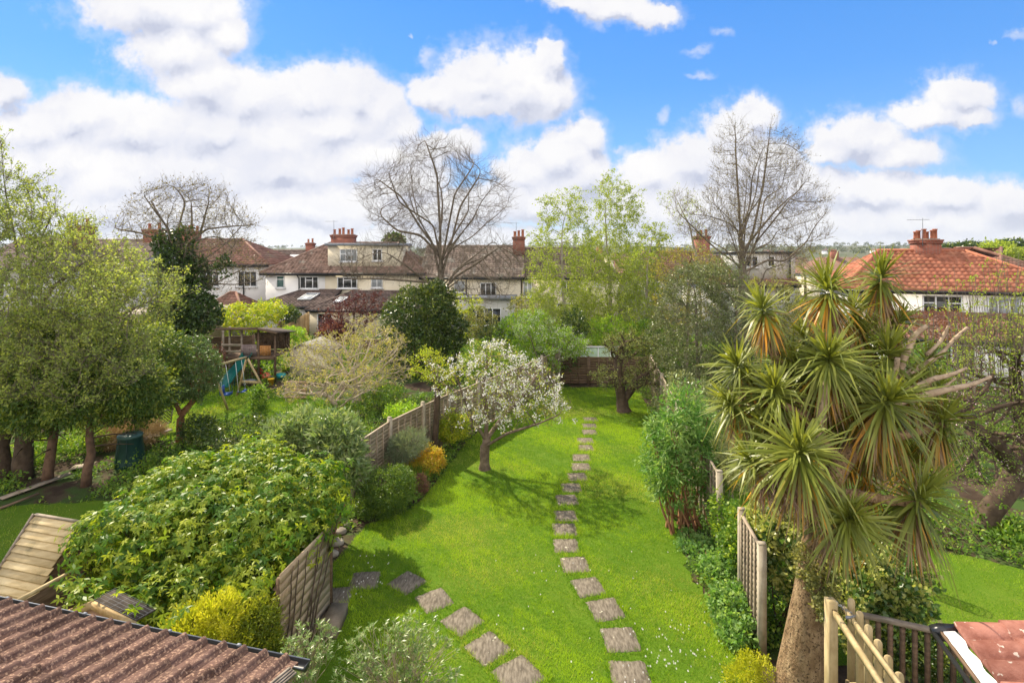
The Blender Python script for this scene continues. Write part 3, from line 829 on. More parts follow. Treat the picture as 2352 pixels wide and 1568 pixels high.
# white half of the pair behind the bare tree
Yw = 45.0
h2 = house_at('semi_detached_house', -18, 47, 'white house with brown hipped roof and black downpipe, joined to the cream one')
walls(h2, W0, -20.7, -15.72, Yw, 53, 4.9, render_white)
hip_roof(h2, W0, -20.7, -15.72, Yw, 53, 4.9, 7.45, 4.4, 0, t_brown, seed=11, parts=('f','l'))
X = lambda px: px2x(px, Yw)
Z = lambda py: py2z(py, Yw)
window(h2, W0, X(636), X(653), Z(660), Z(634), Yw, cols=(), glass=glass_gn, transom=[(0,1,0.72)])
window(h2, W0, X(690), X(731), Z(662), Z(636), Yw, cols=(0.3,0.7), transom=[(0.3,0.7,0.72)])
m = MB(); m.tube([(X(684),Yw-0.3,4.8),(X(688),Yw-0.12,4.45),(X(688),Yw-0.12,3.3)], 0.05, 8); m.build('downpipe', black_pl, h2)
# its single storey back part
walls(h2, W0, -19.6, -14.35, 41.3, Yw-0.01, 2.5, render_white, name='extension_wall')
hip_roof(h2, W0, -19.6, -14.7, 41.3, 48.6, 2.5, 3.42, 2.3, 0, t_dark, seed=12, name='extension_roof', parts=('f',))
rooflight(h2, W0, -16.9, -15.9, 42.2, 2.86, 43.7, 3.22, glass_lt, 0.25)
E_ = 41.3
w = window(h2, W0, px2x(655,E_), px2x(683,E_), 0.1, 2.0, E_, cols=(0.5,), name='door', sill=False)
window(h2, W0, px2x(686,E_), px2x(696,E_), 0.9, 2.0, E_, cols=(), transom=[(0,1,0.6)])
chimney(h2, W0, -16.3, -14.3, 48.2, 49.2, 6.6, 8.2, 5, aerial=True)

# cream half with the dormer
h3 = house_at('semi_detached_house', -11.5, 47, 'cream house with a flat roofed dormer, joined to the white hipped house')
walls(h3, W0, -15.7, -7.6, Yw+0.02, 53, 4.88, render_cream)
hip_roof(h3, W0, -15.7, -7.6, Yw+0.02, 53, 4.9, 7.45, 0, 3.2, t_brown, seed=13, parts=('f','r'))
Yd = 45.55
m = MB(); m.box(px2x(753,Yd), px2x(921,Yd), Yd, 49.5, 5.05, 7.18); m.build('dormer_wall', render_cream, h3)
m = MB(); m.box(px2x(748,Yd), px2x(926,Yd), Yd-0.3, 49.8, 7.19, 7.42); m.build('dormer_roof', lead, h3)
window(h3, W0, px2x(782,Yd), px2x(820,Yd), py2z(600,Yd), py2z(573,Yd), Yd, cols=(0.33,0.67), glass=glass_lt, transom=[(0,0.33,0.6)])
window(h3, W0, px2x(857,Yd), px2x(877,Yd), py2z(598,Yd), py2z(573,Yd), Yd, cols=(0.5,))
window(h3, W0, X(776), X(820), Z(661), Z(637), Yw, cols=(0.3,0.72), transom=[(0.3,0.72,0.75)])
window(h3, W0, X(854), X(878), Z(660), Z(637), Yw, cols=(0.5,), glass=glass_lt)
Ee = 40.2
walls(h3, W0, px2x(712,Ee), -7.8, Ee, Yw, 2.35, render_cream, name='extension_wall')
hip_roof(h3, W0, px2x(712,Ee), -7.8, Ee, 48.5, 2.35, 3.36, 2.2, 0, t_dark, seed=14, name='extension_roof', parts=('f','l'), ov=0.25)
rooflight(h3, W0, px2x(768,41.5), px2x(785,41.5), 41.3, 2.72, 42.5, 3.02, glass_lt, 0.2)
window(h3, W0, px2x(730,Ee), px2x(763,Ee), 0.15, 2.05, Ee, cols=(0.5,), name='door', sill=False)

# long cream house to the right of the bare tree
h4 = house_at('terraced_house', -4, 47, 'cream house with a plain grey brown tiled roof, behind the spreading bare tree')
x0, x1 = px2x(972,Yw), px2x(1196,Yw)
walls(h4, W0, x0, x1, Yw, 53, 4.55, render_cream, gables=(7.0,1,1))
hip_roof(h4, W0, x0, x1, Yw, 53, 4.55, 7.15, 0, 0, t_grey, seed=15, parts=('f',), ov=0.3)
window(h4, W0, X(1044), X(1067), Z(670), Z(646), Yw, cols=(), glass=glass_lt)
window(h4, W0, X(1104), X(1139), Z(678), Z(650), Yw, cols=(0.33,0.68))
window(h4, W0, X(1000), X(1018), Z(672), Z(648), Yw, cols=(0.5,))
m = MB(); m.tube([(X(1071),Yw-0.1,4.45),(X(1071),Yw-0.1,3.0)], 0.05, 8); m.build('downpipe', black_pl, h4)
walls(h4, W0, x0+1, x1-0.5, 42.5, Yw-0.01, 2.9, render_grey, name='extension_wall')
m = MB(); m.box(x0+0.8, x1-0.3, 42.3, Yw-0.01, 2.91, 3.1); m.build('extension_roof', lead, h4)
window(h4, W0, px2x(1075,42.5), px2x(1150,42.5), 0.9, 2.2, 42.5, cols=(0.25,0.5,0.75))
chimney(h4, W0, px2x(1178,48)-0.0, px2x(1205,48), 47.4, 48.4, 6.4, 8.0, 3, aerial=True)
h5 = house_at('terraced_house', 4, 47, 'cream house with dark brown roof, mostly hidden behind the pale birches')
x0, x1 = px2x(1199,Yw), px2x(1420,Yw)
walls(h5, W0, x0, x1, Yw+0.3, 53, 4.5, render_cream, gables=(6.9,1,1))
hip_roof(h5, W0, x0+0.3, x1, Yw+0.3, 53, 4.5, 6.95, 0, 2.5, t_dark, seed=16, parts=('f','r'), ov=0.3)
window(h5, W0, X(1203), X(1221), Z(681), Z(648), Yw+0.3, cols=(0.5,), glass=glass_lt)
window(h5, W0, X(1366), X(1379), Z(657), Z(640), Yw+0.3, cols=(0.5,), glass=glass_lt)
window(h5, W0, X(1290), X(1330), Z(672), Z(646), Yw+0.3, cols=(0.3,0.7))
window(h5, W0, X(1280), X(1340), 0.6, 2.3, Yw+0.3, cols=(0.3,0.7))
h5b = house_at('semi_detached_house', 14, 49, 'low house with brown roof and orange chimney, half hidden behind the grey green trees')
x0, x1 = px2x(1440,47), px2x(1680,47)
walls(h5b, W0, x0, x1, 47, 54, 4.3, render_grey)
hip_roof(h5b, W0, x0, x1, 47, 54, 4.3, 6.6, 2.6, 0, t_redold, seed=17, ov=0.3)
window(h5b, W0, px2x(1480,47), px2x(1515,47), 3.0, 4.0, 47, cols=(0.3,0.7))
window(h5b, W0, px2x(1570,47), px2x(1600,47), 3.0, 4.0, 47, cols=(0.5,))
chimney(h5b, W0, px2x(1610,48), px2x(1640,48), 49, 50, 5.5, 8.1, 3)
# grey house with dormer
Yg = 38.0
h6 = house_at('detached_house', 19, 41, 'grey white house with a flat roofed dormer, behind the tall upright bare tree')
xg0, xg1 = px2x(1640,Yg), px2x(1832,Yg)
walls(h6, W0, xg0, xg1-0.2, Yg, 45, 4.35, render_grey)
hip_roof(h6, W0, xg0, xg1-0.3, Yg, 45, 4.35, 6.3, 0, 0, t_redold, seed=18, ov=0.35, parts=('f',))
m = MB(); m.box(px2x(1693,Yg+.4), px2x(1826,Yg+.4), Yg+0.35, 43, 4.6, 6.55); m.build('dormer_wall', render_grey, h6)
m = MB(); m.box(px2x(1690,Yg+.4), px2x(1831,Yg+.4), Yg+0.15, 43.2, 6.56, 6.72); m.build('dormer_roof', black_pl, h6)
window(h6, W0, px2x(1763,Yg+.35), px2x(1778,Yg+.35), py2z(612,Yg+.35), py2z(589,Yg+.35), Yg+0.35, cols=())
window(h6, W0, px2x(1712,Yg+.35), px2x(1740,Yg+.35), py2z(612,Yg+.35), py2z(589,Yg+.35), Yg+0.35, cols=(0.5,))
m = MB(); m.tube([(px2x(1819,Yg),Yg+0.25,6.5),(px2x(1819,Yg),Yg+0.25,4.8)], 0.06, 8); m.build('downpipe', black_pl, h6)
window(h6, W0, px2x(1700,Yg), px2x(1740,Yg), 3.2, 4.0, Yg, cols=(0.3,0.7))
window(h6, W0, px2x(1785,Yg), px2x(1815,Yg), 3.2, 4.0, Yg, cols=(0.5,))
# white bungalow-like house with the red roof
T7 = Frame((19.1, 31.0, 0), math.atan2(-2.5, 8.25))
h7 = house_at('detached_house', 23, 32, 'white house with a bright red hipped tile roof and big brick chimney, at the right')
ov7 = 0.35
walls(h7, T7, ov7, 11.2, ov7, 6.4, 4.5, render_white)
hip_roof(h7, T7, ov7, 11.2, ov7, 6.4, 4.55, 6.75, 2.9, 4.2, t_red, seed=19, ov=ov7, ridge=pot_clay)
chimney(h7, T7, 4.75, 6.05, 3.0, 3.9, 6.0, 7.45, 6, aerial=True)
window(h7, T7, 4.1, 5.9, 2.95, 4.25, ov7, cols=(0.33,0.67), transom=[(0,0.33,0.7),(0.67,1,0.7)])
window(h7, T7, 7.1, 8.5, 2.85, 4.2, ov7, cols=(0.33,0.67), glass=glass_lt)
window(h7, T7, 9.9, 10.6, 2.95, 4.2, ov7, cols=(), transom=[(0,1,0.7)])
walls(h7, T7, 1.2, 9.2, -2.6, ov7-0.01, 2.25, render_white, name='extension_wall')
hip_roof(h7, T7, 1.2, 9.2, -2.6, 2.3, 2.25, 3.3, 1.0, 1.0, t_redold, seed=20, ov=0.25, name='extension_roof')
window(h7, T7, 2.2, 5.2, 0.6, 2.0, -2.6, cols=(0.33,0.67))
# houses at the far right
def plain_house(name, x0, x1, Y, D, ze, zr, hl, hr, wm, rm, label, seed=1, ch=None, group=None, ang=0.0, wins=2, pots=2, base=0.0, far=False):
    T = Frame((x0, Y, base), ang); L = x1-x0
    h = thing(name, (x0 + math.cos(ang)*L/2, Y + math.sin(ang)*L/2, base), label, 'house', group)
    walls(h, T, 0, L, 0, D, ze, wm, gables=(zr-0.15, hl == 0, hr == 0), z0=-3 if far else -0.1)
    if far:
        q = lambda p: T(np.array([p]))[0]
        m = MB(T); o = 0.4; yr = D/2
        m.add([(-o,-o,ze),(L+o,-o,ze),(L+o,D+o,ze),(-o,D+o,ze),(-o+hl,yr,zr),(L+o-hr,yr,zr)], [(0,1,5,4),(2,3,4,5)], [(3,0,4),(1,2,5)]); m.build('roof', rm, h)
        for i in range(wins):
            g = MB(T); xx = L*(i+0.5)/wins
            for z in (0.9, 3.4):
                if z + 1 < ze: g.box(xx-0.6, xx+0.6, -0.04, 0.02, z, z+1.1)
            g.build('window', glass_dk, h)
    else:
        hip_roof(h, T, 0, L, 0, D, ze, zr, hl, hr, rm, seed=seed, ov=0.35, sub=3)
        for i in range(wins):
            xx = L*(i+0.5)/wins; window(h, T, xx-0.8, xx+0.8, ze-1.9, ze-0.6, 0.0, cols=(0.33,0.67))
    if ch:
        for cx_ in ch: 
            if far:
                m = MB(T); m.box(cx_, cx_+1.1, D/2-0.4, D/2+0.4, zr-0.8, zr+0.9)
                for q_ in range(3): m.lathe((cx_+0.2+0.35*q_, D/2, zr+0.9), [(0.12,0),(0.1,0.4)], 6)
                m.build('chimney', brick, h)
            else: chimney(h, T, cx_, cx_+1.3, D/2-0.45, D/2+0.45, zr-0.8, zr+0.9, pots)
    return h
plain_house('detached_house', px2x(2225,47), px2x(2326,47), 47, 6, 4.7, 6.2, 3.0, 1.2, render_white, t_redold, 'house with dull red roof and wide chimney, just right of the red roofed one', 31, ch=[1.7], pots=0)
plain_house('detached_house', px2x(2300,38), px2x(2450,38), 38, 8, 4.8, 7.0, 4.0, 3.5, render_white, t_redold, 'house whose sloping red roof is cut by the right edge of the photo', 32)
plain_house('detached_house', px2x(2195,66), px2x(2262,66), 66, 7, 4.6, 6.2, 3, 2, render_cream, t_redold, 'small brown roofed house with low wide chimney, beyond the red ridge', 33, ch=[0.8], pots=0)
# left side houses
plain_house('semi_detached_house', px2x(352,47), px2x(612,47), 47, 8, 5.55, 7.8, 0, 4.4, render_white, t_redold, 'white house with red brown hipped roof and brick chimney, behind the ivy covered bare tree', 34, wins=3)
h1 = bpy.data.objects['semi_detached_house.002']
chimney(h1, W0, px2x(410,50), px2x(446,50), 50.2, 51.2, 6.8, 8.6, 4)
m = MB(); m.tube([(px2x(558,46.9),46.85,5.5),(px2x(562,46.9),46.85,1.5)], 0.06, 8); m.build('downpipe', black_pl, h1)
plain_house('garden_building', px2x(474,42.5), px2x(552,42.5), 42.5, 3.5, 2.0, 3.3, 1.3, 1.6, render_white, t_redold, 'low outbuilding with a small red brown hipped roof, below the white wall', 35, wins=1)
plain_house('detached_house', px2x(130,40), px2x(300,40), 40, 8, 5.2, 7.6, 0, 0, render_grey, t_grey, 'pale grey house with grey roof, between the leafy tree and the ivy covered tree', 36, ch=[4.0])
plain_house('detached_house', px2x(-60,36), px2x(118,36), 36, 8, 5.6, 7.7, 0, 3, render_grey, t_grey, 'pale grey house furthest left, seen through the yellow green leaves', 37, ch=[3.4])
plain_house('terraced_house', px2x(500,66), px2x(600,66), 66, 8, 4.8, 6.9, 3.5, 3, render_cream, t_dark, 'dark roofed house beyond the white house, with a hip next to the roof windows', 38)
hs = plain_house('terraced_house', px2x(600,62), px2x(735,62), 62, 9, 4.6, 6.75, 0, 0, render_cream, t_dark, 'long brown roof with three bright roof windows, beyond the hipped white house', 39)
for a in (622, 655, 672):
    x = px2x(a, 63.5); rooflight(hs, W0, x, x+0.75, 63.2, 5.55, 64.6, 6.18, surf('bright_roof_glass', (0.6,0.62,0.66), (0.8,0.8,0.82), 2, 2, 0.15) if 'bright_roof_glass' not in MAT else MAT['bright_roof_glass'], 0.3)
chimney(hs, W0, px2x(702,66), px2x(718,66), 66, 66.9, 6.2, 7.7, 2)
# ---------------------------------------------------------------- nearest roofs
def roof_lower_left():
    A = np.array([-6.1, 6.38, 2.6]); B = np.array([-2.17, 5.43, 2.6]); g = (B-A)/np.linalg.norm(B-A)
    A = B - g*7.2
    pitch = R(13); up = np.array([g[1], -g[0], 0])
    if up[1] > 0: up = -up
    upv = up*math.cos(pitch) + np.array([0, 0, math.sin(pitch)])
    t = thing('lean_to_building', (A[0], A[1], 0), 'brown ribbed tile roof with black gutter, cut by the bottom left corner', 'building')
    tn = surf('speckled_brown_tiles', (0.10,0.055,0.042), (0.17,0.10,0.078), 3.0, 6, 0.9, 1.0, 60, third=((0.33,0.21,0.145), 34, 0.53, 0.60), vcol=0.22, spec=0.15, bdist=0.008)
    m = tiled(A, B, B+upv*4.2, A+upv*4.2, 0.25, 0.47, 0.062, 0.028, 14, 'roll', 7)
    m.build('roof', tn, t, smooth=False)
    gm = MB(); off = -up*0.06
    # half round gutter: open channel
    n = 9; th = np.linspace(math.pi, 2*math.pi, n); o_ = -up
    for r_, s_ in ((0.062, 1), (0.054, -1)):
        V = []; 
        for P_ in (A, B + g*0.06):
            c = P_ + o_*0.05 + np.array([0, 0, -0.02])
            V += [c + o_*r_*math.cos(q) + np.array([0, 0, r_*math.sin(q)]) for q in th]
        gm.add(V, [((i, i+1, i+1+n, i+n) if s_ > 0 else (i+n, i+1+n, i+1, i)) for i in range(n-1)])
    cB = B + g*0.06 + o_*0.05 + np.array([0, 0, -0.02])
    gm.prism([cB + o_*0.064*math.cos(q) + np.array([0, 0, 0.064*math.sin(q)]) for q in th], g*0.006)
    gt = gm.build('gutter', black_pl, t, smooth=True)
    l = MB(); l.tube([A + o_*0.113 + [0,0,-0.018], B + g*0.06 + o_*0.113 + [0,0,-0.018]], 0.006, 6); l.tube([A + o_*-0.012 + [0,0,-0.018], B + g*0.06 + o_*-0.012 + [0,0,-0.018]], 0.005, 6); l.build('gutter_lip', lead, gt)
    for q in (0.75, 1.95, 3.1, 4.3, 5.5, 6.4):
        c = MB(); p = A + g*q + o_*0.115 + np.array([0, 0, -0.016]); c.beam(p - g*0.02, p + g*0.02, 0.028, 0.022, ch=0.004); c.build('gutter_clip', lead, gt)
    v = MB()
    for q in range(4): v.beam(B + g*(-0.01 + 0.022*q) + upv*0.12 + [0,0,0.03-0.012*q], B + g*(-0.01 + 0.022*q) + upv*4.2 + [0,0,0.03-0.012*q], 0.022, 0.02)
    v.build('verge_strips', w_grey, t)
    w = MB(); a2 = A + up*0.25 + [0,0,-0.02]; b2 = B + up*0.25 - g*0.12 + [0,0,-0.02]; w.prism([(a2[0],a2[1],-0.1),(b2[0],b2[1],-0.1),(b2[0],b2[1],2.55),(a2[0],a2[1],2.55)], up*3.6); w.build('wall', render_cream, t)
roof_lower_left()

def roof_lower_right():
    E0 = np.array([4.93, 5.96, 2.6]); e = np.array([-0.27, -0.963, 0]); e /= np.linalg.norm(e); up = np.array([-e[1], e[0], 0.0]); 
    pitch = R(13); upv = up*math.cos(pitch) + np.array([0, 0, math.sin(pitch)])
    t = thing('extension_building', (E0[0], E0[1], 0), 'pinkish red clay roof tiles with a white painted edge, bottom right corner', 'building')
    tr = surf('pink_clay_tiles', (0.20,0.075,0.055), (0.33,0.15,0.115), 5.0, 6, 0.92, 1.0, 50, third=((0.50,0.42,0.36), 14, 0.62, 0.68), vcol=0.3, spec=0.15, bdist=0.006)
    m = tiled(E0 + e*3.4, E0, E0 + upv*3.4, E0 + e*3.4 + upv*3.4, 0.285, 0.42, 0.10, 0.03, 12, 'barrel', 9); m.build('roof', tr, t, smooth=False)
    # white edge strip under the tile ends, ragged
    rg = np.random.default_rng(8); n = 60; ss_ = np.linspace(0.06, 3.3, n)
    a = [E0 + e*s_ - up*(0.02 + 0.015*math.sin(s_*22)) + [0,0,0.012] for s_ in ss_]; b = [E0 + e*s_ - up*(0.135 + 0.012*rg.random()) + [0,0,-0.012] for s_ in ss_]
    wm = MB(); wm.add(np.array(a + b), [(i, i+1, i+1+n, i+n) for i in range(n-1)]); wm.add(np.array(b + [q - np.array([0,0,0.03]) for q in b]), [(i, i+1, i+1+n, i+n) for i in range(n-1)]); wm.build('white_edge', surf('white_paint', (0.7,0.7,0.69), (0.8,0.8,0.79), 9, 4, 0.7), t)
    g = MB(); c0 = E0 - up*0.22 + np.array([0,0,-0.06]); g.tube([c0 - e*0.0, c0 + e*3.3], 0.024, 10); g.build('gutter', black_pl, t)
    c = MB(); p = E0 - up*0.16 - e*0.03; c.prism([p + [0,0,0.01], p + up*0.16 + [0,0,0.03], p + up*0.13 + [0,0,-0.12], p - up*0.05 + [0,0,-0.13], p - up*0.08 + [0,0,-0.03]], e*0.1); c.build('gutter_end', black_pl, t)
    l = MB(); l.beam(E0 - up*0.155 + [0,0,-0.03] + e*0.06, E0 - up*0.155 + e*3.3 + [0,0,-0.03], 0.03, 0.03); l.build('moss_strip', w_brown, t)
    w = MB(); a2 = E0 + up*0.2; b2 = a2 + e*3.2; w.prism([(a2[0]-e[0]*-0.3, a2[1]-0.3, -0.1),(b2[0],b2[1],-0.1),(b2[0],b2[1],2.5),(a2[0]-e[0]*-0.3,a2[1]-0.3,2.5)], up*2.8); w.build('wall', render_white, t)
roof_lower_right()

# ---------------------------------------------------------------- stepping stones
slab = surf('stone_slab', (0.105,0.087,0.066), (0.225,0.192,0.148), 9.0, 6, 0.95, 0.7, 16, third=((0.48,0.46,0.34), 7.0, 0.66, 0.69), spec=0.1, bdist=0.007, stretch=(3.0,0.8,1))
slab_n = slab.node_tree
STONES = [(772,1372,5,.6),(838,1334,5,.6),(935,1339,52,.6),(997,1380,32,.6),(1062,1428,45,.6),(1120,1490,42,.61),(1190,1552,36,.66),
 (1447,1553,0,.62),(1425,1470,4,.6),(1391,1401,13,.6),(1351,1349,14,.58),(1320,1298,5,.58),(1300,1254,1,.57),(1297,1217,0,.58),(1299,1186,2,.58),(1302,1149,3,.6),(1312,1121,0,.58),(1326,1096,4,.58),(1334,1073,0,.6),(1335,1052,0,.6),(1345,1029,0,.55),(1344,1013,2,.6),(1354,993,0,.56),(1354,979,0,.58),(1356,964,0,.58)]
rg = np.random.default_rng(12)
lab1 = ['stone slab half hidden by the board screen, start of the short path', 'stone slab second from the board screen, in dappled shade', 'stone slab turned like a diamond, third from the board screen', 'stone slab fourth from the board screen, behind bush twigs', 'stone slab with three pale lichen spots, fifth from the board screen', 'stone slab sixth from the board screen, without large spots', 'large stone slab cut by the bottom edge, end of the short path']
ords = ['nearest, cut by the bottom edge','second from the near end','third from the near end, two lichen spots','fourth from the near end','fifth from the near end','sixth from the near end, with white marks','seventh from the near end, dark and square','eighth from the near end, dark and round cornered','ninth from the near end','tenth from the near end','eleventh from the near end','twelfth from the near end','thirteenth from the near end','sixth from the far end','fifth from the far end','fourth from the far end','third from the far end','second from the far end, the last but one']
for i, (px, py, a, s_) in enumerate(STONES):
    c = G(px, py); h = s_/2; n = 8; pts = []
    for q in range(4):
        p0 = np.array([(-h,-h),(h,-h),(h,h),(-h,h)][q]); p1 = np.array([(h,-h),(h,h),(-h,h),(-h,-h)][q])
        for j in range(n):
            w_ = p0 + (p1-p0)*j/n + rg.normal(size=2)*0.008
            if j == 0: w_ *= 0.955
            pts.append(w_)
    pts = np.array(pts); ca, sa = math.cos(R(a)), math.sin(R(a)); pts = pts @ np.array([[ca, sa], [-sa, ca]]) + c[:2]
    N = len(pts); cc = c[:2]; zt = 0.024
    ins = cc + (pts-cc)*0.97
    V = np.vstack([np.c_[pts, np.full(N, -0.02)], np.c_[pts, np.full(N, zt-0.008)], np.c_[ins, np.full(N, zt)], [[cc[0], cc[1], zt+0.002]]])
    F4 = [(q, (q+1)%N, (q+1)%N+N, q+N) for q in range(N)] + [(q+N, (q+1)%N+N, (q+1)%N+2*N, q+2*N) for q in range(N)]
    F3 = [(q+2*N, (q+1)%N+2*N, 3*N) for q in range(N)]
    o = mesh_obj('stepping_stone', V, [np.array(F4), np.array(F3)], slab, origin=(cc[0], cc[1], 0), col=np.full(len(V), rg.random()))
    lb = lab1[i] if i < 7 else ('stone slab of the long path, ' + ords[min(i-7, len(ords)-1)])
    tag(o, lb, 'stepping stone', 'stone slabs set in the lawn')

# ---------------------------------------------------------------- fences
def lap_panel(par, a, b, z0, z1, mat, board=0.1, battens=6, side=1, name='panel', post=None):
    """a,b: plan points; boards run along, battens upright on the visible side"""
    a = np.array([a[0], a[1], 0.0]); b = np.array([b[0], b[1], 0.0]); d = unit(b-a); nn = np.array([d[1], -d[0], 0])*side
    m = MB(); z = z0; rg_ = np.random.default_rng(int(abs(a[0]*100))+3)
    while z < z1-0.02:
        h = min(board*1.15, z1-z); m.cur = rg_.random()
        A = a + [0,0,z]; B = b + [0,0,z]
        m.add([A+nn*0.022, B+nn*0.022, B+nn*0.006+[0,0,h], A+nn*0.006+[0,0,h], A-nn*0.004, B-nn*0.004, B-nn*0.004+[0,0,h], A-nn*0.004+[0,0,h]], [(0,1,2,3),(7,6,5,4),(4,5,1,0),(3,2,6,7)])
        z += board
    m.build(name, mat, par)
    bt = MB(); L = np.linalg.norm(b-a)
    for i in range(battens):
        p = a + d*(0.02 + (L-0.04)*i/(battens-1)) + nn*0.032; bt.cur = rg_.random(); bt.beam(p + [0,0,z0], p + [0,0,z1], 0.038, 0.02, up=nn)
    bt.cur = 0.9; bt.beam(a + nn*0.01 + [0,0,z1+0.012], b + nn*0.01 + [0,0,z1+0.012], 0.06, 0.024)
    bt.build('battens', mat, par)
def cpost(par, x, y, h, s_=0.1, mat=None, ang=0.0):
    m = MB(Frame((x, y, 0), ang)); m.box(-s_/2, s_/2, -s_/2, s_/2, -0.1, h-0.03)
    m.prism([(-s_/2,-s_/2,h-0.03),(s_/2,-s_/2,h-0.03),(s_/2*0.7,-s_/2,h),(-s_/2*0.7,-s_/2,h)], (0, s_, 0)); return m.build('post', mat or concrete, par)
# left boundary of the lawn
fl = thing('lap_fence', (-4.02, 14.1, 0), 'weathered grey lap fence with concrete posts, left side of the lawn', 'fence')
pts = [np.array(p) for p in [(-4.12,13.9),(-3.62,15.85),(-2.9,17.45),(-2.23,18.8),(-1.3,20.4),(-0.4,22.0),(0.5,23.6),(1.4,25.2),(2.35,26.8)]]
for i, p in enumerate(pts):
    d = pts[min(i+1, len(pts)-1)] - pts[max(i-1, 0)]; an = math.atan2(d[1], d[0])
    cpost(fl, p[0], p[1], 1.88, 0.11, ang=an)
    if i: 
        q = unit(pts[i]-pts[i-1])*0.06; lap_panel(fl, pts[i-1]+q, pts[i]-q, 0.12, 1.74, w_fence, 0.105, 6, side=1)
# right boundary
fr_ = thing('lap_fence', (4.2, 9, 0), 'grey fence panels with pale concrete posts, right side of the lawn by the palm', 'fence')
ys = [9.0, 10.2, 11.95, 13.8, 15.7, 17.6, 19.5, 21.4, 23.3, 25.2]
for i, y in enumerate(ys):
    cpost(fr_, RB(y), y, 1.9, 0.12, ang=math.atan2(1, 0.145))
    if i and i != 2: lap_panel(fr_, (RB(ys[i-1])+0.01, ys[i-1]+0.07), (RB(y)-0.01, y-0.07), 0.1, 1.78, w_fence, 0.105, 6, side=-1)
# end of the garden
fe = thing('lap_fence', (4.6, 26.8, 0), 'low brown lap fence closing the far end of the lawn', 'fence')
xs = [2.45, 3.85, 5.3, 6.85]
for i, x in enumerate(xs):
    cpost(fe, x, 26.95, 1.5, 0.1, mat=w_brown)
    if i: lap_panel(fe, (xs[i-1]+0.05, 26.95), (x-0.05, 26.95), 0.1, 1.42, w_brown, 0.12, 4, side=1)
gp = thing('painted_screen', (4.6, 28.6, 0), 'pale green panel with white bars standing behind the low brown fence', 'screen')
m = MB(); m.box(px2x(1335,28.6), px2x(1424,28.6), 28.6, 28.64, 0, 1.62); m.build('panel', surf('pale_green_paint', (0.36,0.50,0.36), (0.44,0.56,0.42), 1.5, 4, 0.8), gp)
m = MB()
for px in (1335, 1345, 1374, 1402, 1424): m.beam((px2x(px,28.55),28.57,0), (px2x(px,28.55),28.57,1.66), 0.05, 0.04)
m.beam((px2x(1333,28.55),28.57,1.66), (px2x(1426,28.55),28.57,1.66), 0.07, 0.06); m.build('bars', upvc, gp)
# board screen at the near left, with wire and a block at its foot
sc_ = thing('board_screen', (-3.55, 9.4, 0), 'brown screen of wide horizontal boards with wire netting and bare stems', 'fence')
A0, A1 = np.array([-3.66, 8.45, 0]), np.array([-3.40, 10.0, 0]); d = unit(A1-A0); nn = np.array([d[1], -d[0], 0])
m = MB(); z = 0.02; rg_ = np.random.default_rng(3)
while z < 1.56:
    m.cur = rg_.random(); a = A0 + [0,0,z]; b = A1 + [0,0,z]; h = 0.148
    m.add([a+nn*0.012, b+nn*0.012, b+nn*0.004+[0,0,h], a+nn*0.004+[0,0,h], a-nn*0.012, b-nn*0.012, b-nn*0.012+[0,0,h], a-nn*0.012+[0,0,h]], [(0,1,2,3),(7,6,5,4),(4,5,1,0),(3,2,6,7),(1,5,6,2),(4,0,3,7)]); z += 0.152
m.build('boards', wood('screen_boards', (0.36,0.26,0.16), (0.50,0.39,0.26), third=((0.29,0.20,0.12), 1.5, 0.55, 0.75), st=(2,2,14)), sc_)
m = MB(); m.cur = .3; m.beam(A1 + d*0.03, A1 + d*0.03 + [0,0,1.62], 0.06, 0.06); m.beam(A0 + d*0.05 - nn*0.05, A0 + d*0.05 - nn*0.05 + [0,0,1.6], 0.07, 0.07); m.build('post', w_brown, sc_)
A = []; B = []
for q in np.arange(-0.9, 0.3, 0.1):
    for sg in (1, -1):
        a = np.array([q, 0.05]); b = a + np.array([1.45*sg*0.62, 1.45])
        if sg < 0: a[0] += 0.9; b[0] += 0.9
        t0 = np.clip((0-a[0])/(b[0]-a[0]+1e-9), 0, 1) if b[0] > a[0] else 0; t1 = 1
        lo, hi = sorted([(0.1-a[0])/(b[0]-a[0]), (1.9-a[0])/(b[0]-a[0])]); lo = max(lo, 0); hi = min(hi, 1)
        if hi <= lo: continue
        p = a + (b-a)*lo; q2 = a + (b-a)*hi
        A.append(A0 + d*(-0.4+p[0]) + nn*0.03 + [0,0,p[1]]); B.append(A0 + d*(-0.4+q2[0]) + nn*0.03 + [0,0,q2[1]])
V, F = prisms(np.array(A), np.array(B), 0.0013, 0.0013); mesh_obj('wire_netting', V, F, w_brown, sc_)
bl = MB(); bl.box(-3.36, -3.06, 9.35, 9.98, 0, 0.24); bo = bl.build('concrete_block', surf('dirty_concrete', (0.16,0.13,0.09), (0.26,0.21,0.15), 5, 6, .95, .4, 30), origin=(-3.2, 9.7, 0)); tag(bo, 'low concrete block on the grass at the foot of the board screen', 'block')
# stones of the rockery
rk = np.random.default_rng(4)
for i, (px, py, s_, lb) in enumerate([(783,1222,0.14,'grey rock at the top of the little rock edge'),(772,1248,0.17,'largest grey rock edging the lawn beside the climbing shrub'),(765,1275,0.13,'grey rock nearest the board screen'),(800,1208,0.1,'small pinkish rock beside the dark clipped bush')]):
    c = G(px, py); d_ = rdir(rk, 42); 
    import bmesh as _b
    bm = _b.new(); _b.ops.create_icosphere(bm, subdivisions=3, radius=1)
    V = np.array([v.co for v in bm.verts]); F = np.array([[v.index for v in f.verts] for f in bm.faces]); bm.free()
    V = V*(1 + 0.22*lump(V, 1.2, 20+i)[:, None])*np.array([s_, s_*0.8, s_*0.6]) + c + [0, 0, s_*0.25]
    o = mesh_obj('rock', V, F, stone_cap, origin=c); tag(o, lb, 'rock', 'rocks edging the bed')

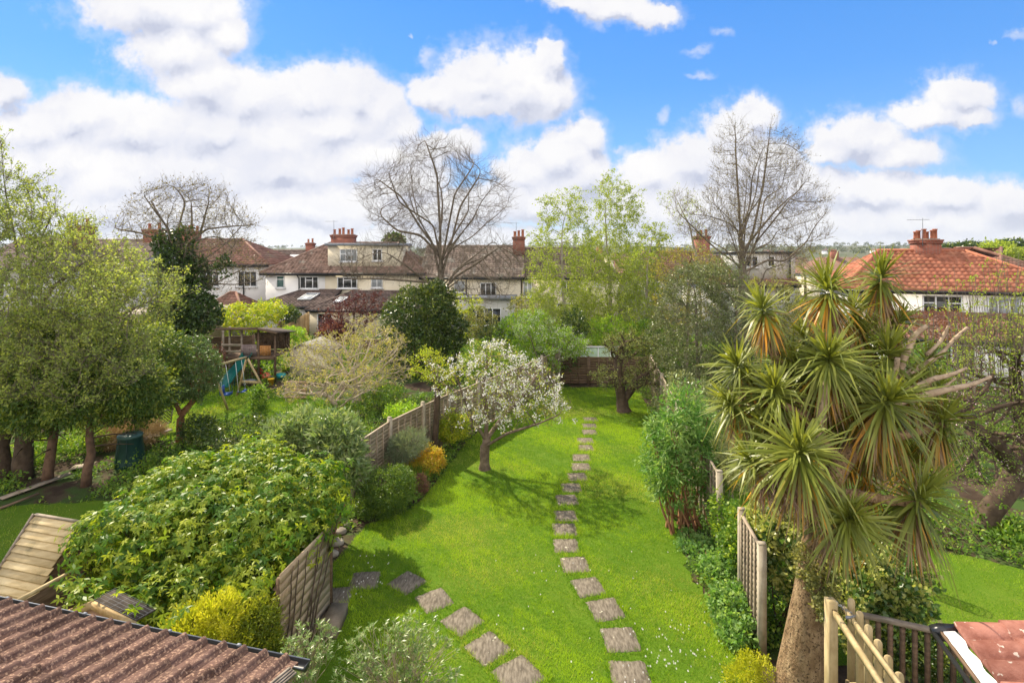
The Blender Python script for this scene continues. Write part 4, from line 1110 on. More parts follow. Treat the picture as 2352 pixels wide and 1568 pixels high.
# ---------------------------------------------------------------- gate and railing, lower right
gt = thing('picket_gate', (4.3, 6.4, 0), 'pale wooden gate of round topped pickets with two long rails and a chain latch', 'gate')
def picket(x, y, zt, w, d_=0.02, z0=0.6, u=(1, 0, 0)):
    m = MB(); n = 8; u = np.array(u, float); v = np.cross(u, [0,0,1.0])
    pr = [(-w/2, z0), (w/2, z0), (w/2, zt-w/2)] + [(w/2*math.cos(t), zt-w/2+w/2*math.sin(t)) for t in np.linspace(0, math.pi, n)[1:-1]] + [(-w/2, zt-w/2)]
    m.cur = random.random(); m.prism([np.array([x, y, 0]) + u*a + [0,0,b] for a, b in pr], v*d_); return m
random.seed(3)
for i in range(8):
    f = i/5.4; y = 6.95 - 1.18*f; x = 4.40 - 0.18*f
    picket(x, y, 2.3 - 0.02*i, 0.085, 0.022, 0.95, u=(0.93, -0.36, 0)).build('picket', w_pale, gt)
m = MB(); m.beam((4.30,6.97,2.17), (4.08,5.35,2.17), 0.035, 0.075); m.build('rail', w_pale, gt)
m = MB(); m.beam((4.17,6.93,2.12), (3.92,5.35,2.10), 0.05, 0.075); m.build('rail', w_pale, gt)
m = MB(); m.beam((4.35,6.95,1.2), (4.12,5.35,1.2), 0.035, 0.075); m.build('rail', w_pale, gt)
m = MB()
for q in range(6):
    a = np.array([4.22, 6.86, 2.21]) + np.array([0.02*q, -0.04*q + 0.1, 0.012 - 0.006*q]); m.tube([a + 0.018*np.array([math.cos(t), math.sin(t)*(q % 2), math.sin(t)*((q+1) % 2)]) for t in np.linspace(0, 2*math.pi, 9)], 0.005, 5, cap=False)
m.beam((4.19,6.72,2.2),(4.28,6.72,2.2),0.02,0.03)
m.build('chain', lead, gt)
gpo = MB(); gpo.cur = .6; gpo.beam((4.17,7.0,0.3), (4.17,7.0,2.24), 0.12, 0.12, ch=0.008); o = gpo.build('gate_post', w_pale, origin=(4.17,7.0,0)); tag(o, 'square pale timber post at the far end of the gate rails', 'post')
gpo = MB(); gpo.cur = .4; gpo.beam((3.83,5.98,0.3), (3.83,5.98,1.9), 0.12, 0.12, ch=0.012); gpo.beam((3.83,5.98,1.9), (3.83,5.98,1.95), 0.085, 0.085, ch=0.01); o = gpo.build('gate_post', w_pale, origin=(3.83,5.98,0)); tag(o, 'shorter square timber post in front of the gate rails', 'post')
gpo = MB(); gpo.cur = .5; gpo.tube([(4.05,5.45,0.5),(4.05,5.45,2.02),(4.05,5.45,2.07)], [0.07,0.07,0.045], 12); o = gpo.build('gate_post', w_pale, origin=(4.05,5.45,0)); tag(o, 'round topped timber post at the bottom edge, below the pickets', 'post')
hr = thing('handrail', (5.0, 6.8, 0), 'weathered wooden balustrade running from the gate to the clay tiled roof', 'railing')
a, b = np.array([4.58, 7.02, 2.03]), np.array([5.60, 6.55, 2.06])
m = MB(); m.cur = .5; m.beam(a, b, 0.075, 0.055, ch=0.01); m.build('top_rail', w_grey, hr)
m = MB(); m.cur = .5; m.beam(a - [0,0,1.0], b - [0,0,1.0], 0.06, 0.05); m.build('bottom_rail', w_brown, hr)
for i in range(9):
    p = a + (b-a)*(0.05 + 0.115*i); m = MB(); m.cur = random.random(); m.beam(p - [0,0,0.98], p - [0,0,0.03], 0.045, 0.045); m.build('baluster', w_brown if i else w_pale, hr)
dk = MB(); dk.box(3.6, 6.2, 4.4, 6.75, 0.55, 0.62)
for q in range(18): dk.cur = random.random(); dk.box(3.6+q*0.144, 3.73+q*0.144, 4.4, 6.75, 0.625, 0.65)
o = dk.build('decking', w_brown, origin=(4.8, 5.5, 0)); tag(o, 'raised brown timber decking under the gate and balustrade', 'decking')
tc_ = thing('wire_cage', G(2085,1345), 'roll of teal wire mesh standing on the grass behind the variegated shrub', 'mesh roll')
m = MB(); c = G(2085,1345) + np.array([0, 0, 0]); A = []; B = []
for q in range(18):
    t = q/18*2*math.pi; p = c + np.array([0.17*math.cos(t), 0.17*math.sin(t), 0]); A.append(p); B.append(p + [0,0,1.15])
for z in np.arange(0.05, 1.15, 0.09):
    for q in range(12): A.append(c + np.array([0.17*math.cos(q/12*6.283), 0.17*math.sin(q/12*6.283), z])); B.append(c + np.array([0.17*math.cos((q+1)/12*6.283), 0.17*math.sin((q+1)/12*6.283), z]))
V, F = prisms(np.array(A), np.array(B), 0.006, 0.006); mesh_obj('mesh', V, F, surf('teal_plastic', (0.0,0.16,0.17), (0.01,0.22,0.22), 3, 2, 0.5), tc_)

# ---------------------------------------------------------------- sheds, lower left
rh = thing('garden_shed', (-7.9, 9.5, 0), 'small wooden shed with a steep roof of bleached lapped boards, lower left', 'shed')
RL, RR_ = np.array([-8.82, 9.91, 1.9]), np.array([-7.78, 9.64, 1.9]); ux = unit(RR_-RL); dn = np.array([-0.25, -0.97, 0]); 
m = MB(); rg_ = np.random.default_rng(6); nb_ = 11
RL2 = RR_ - ux*1.5*0 - ux*1.09
for i in range(nb_):
    s0, s1 = i*0.118, (i+1)*0.118 + 0.02
    f = lambda s_, lift: dn*s_*0.62 + np.array([0, -lift*.6, -s_*0.785 + lift])
    m.cur = rg_.random(); w0 = rg_.normal()*0.012
    P0, P1 = RL + f(s0, 0.0), RR_ + ux*w0 + f(s0, 0.0); P2, P3 = RR_ + ux*w0 + f(s1, 0.036), RL + f(s1, 0.036)
    lo = np.array([0, 0, -0.018])
    m.add([P0, P1, P2, P3, P0+lo, P1+lo, P2+lo, P3+lo], [(0,3,2,1),(4,5,6,7),(3,7,6,2),(1,2,6,5),(0,4,7,3)])
m.build('roof', w_board, rh)
m = MB()   # far slope and gable cladding
bk = -dn
for i in range(11):
    s0, s1 = i*0.118, (i+1)*0.118 + 0.02; f = lambda s_, lift: bk*s_*0.62 + np.array([0, 0, -s_*0.785 + lift]); m.cur = rg_.random()
    P0, P1 = RL + f(s0, 0), RR_ + f(s0, 0); P2, P3 = RR_ + f(s1, 0.036), RL + f(s1, 0.036); lo = np.array([0,0,-0.018])
    m.add([P0, P1, P2, P3, P0+lo, P1+lo, P2+lo, P3+lo], [(0,1,2,3),(7,6,5,4),(3,2,6,7),(1,5,6,2)])
m.build('far_roof', w_board, rh)
m = MB()
for i in range(10):
    z1 = 1.86 - i*0.125; z0 = z1 - 0.135; h0 = (1.9-z0)*0.79; h1 = max(0.0, (1.9-z1)*0.79); m.cur = rg_.random()
    c = RR_ - ux*0.05; c = np.array([c[0], c[1], 0])
    V = [c + dn*h0 + [0,0,z0], c - dn*h0 + [0,0,z0], c - dn*h1 + [0,0,z1], c + dn*h1 + [0,0,z1]]
    m.prism(V, ux*0.018 + np.array([0,0,0]))
m.build('gable', w_brown, rh)
m = MB(); m.cur = .5; m.beam(RL + [-.02,0,0.03], RL + dn*1.3*0.62 + [-.02,0,-1.3*0.785+0.03], 0.03, 0.06); m.beam(RL + [0,0,.02], RR_ + [0,0,.02], 0.05, 0.03); m.build('edge_board', w_grey, rh)
m = MB(); c0 = RL - ux*0.0; m.prism([(-8.8,9.9,0),(-7.83,9.65,0),(-8.0,8.98,0),(-8.97,9.2,0)], (0,0,0.9)); m.build('wall', w_brown, rh)
hb = MB(); hb.cur = .9; a, b = P(33,1383,7.6), P(228,1278,9.0); hb.beam(a, b, 0.04, 0.05); o = hb.build('timber_batten', w_pale, origin=a); tag(o, 'long pale batten leaning across the wooden shed wall', 'timber')
run = thing('plank_fence', (-6.8, 8.7, 0), 'brown plank side below the leaning batten, half covered by leaves', 'fence')
m = MB(); rg_ = np.random.default_rng(9)
a, b = P(33,1383,7.6) + [0.03,0.06,-0.04], P(300,1245,9.4) + [0.03,0.06,-0.04]; z = 0
for i in range(9):
    m.cur = rg_.random(); o1 = np.array([0, 0, -0.155*i]); m.add([a+o1, b+o1, b+o1-[0,0,0.15], a+o1-[0,0,0.15]], [(3,2,1,0)]); m.add([a+o1+[.0,.02,0], b+o1+[.0,.02,0], b+o1+[0,.02,-0.15], a+o1+[0,.02,-0.15]], [(0,1,2,3)])
m.build('planks', w_brown, run)
sh2 = thing('small_shed', (-6.1, 7.6, 0), 'little pinkish wooden gable with a wire covered roof, under the climbing shrub', 'shed')
ap = P(215,1388,7.6); lf = P(150,1412,7.55); rt = P(312,1436,7.5)
m = MB(); m.cur = .6; m.prism([ap, lf, lf-[0,0,1.3], rt-[0,0,1.3], rt], (0.02,0.03,0)); m.build('gable', wood('pink_ply', (0.42,0.26,0.17), (0.54,0.36,0.25), st=(3,3,8)), sh2)
m = MB(); m.cur = .8; m.beam(ap+[0,-.03,.02], rt+[0,-.03,.02], 0.05, 0.09); m.beam(ap+[0,-.03,.02], lf+[0,-.03,.02], 0.05, 0.09); m.build('barge_board', w_new, sh2)
bk_ = np.array([0.12, 0.24, 0.0])
m = MB(); m.prism([ap+[0,0,.05], rt+[0,0,.05], rt+bk_*1.0+[0,0,.05], ap+bk_*1.0+[0,0,.05]], (0,0,0.015)); m.build('felt_roof', surf('roof_felt', (0.045,0.035,0.028), (0.09,0.07,0.055), 8, 4, 0.9), sh2)
A = []; B = []
e1 = rt-ap; 
for q in np.arange(0, 1.001, 0.2): A.append(ap + e1*q + [0,0,.08]); B.append(ap + e1*q + bk_ + [0,0,.08])
for q in np.arange(0, 1.001, 0.2): A.append(ap + bk_*q + [0,0,.083]); B.append(rt + bk_*q + [0,0,.083])
V, F = prisms(np.array(A), np.array(B), 0.0015, 0.0015); mesh_obj('wire_netting', V, F, lead, sh2)

# compost bin
cb_ = G(299,1066); t = thing('compost_bin', cb_, 'dark green tapered plastic compost bin with a paler lid, under the conifers', 'compost bin')
gpl = surf('green_plastic', (0.010,0.045,0.035), (0.016,0.06,0.048), 3, 3, 0.45, spec=0.45)
m = MB(); m.lathe(cb_, [(0.44,0),(0.43,0.1),(0.33,0.86),(0.34,0.87),(0.34,0.9)], 12); m.build('body', gpl, t)
m = MB(); m.lathe(cb_, [(0.35,0.89),(0.35,0.95),(0.31,0.975),(0.02,0.99)], 24); l = m.build('lid', surf('green_grey_plastic', (0.07,0.14,0.125), (0.09,0.17,0.15), 3, 3, 0.4), t)
m = MB(); m.tube([cb_+[-.13,0,.97], cb_+[-.1,0,1.04], cb_+[.1,0,1.04], cb_+[.13,0,.97]], 0.02, 6); m.build('handle', gpl, l)
m = MB()
for q in (-.16, .16): m.beam(cb_+[q,-.425,.05], cb_+[q*.8,-.335,.86], 0.02, 0.02)
m.build('ribs', gpl, t)
# planks and lattice, left
for i, (pa, pb, w, lb) in enumerate([((0,1150),(163,1095),0.22,'long warped plank on bare soil in front of the conifer trunks'),((0,1172),(90,1142),0.1,'thin plank end at the left edge below the long plank'),((165,1078),(215,1074),0.35,'short pale board lying behind the single conifer trunk')]):
    a, b = G(*pa), G(*pb); m = MB(); m.cur = .6; m.beam(a+[0,0,.06], b+[0,0,.12], w, 0.03); o = m.build('plank', w_grey if i != 1 else w_brown, origin=(a+b)/2); tag(o, lb, 'plank')
lt = thing('lattice_panel', G(330,985), 'fallen wooden trellis panel lying beside straw behind the compost bin', 'trellis')
a, b = P(318,978,19.2), P(395,950,20.3); e1 = b-a; L = np.linalg.norm(e1); e1 /= L; e2 = np.array([-0.1, 0.35, 0.93]); e2 /= np.linalg.norm(e2); Hh = 0.5; A = []; B = []
a = a - e2*0.3
for q in np.arange(-Hh, L, 0.11):
    for sg in (1, -1):
        x0, y0, x1, y1 = (q, 0, q+Hh, Hh) if sg > 0 else (q+Hh, 0, q, Hh)
        def cl(x0, y0, x1, y1):
            t0, t1 = 0.0, 1.0
            for lo_, hi_ in ((0, L),):
                dx = x1-x0
                ta, tb = sorted([(lo_-x0)/dx, (hi_-x0)/dx]); t0 = max(t0, ta); t1 = min(t1, tb)
            return (t0, t1)
        t0, t1 = cl(x0, y0, x1, y1)
        if t1 > t0:
            A.append(a + e1*(x0+(x1-x0)*t0) + e2*(y0+(y1-y0)*t0)); B.append(a + e1*(x0+(x1-x0)*t1) + e2*(y0+(y1-y0)*t1))
V, F = prisms(np.array(A), np.array(B), 0.014, 0.014, 4); mesh_obj('lattice', V, F, w_brown, lt)
m = MB(); 
for p_, q_ in ((a, a+e1*L), (a+e2*Hh, a+e1*L+e2*Hh), (a, a+e2*Hh), (a+e1*L, a+e1*L+e2*Hh)): m.beam(p_, q_, 0.03, 0.04)
m.build('frame', w_grey, lt)
m = MB(); m.cur = .8; m.beam(P(322,1010,18.4), P(392,985,19.4), 0.25, 0.03); o = m.build('plank', w_grey, origin=P(322,1010,18.4)); tag(o, 'pale board lying below the fallen trellis panel', 'plank')

# ---------------------------------------------------------------- play things in the garden behind
sw = thing('swing_set', (-12.4, 23.6, 0), 'timber swing frame with two hanging seats on the grass', 'swing')
aR, aL = np.array([-12.28, 24.8, 1.86]), np.array([-12.62, 22.5, 1.92])
m = MB(); m.tube([aL, aR], 0.055, 10); m.build('beam', w_pale, sw)
for top, ft, mt in ((aR, G(618,915), w_pale), (aR, G(544,910), w_new), (aL, G(524,942), w_pale), (aL, np.array([-13.6,22.4,0]), w_pale)):
    m = MB(); m.tube([ft, top + unit(top-ft)*0.05], 0.05, 8); m.build('leg', mt, sw)
f1, f2 = G(618,915), G(544,910); m = MB(); m.beam(aR*0.38+f1*0.62, aR*0.38+f2*0.62, 0.03, 0.12); m.build('cross_rail', w_pale, sw)
m = MB(); 
for c in (aR, aL): m.box(c[0]-.07, c[0]+.07, c[1]-.07, c[1]+.07, c[2]-.06, c[2]+.07)
m.build('bracket', black_pl, sw)
blue = surf('blue_plastic', (0.008,0.06,0.26), (0.012,0.08,0.33), 3, 2, 0.35, spec=0.5)
def seat(c, lx, kind):
    m = MB()
    if kind == 'flat':
        pr = [(-.22, .06), (-.12, .0), (0, -.02), (.12, 0), (.22, .06)]
        for a, b in zip(pr[:-1], pr[1:]): m.beam(c + [a[0]*.3, a[0], a[1]], c + [b[0]*.3, b[0], b[1]], 0.17, 0.02)
    else:
        m.beam(c + [0,-.2,0], c + [0,.2,0], 0.34, 0.05, ch=.012); m.beam(c + [-.17,0,.0], c + [-.2,0,.34], 0.4, 0.04, up=(1,0,0), ch=.01); m.beam(c + [.17,-.18,.02], c + [.17,.18,.02], 0.04, 0.12, ch=.01)
    s_ = m.build('seat', blue, sw)
    r_ = MB()
    for sg in (-1, 1):
        tp = aL + (aR-aL)*np.clip((c[1]+sg*.2-aL[1])/(aR[1]-aL[1]), 0, 1); r_.tube([c + [sg*.05,sg*.21,.05], tp], 0.009, 4)
    r_.build('rope', upvc, s_)
seat(np.array([-12.35, 23.15, 0.6]), 0, 'bucket'); seat(np.array([-12.2, 24.2, 0.42]), 0, 'flat')

ph = thing('playhouse', (-13.5, 28.2, 0), 'brown wooden play tower with a flat roof, railings and trellis sides', 'playhouse')
Yp = 27.5
for px, zb, zt, yy_ in ((511.6,0,2.05,27.5),(528,0,2.8,28.2),(555.5,0,2.75,27.5),(594,0,2.75,27.5),(632,0,2.55,27.6),(511.6,0,2.42,29.4),(632,0,2.25,29.4)):
    m = MB(); m.cur = random.random(); x = px2x(px, yy_); m.beam((x,yy_,zb),(x,yy_,zt),0.09,0.09); m.build('post', w_grey if px < 590 else w_brown, ph)
m = MB(); m.prism([(-15.05,27.2,2.82),(-12.9,27.2,2.84),(-11.95,27.25,2.60),(-11.95,29.6,2.30),(-12.9,29.6,2.48),(-15.05,29.6,2.50)], (0,0,0.05)); m.build('roof', surf('dark_felt', (0.06,0.045,0.035), (0.12,0.09,0.07), 5, 4, 0.9), ph)
m = MB(); m.beam((-15.05,27.18,2.80),(-12.9,27.18,2.82),0.03,0.1); m.beam((-12.9,27.18,2.82),(-11.95,27.22,2.58),0.03,0.1); m.build('fascia', w_brown, ph)
m = MB(); m.box(-14.9,-12.2,27.5,29.5,1.28,1.36); m.beam((-14.9,27.46,1.27),(-12.2,27.46,1.27),0.04,0.16); m.build('platform', w_brown, ph)
for zz_ in (1.95, 1.62): m = MB(); m.cur = .5; m.beam((-14.87,27.45,zz_),(-13.9,27.45,zz_),0.03,0.13); m.build('rail', w_grey, ph)
def boards(name, x0, x1, y, z0, z1, mat, w=0.11):
    m = MB(); x = x0
    while x < x1-0.01: m.cur = random.random(); m.box(x, min(x1, x+w-0.006), y, y+0.02, z0, z1); x += w
    return m.build(name, mat, ph)
boards('side_panel', -13.88, -13.1, 27.45, 1.38, 1.98, wood('purple_grey_boards', (0.15,0.11,0.11), (0.27,0.21,0.2)))
boards('end_panel', -13.08, -12.4, 27.5, 1.4, 1.92, w_orange)
boards('back_panel', -14.0, -12.2, 29.4, 1.4, 2.3, w_brown); boards('upper_panel', -13.7, -12.2, 28.6, 1.95, 2.4, w_brown)
A = []; B = []
for x in np.arange(-14.85, -13.25, 0.13): A.append((x,27.52,0.1)); B.append((x,27.52,1.2))
for z in np.arange(0.15, 1.2, 0.13): A.append((-14.85,27.53,z)); B.append((-13.3,27.53,z))
V, F = prisms(np.array(A), np.array(B), 0.013, 0.013, 4); mesh_obj('trellis', V, F, w_brown, ph)
sd = thing('slide', (-13.5, 26.4, 0), 'teal plastic slide coming down from the play tower', 'slide')
tp, bt_ = np.array([-13.55, 27.4, 1.42]), np.array([-13.55, 25.2, 0.32]); n = 14; V = []; cs = [(-.27,.16),(-.24,.17),(-.2,.02),(0,-.01),(.2,.02),(.24,.17),(.27,.16)]
for q in range(n):
    f = q/(n-1); p = tp + (bt_-tp)*f + np.array([0, 0, 0.08*math.sin(f*math.pi*2)*-0.8 + (0.1 if f > .9 else 0)*(f-.9)*5])
    V += [p + [a, 0, b] for a, b in cs]
k7 = len(cs); F = [(i*k7+j, i*k7+j+1, (i+1)*k7+j+1, (i+1)*k7+j) for i in range(n-1) for j in range(k7-1)]
V = np.array(V); V2 = V - [0, 0, 0.02]
teal = surf('teal_slide_plastic', (0.0,0.085,0.072), (0.003,0.12,0.10), 2, 2, 0.3, spec=0.5)
mesh_obj('chute', np.vstack([V, V2]), np.array(F + [(d+len(V), c+len(V), b+len(V), a+len(V)) for a, b, c, d in F]), teal, sd, smooth=True)
m = MB()
for y, z in ((25.5,.42),(26.6,.9)): m.tube([(-13.8,y,0),(-13.75,y,z)], 0.02, 6); m.tube([(-13.3,y,0),(-13.35,y,z)], 0.02, 6)
m.build('leg', teal, sd)
def ball(c, r, mat, name, label, squash=1):
    m = MB(); m.lathe(c, [(r*math.sin(t), -r*math.cos(t)*squash) for t in np.linspace(0.02, math.pi-.02, 12)], 18); o = m.build(name, mat, origin=c, smooth=True); tag(o, label, name)
red = surf('red_plastic', (0.5,0.01,0.01), (0.58,0.015,0.012), 2, 2, 0.35, spec=.5); orange = surf('orange_plastic', (0.62,0.10,0.02), (0.75,0.3,0.2), 6, 3, 0.4, spec=.5)
ball(np.array([px2x(591,28.4), 28.4, .3]), .30, red, 'ball', 'plain red ball beside the play tower, left of the orange one')
ball(np.array([px2x(611,27.9), 27.9, .23]), .23, orange, 'ball', 'orange ball with pale marks, right of the plain red one')
ball(np.array([px2x(564,27.0), 27.0, .11]), .11, upvc, 'football', 'small white football near the foot of the slide')
c = G(622.6,884); bk = thing('bucket', c, 'yellow plastic bucket standing on the soil by the orange ball', 'bucket')
yel = surf('yellow_plastic', (0.75,0.42,0.01), (0.82,0.5,0.02), 2, 2, 0.4, spec=.5)
m = MB(); m.lathe(c, [(.11,0),(.16,.3),(.175,.3),(.175,.33),(.15,.33),(.12,.03)], 14); m.build('body', yel, bk, smooth=False)
m = MB(); m.tube([c+[.16*math.cos(t),0.02,.32+.12*math.sin(t)] for t in np.linspace(0,math.pi,9)], .008, 5); m.build('handle', lead, bk)
c = G(645,869); m = MB(); m.lathe(c, [(.0,.02),(.16,.04),(.19,.14),(.2,.26),(.17,.26),(.14,.1)], 14, 1.3, .8); o = m.build('toy_tub', surf('turquoise_plastic', (0.02,0.35,0.38), (0.04,0.42,0.45), 2, 2, .4), origin=c); tag(o, 'small turquoise plastic tub on the ground right of the balls', 'tub')
c = G(573,889); wb = thing('metal_tray', c, 'grey metal tray on a low stand near the swing', 'tray')
m = MB(); m.lathe(c, [(.1,.22),(.3,.36),(.33,.36),(.3,.33),(.08,.26)], 4, 1.2, .8); m.build('tray', lead, wb)
m = MB(); 
for q in (-.2,.2): m.tube([c+[q,-.1,0], c+[q*.6,0,.25]], .02, 5); m.tube([c+[q,.15,0], c+[q*.6,0,.25]], .02, 5)
m.build('leg', w_brown, wb)
pl = thing('pallet', G(675,915), 'wooden pallet leaning upright under the spreading olive coloured tree', 'pallet')
c0 = G(651,915); T = lambda V: np.asarray(V, float) @ np.array([[1,-.12,0],[.12,1,0],[0,0.35,.94]]) + c0
m = MB(T)
for q in range(5): m.cur = random.random(); m.box(0,1.02,0,.02,.02+.165*q,.11+.165*q)
for q in (0,.46,.92): m.cur = random.random(); m.box(q,q+.1,.02,.1,0,.78)
for q in range(3): m.box(0,1.02,.1,.12,.02+.33*q,.11+.33*q)
m.build('boards', wood('pallet_wood', (0.42,0.27,0.16), (0.55,0.38,0.25)), pl)

# sheds and fences behind
t = thing('cream_shed', (-11.3, 29.5, 0), 'low cream shed with a grey felt roof behind the spreading olive coloured tree', 'shed')
T = Frame((-12.0, 28.9, 0), -0.1)
m = MB(T); m.prism([(0,0,0),(1.9,0,0),(1.9,0,1.2),(.75,0,1.75),(0,0,1.35)], (0,2.2,0)); m.build('wall', render_cream, t)
m = MB(T); m.prism([(.75,-.12,1.78),(2.0,-.12,1.2),(2.0,2.3,1.2),(.75,2.3,1.78)], (0,0,.05)); m.prism([(.75,-.12,1.78),(-.1,-.12,1.32),(-.1,2.3,1.32),(.75,2.3,1.78)], (0,0,.05)); m.build('roof', surf('grey_felt', (0.2,0.19,0.17), (0.28,0.27,0.25), 5, 4, .9), t)
def fence_line(name, label, pts, h, mat, board=.12, post=None, side=1):
    t = thing(name, (pts[0][0], pts[0][1], 0), label, 'fence')
    for i, p in enumerate(pts):
        cpost(t, p[0], p[1], h+.08, .1, mat=post or mat)
        if i: a, b = np.array(pts[i-1], float), np.array(p, float); lap_panel(t, a+unit(b-a)*.05, b-unit(b-a)*.05, .08, h, mat, board, 4, side)
    return t
fence_line('lap_fence', 'brown lap fence left of the play tower, by the dark ivy', [(-19.5,29.6),(-18,30.1),(-16.5,30.6),(-15.0,31.1)], 1.85, w_brown)
t = thing('close_board_fence', (-15, 37.5, 0), 'new golden brown upright board fence below the white extension', 'fence')
m = MB(); n = 22
for q in range(n):
    f = q/(n-1); x, y = px2x(652,37)+(px2x(709,39.2)-px2x(652,37))*f, 37+2.2*f; m.cur = random.random(); m.box(x-.06, x+.055, y, y+.02, 0, 1.55+.75*f)
m.build('boards', w_new, t)
m = MB(); m.box(px2x(640,37.2), px2x(650,37.2), 37.0, 37.2, 0, 1.9); m.build('post', w_brown, t)
t = thing('garage', (-22.5, 33, 0), 'tan rendered garage with a flat roof and dark doorway, behind the leafy tree at left', 'garage')
m = MB(); m.box(px2x(250,33), px2x(470,33), 33, 38, 0, 2.75); m.build('wall', surf('tan_render', (0.30,0.25,0.17), (0.36,0.30,0.22), 1, 4, .9, .2), t)
m = MB(); m.box(px2x(247,33), px2x(474,33), 32.85, 38.1, 2.76, 2.92); m.build('roof', concrete, t)
m = MB(); m.box(px2x(297,33), px2x(316,33), 32.96, 33.01, 0.3, 2.3); m.build('door', black_pl, t)
t = thing('garden_wall', (-4, 33, 0), 'dark brown low wall with coping in front of the cream houses', 'wall')
m = MB(); m.box(-9.5,-6.2,34.2,34.4,0,1.0); m.box(-9.55,-6.15,34.12,34.48,1.0,1.08); m.build('wall', w_brown, t)
t = thing('trampoline', (px2x(1195,38), 38, 0), 'blue rounded netting poles between the cream houses and the gardens', 'trampoline')
c = np.array([px2x(1205,38), 38, 0]); m = MB()
m.tube([c+[1.3*math.cos(q), 1.3*math.sin(q), .75] for q in np.linspace(0, 2*math.pi, 17)], .1, 6, cap=False); m.build('rim', blue, t)
for q in range(4): a = q*math.pi/2+.6; m = MB(); m.tube([c+[1.3*math.cos(a),1.3*math.sin(a),0], c+[1.35*math.cos(a),1.35*math.sin(a),2.3]], .03, 6); m.build('pole', blue, t)
# ---------------------------------------------------------------- leaf and bark colours
L_climb = leafm('climber_leaf', (0.045,0.11,0.010), (0.13,0.26,0.020), tip=(0.42,0.46,0.035), tr=0.42, rough=0.42, spec=0.3)
L_gold = leafm('golden_leaf', (0.30,0.34,0.015), (0.50,0.50,0.03), tip=(0.62,0.58,0.06), tr=0.4)
L_olive = leafm('olive_green_leaf', (0.109,0.162,0.012), (0.217,0.257,0.020), tip=(0.434,0.432,0.030), tr=0.35)
L_pale = leafm('pale_whorl_leaf', (0.10,0.18,0.035), (0.20,0.30,0.07), tip=(0.40,0.42,0.20), tr=0.35, rough=0.35, spec=0.5)
L_box = leafm('box_leaf', (0.054,0.115,0.015), (0.116,0.203,0.025), tip=(0.217,0.297,0.030), tr=0.3, rough=0.4, spec=0.45)
L_pinkb = leafm('pink_brown_leaf', (0.16,0.07,0.05), (0.27,0.15,0.10), tr=0.3)
L_yel = leafm('yellow_leaf', (0.38,0.34,0.03), (0.60,0.46,0.05), tip=(0.60,0.30,0.04), tr=0.4)
L_grey = leafm('grey_leaf', (0.13,0.17,0.10), (0.24,0.28,0.18), tr=0.3)
L_lime = leafm('lime_leaf', (0.217,0.297,0.020), (0.419,0.486,0.035), tip=(0.620,0.567,0.050), tr=0.45)
L_silver = leafm('silver_green_leaf', (0.109,0.176,0.055), (0.217,0.297,0.100), tip=(0.372,0.419,0.180), tr=0.35, rough=0.35, spec=0.5)
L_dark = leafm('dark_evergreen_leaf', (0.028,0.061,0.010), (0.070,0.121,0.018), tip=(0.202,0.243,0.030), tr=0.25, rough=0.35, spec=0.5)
L_conif = leafm('conifer_leaf', (0.034,0.074,0.010), (0.085,0.142,0.016), tip=(0.248,0.257,0.025), tr=0.25, rough=0.55)
L_spring = leafm('spring_leaf', (0.18,0.235,0.055), (0.33,0.38,0.11), tip=(0.44,0.47,0.10), tr=0.45)
L_birch = leafm('birch_leaf', (0.20,0.27,0.03), (0.36,0.43,0.07), tip=(0.46,0.50,0.09), tr=0.5)
L_bud = leafm('bud_leaf', (0.16,0.13,0.06), (0.27,0.22,0.10), tip=(0.36,0.33,0.08), tr=0.3)
L_oliv2 = leafm('apple_leaf', (0.264,0.270,0.050), (0.480,0.446,0.110), tip=(0.620,0.513,0.120), tr=0.4)
L_gg = leafm('grey_green_leaf', (0.124,0.142,0.040), (0.264,0.263,0.090), tip=(0.434,0.392,0.120), tr=0.35)
L_gg2 = leafm('dull_olive_leaf', (0.07,0.10,0.03), (0.17,0.205,0.075), tip=(0.33,0.35,0.16), tr=0.3, rough=.35, spec=.5)
L_mid = leafm('mid_green_leaf', (0.078,0.162,0.020), (0.171,0.297,0.035), tip=(0.341,0.432,0.050), tr=0.4)
L_fresh = leafm('fresh_green_leaf', (0.155,0.297,0.020), (0.295,0.459,0.040), tip=(0.434,0.540,0.060), tr=0.45)
L_blue = leafm('blue_green_leaf', (0.093,0.216,0.060), (0.202,0.365,0.110), tip=(0.310,0.459,0.160), tr=0.4)
L_purple = leafm('purple_leaf', (0.06,0.012,0.018), (0.13,0.03,0.035), tip=(0.24,0.09,0.07), tr=0.3)
L_redbr = leafm('bronze_leaf', (0.16,0.06,0.035), (0.26,0.11,0.06), tr=0.3)
L_var = leafm('variegated_leaf', (0.07,0.14,0.03), (0.13,0.22,0.05), tip=(0.55,0.55,0.17), tr=0.35, rough=0.35, spec=0.5)
L_cherry = leafm('cherry_leaf', (0.20,0.30,0.04), (0.34,0.42,0.07), tip=(0.48,0.36,0.09), tr=0.5, spec=.2)
L_blos = leafm('white_blossom', (0.80,0.78,0.73), (0.85,0.84,0.80), tip=(0.82,0.74,0.72), tr=0.4, trc=(1,1,1))
L_pinkf = leafm('pink_blossom', (0.70,0.42,0.45), (0.80,0.62,0.62), tr=0.35, trc=(1,1,1))
L_haw = leafm('hawthorn_blossom', (0.55,0.60,0.40), (0.74,0.75,0.60), tr=0.35, trc=(1,1,1))
L_straw = leafm('straw', (0.36,0.24,0.10), (0.52,0.38,0.18), tr=0.2, trc=(1,1,1))
L_palm = leafm('palm_blade', (0.12,0.16,0.025), (0.29,0.33,0.06), tip=(0.70,0.33,0.03), tr=0.35, rough=0.4, spec=0.4, trc=(1.4,1.3,0.5))
L_dead = leafm('dead_blade', (0.26,0.16,0.08), (0.46,0.33,0.19), tip=(0.55,0.30,0.05), tr=0.25, trc=(1,1,1))
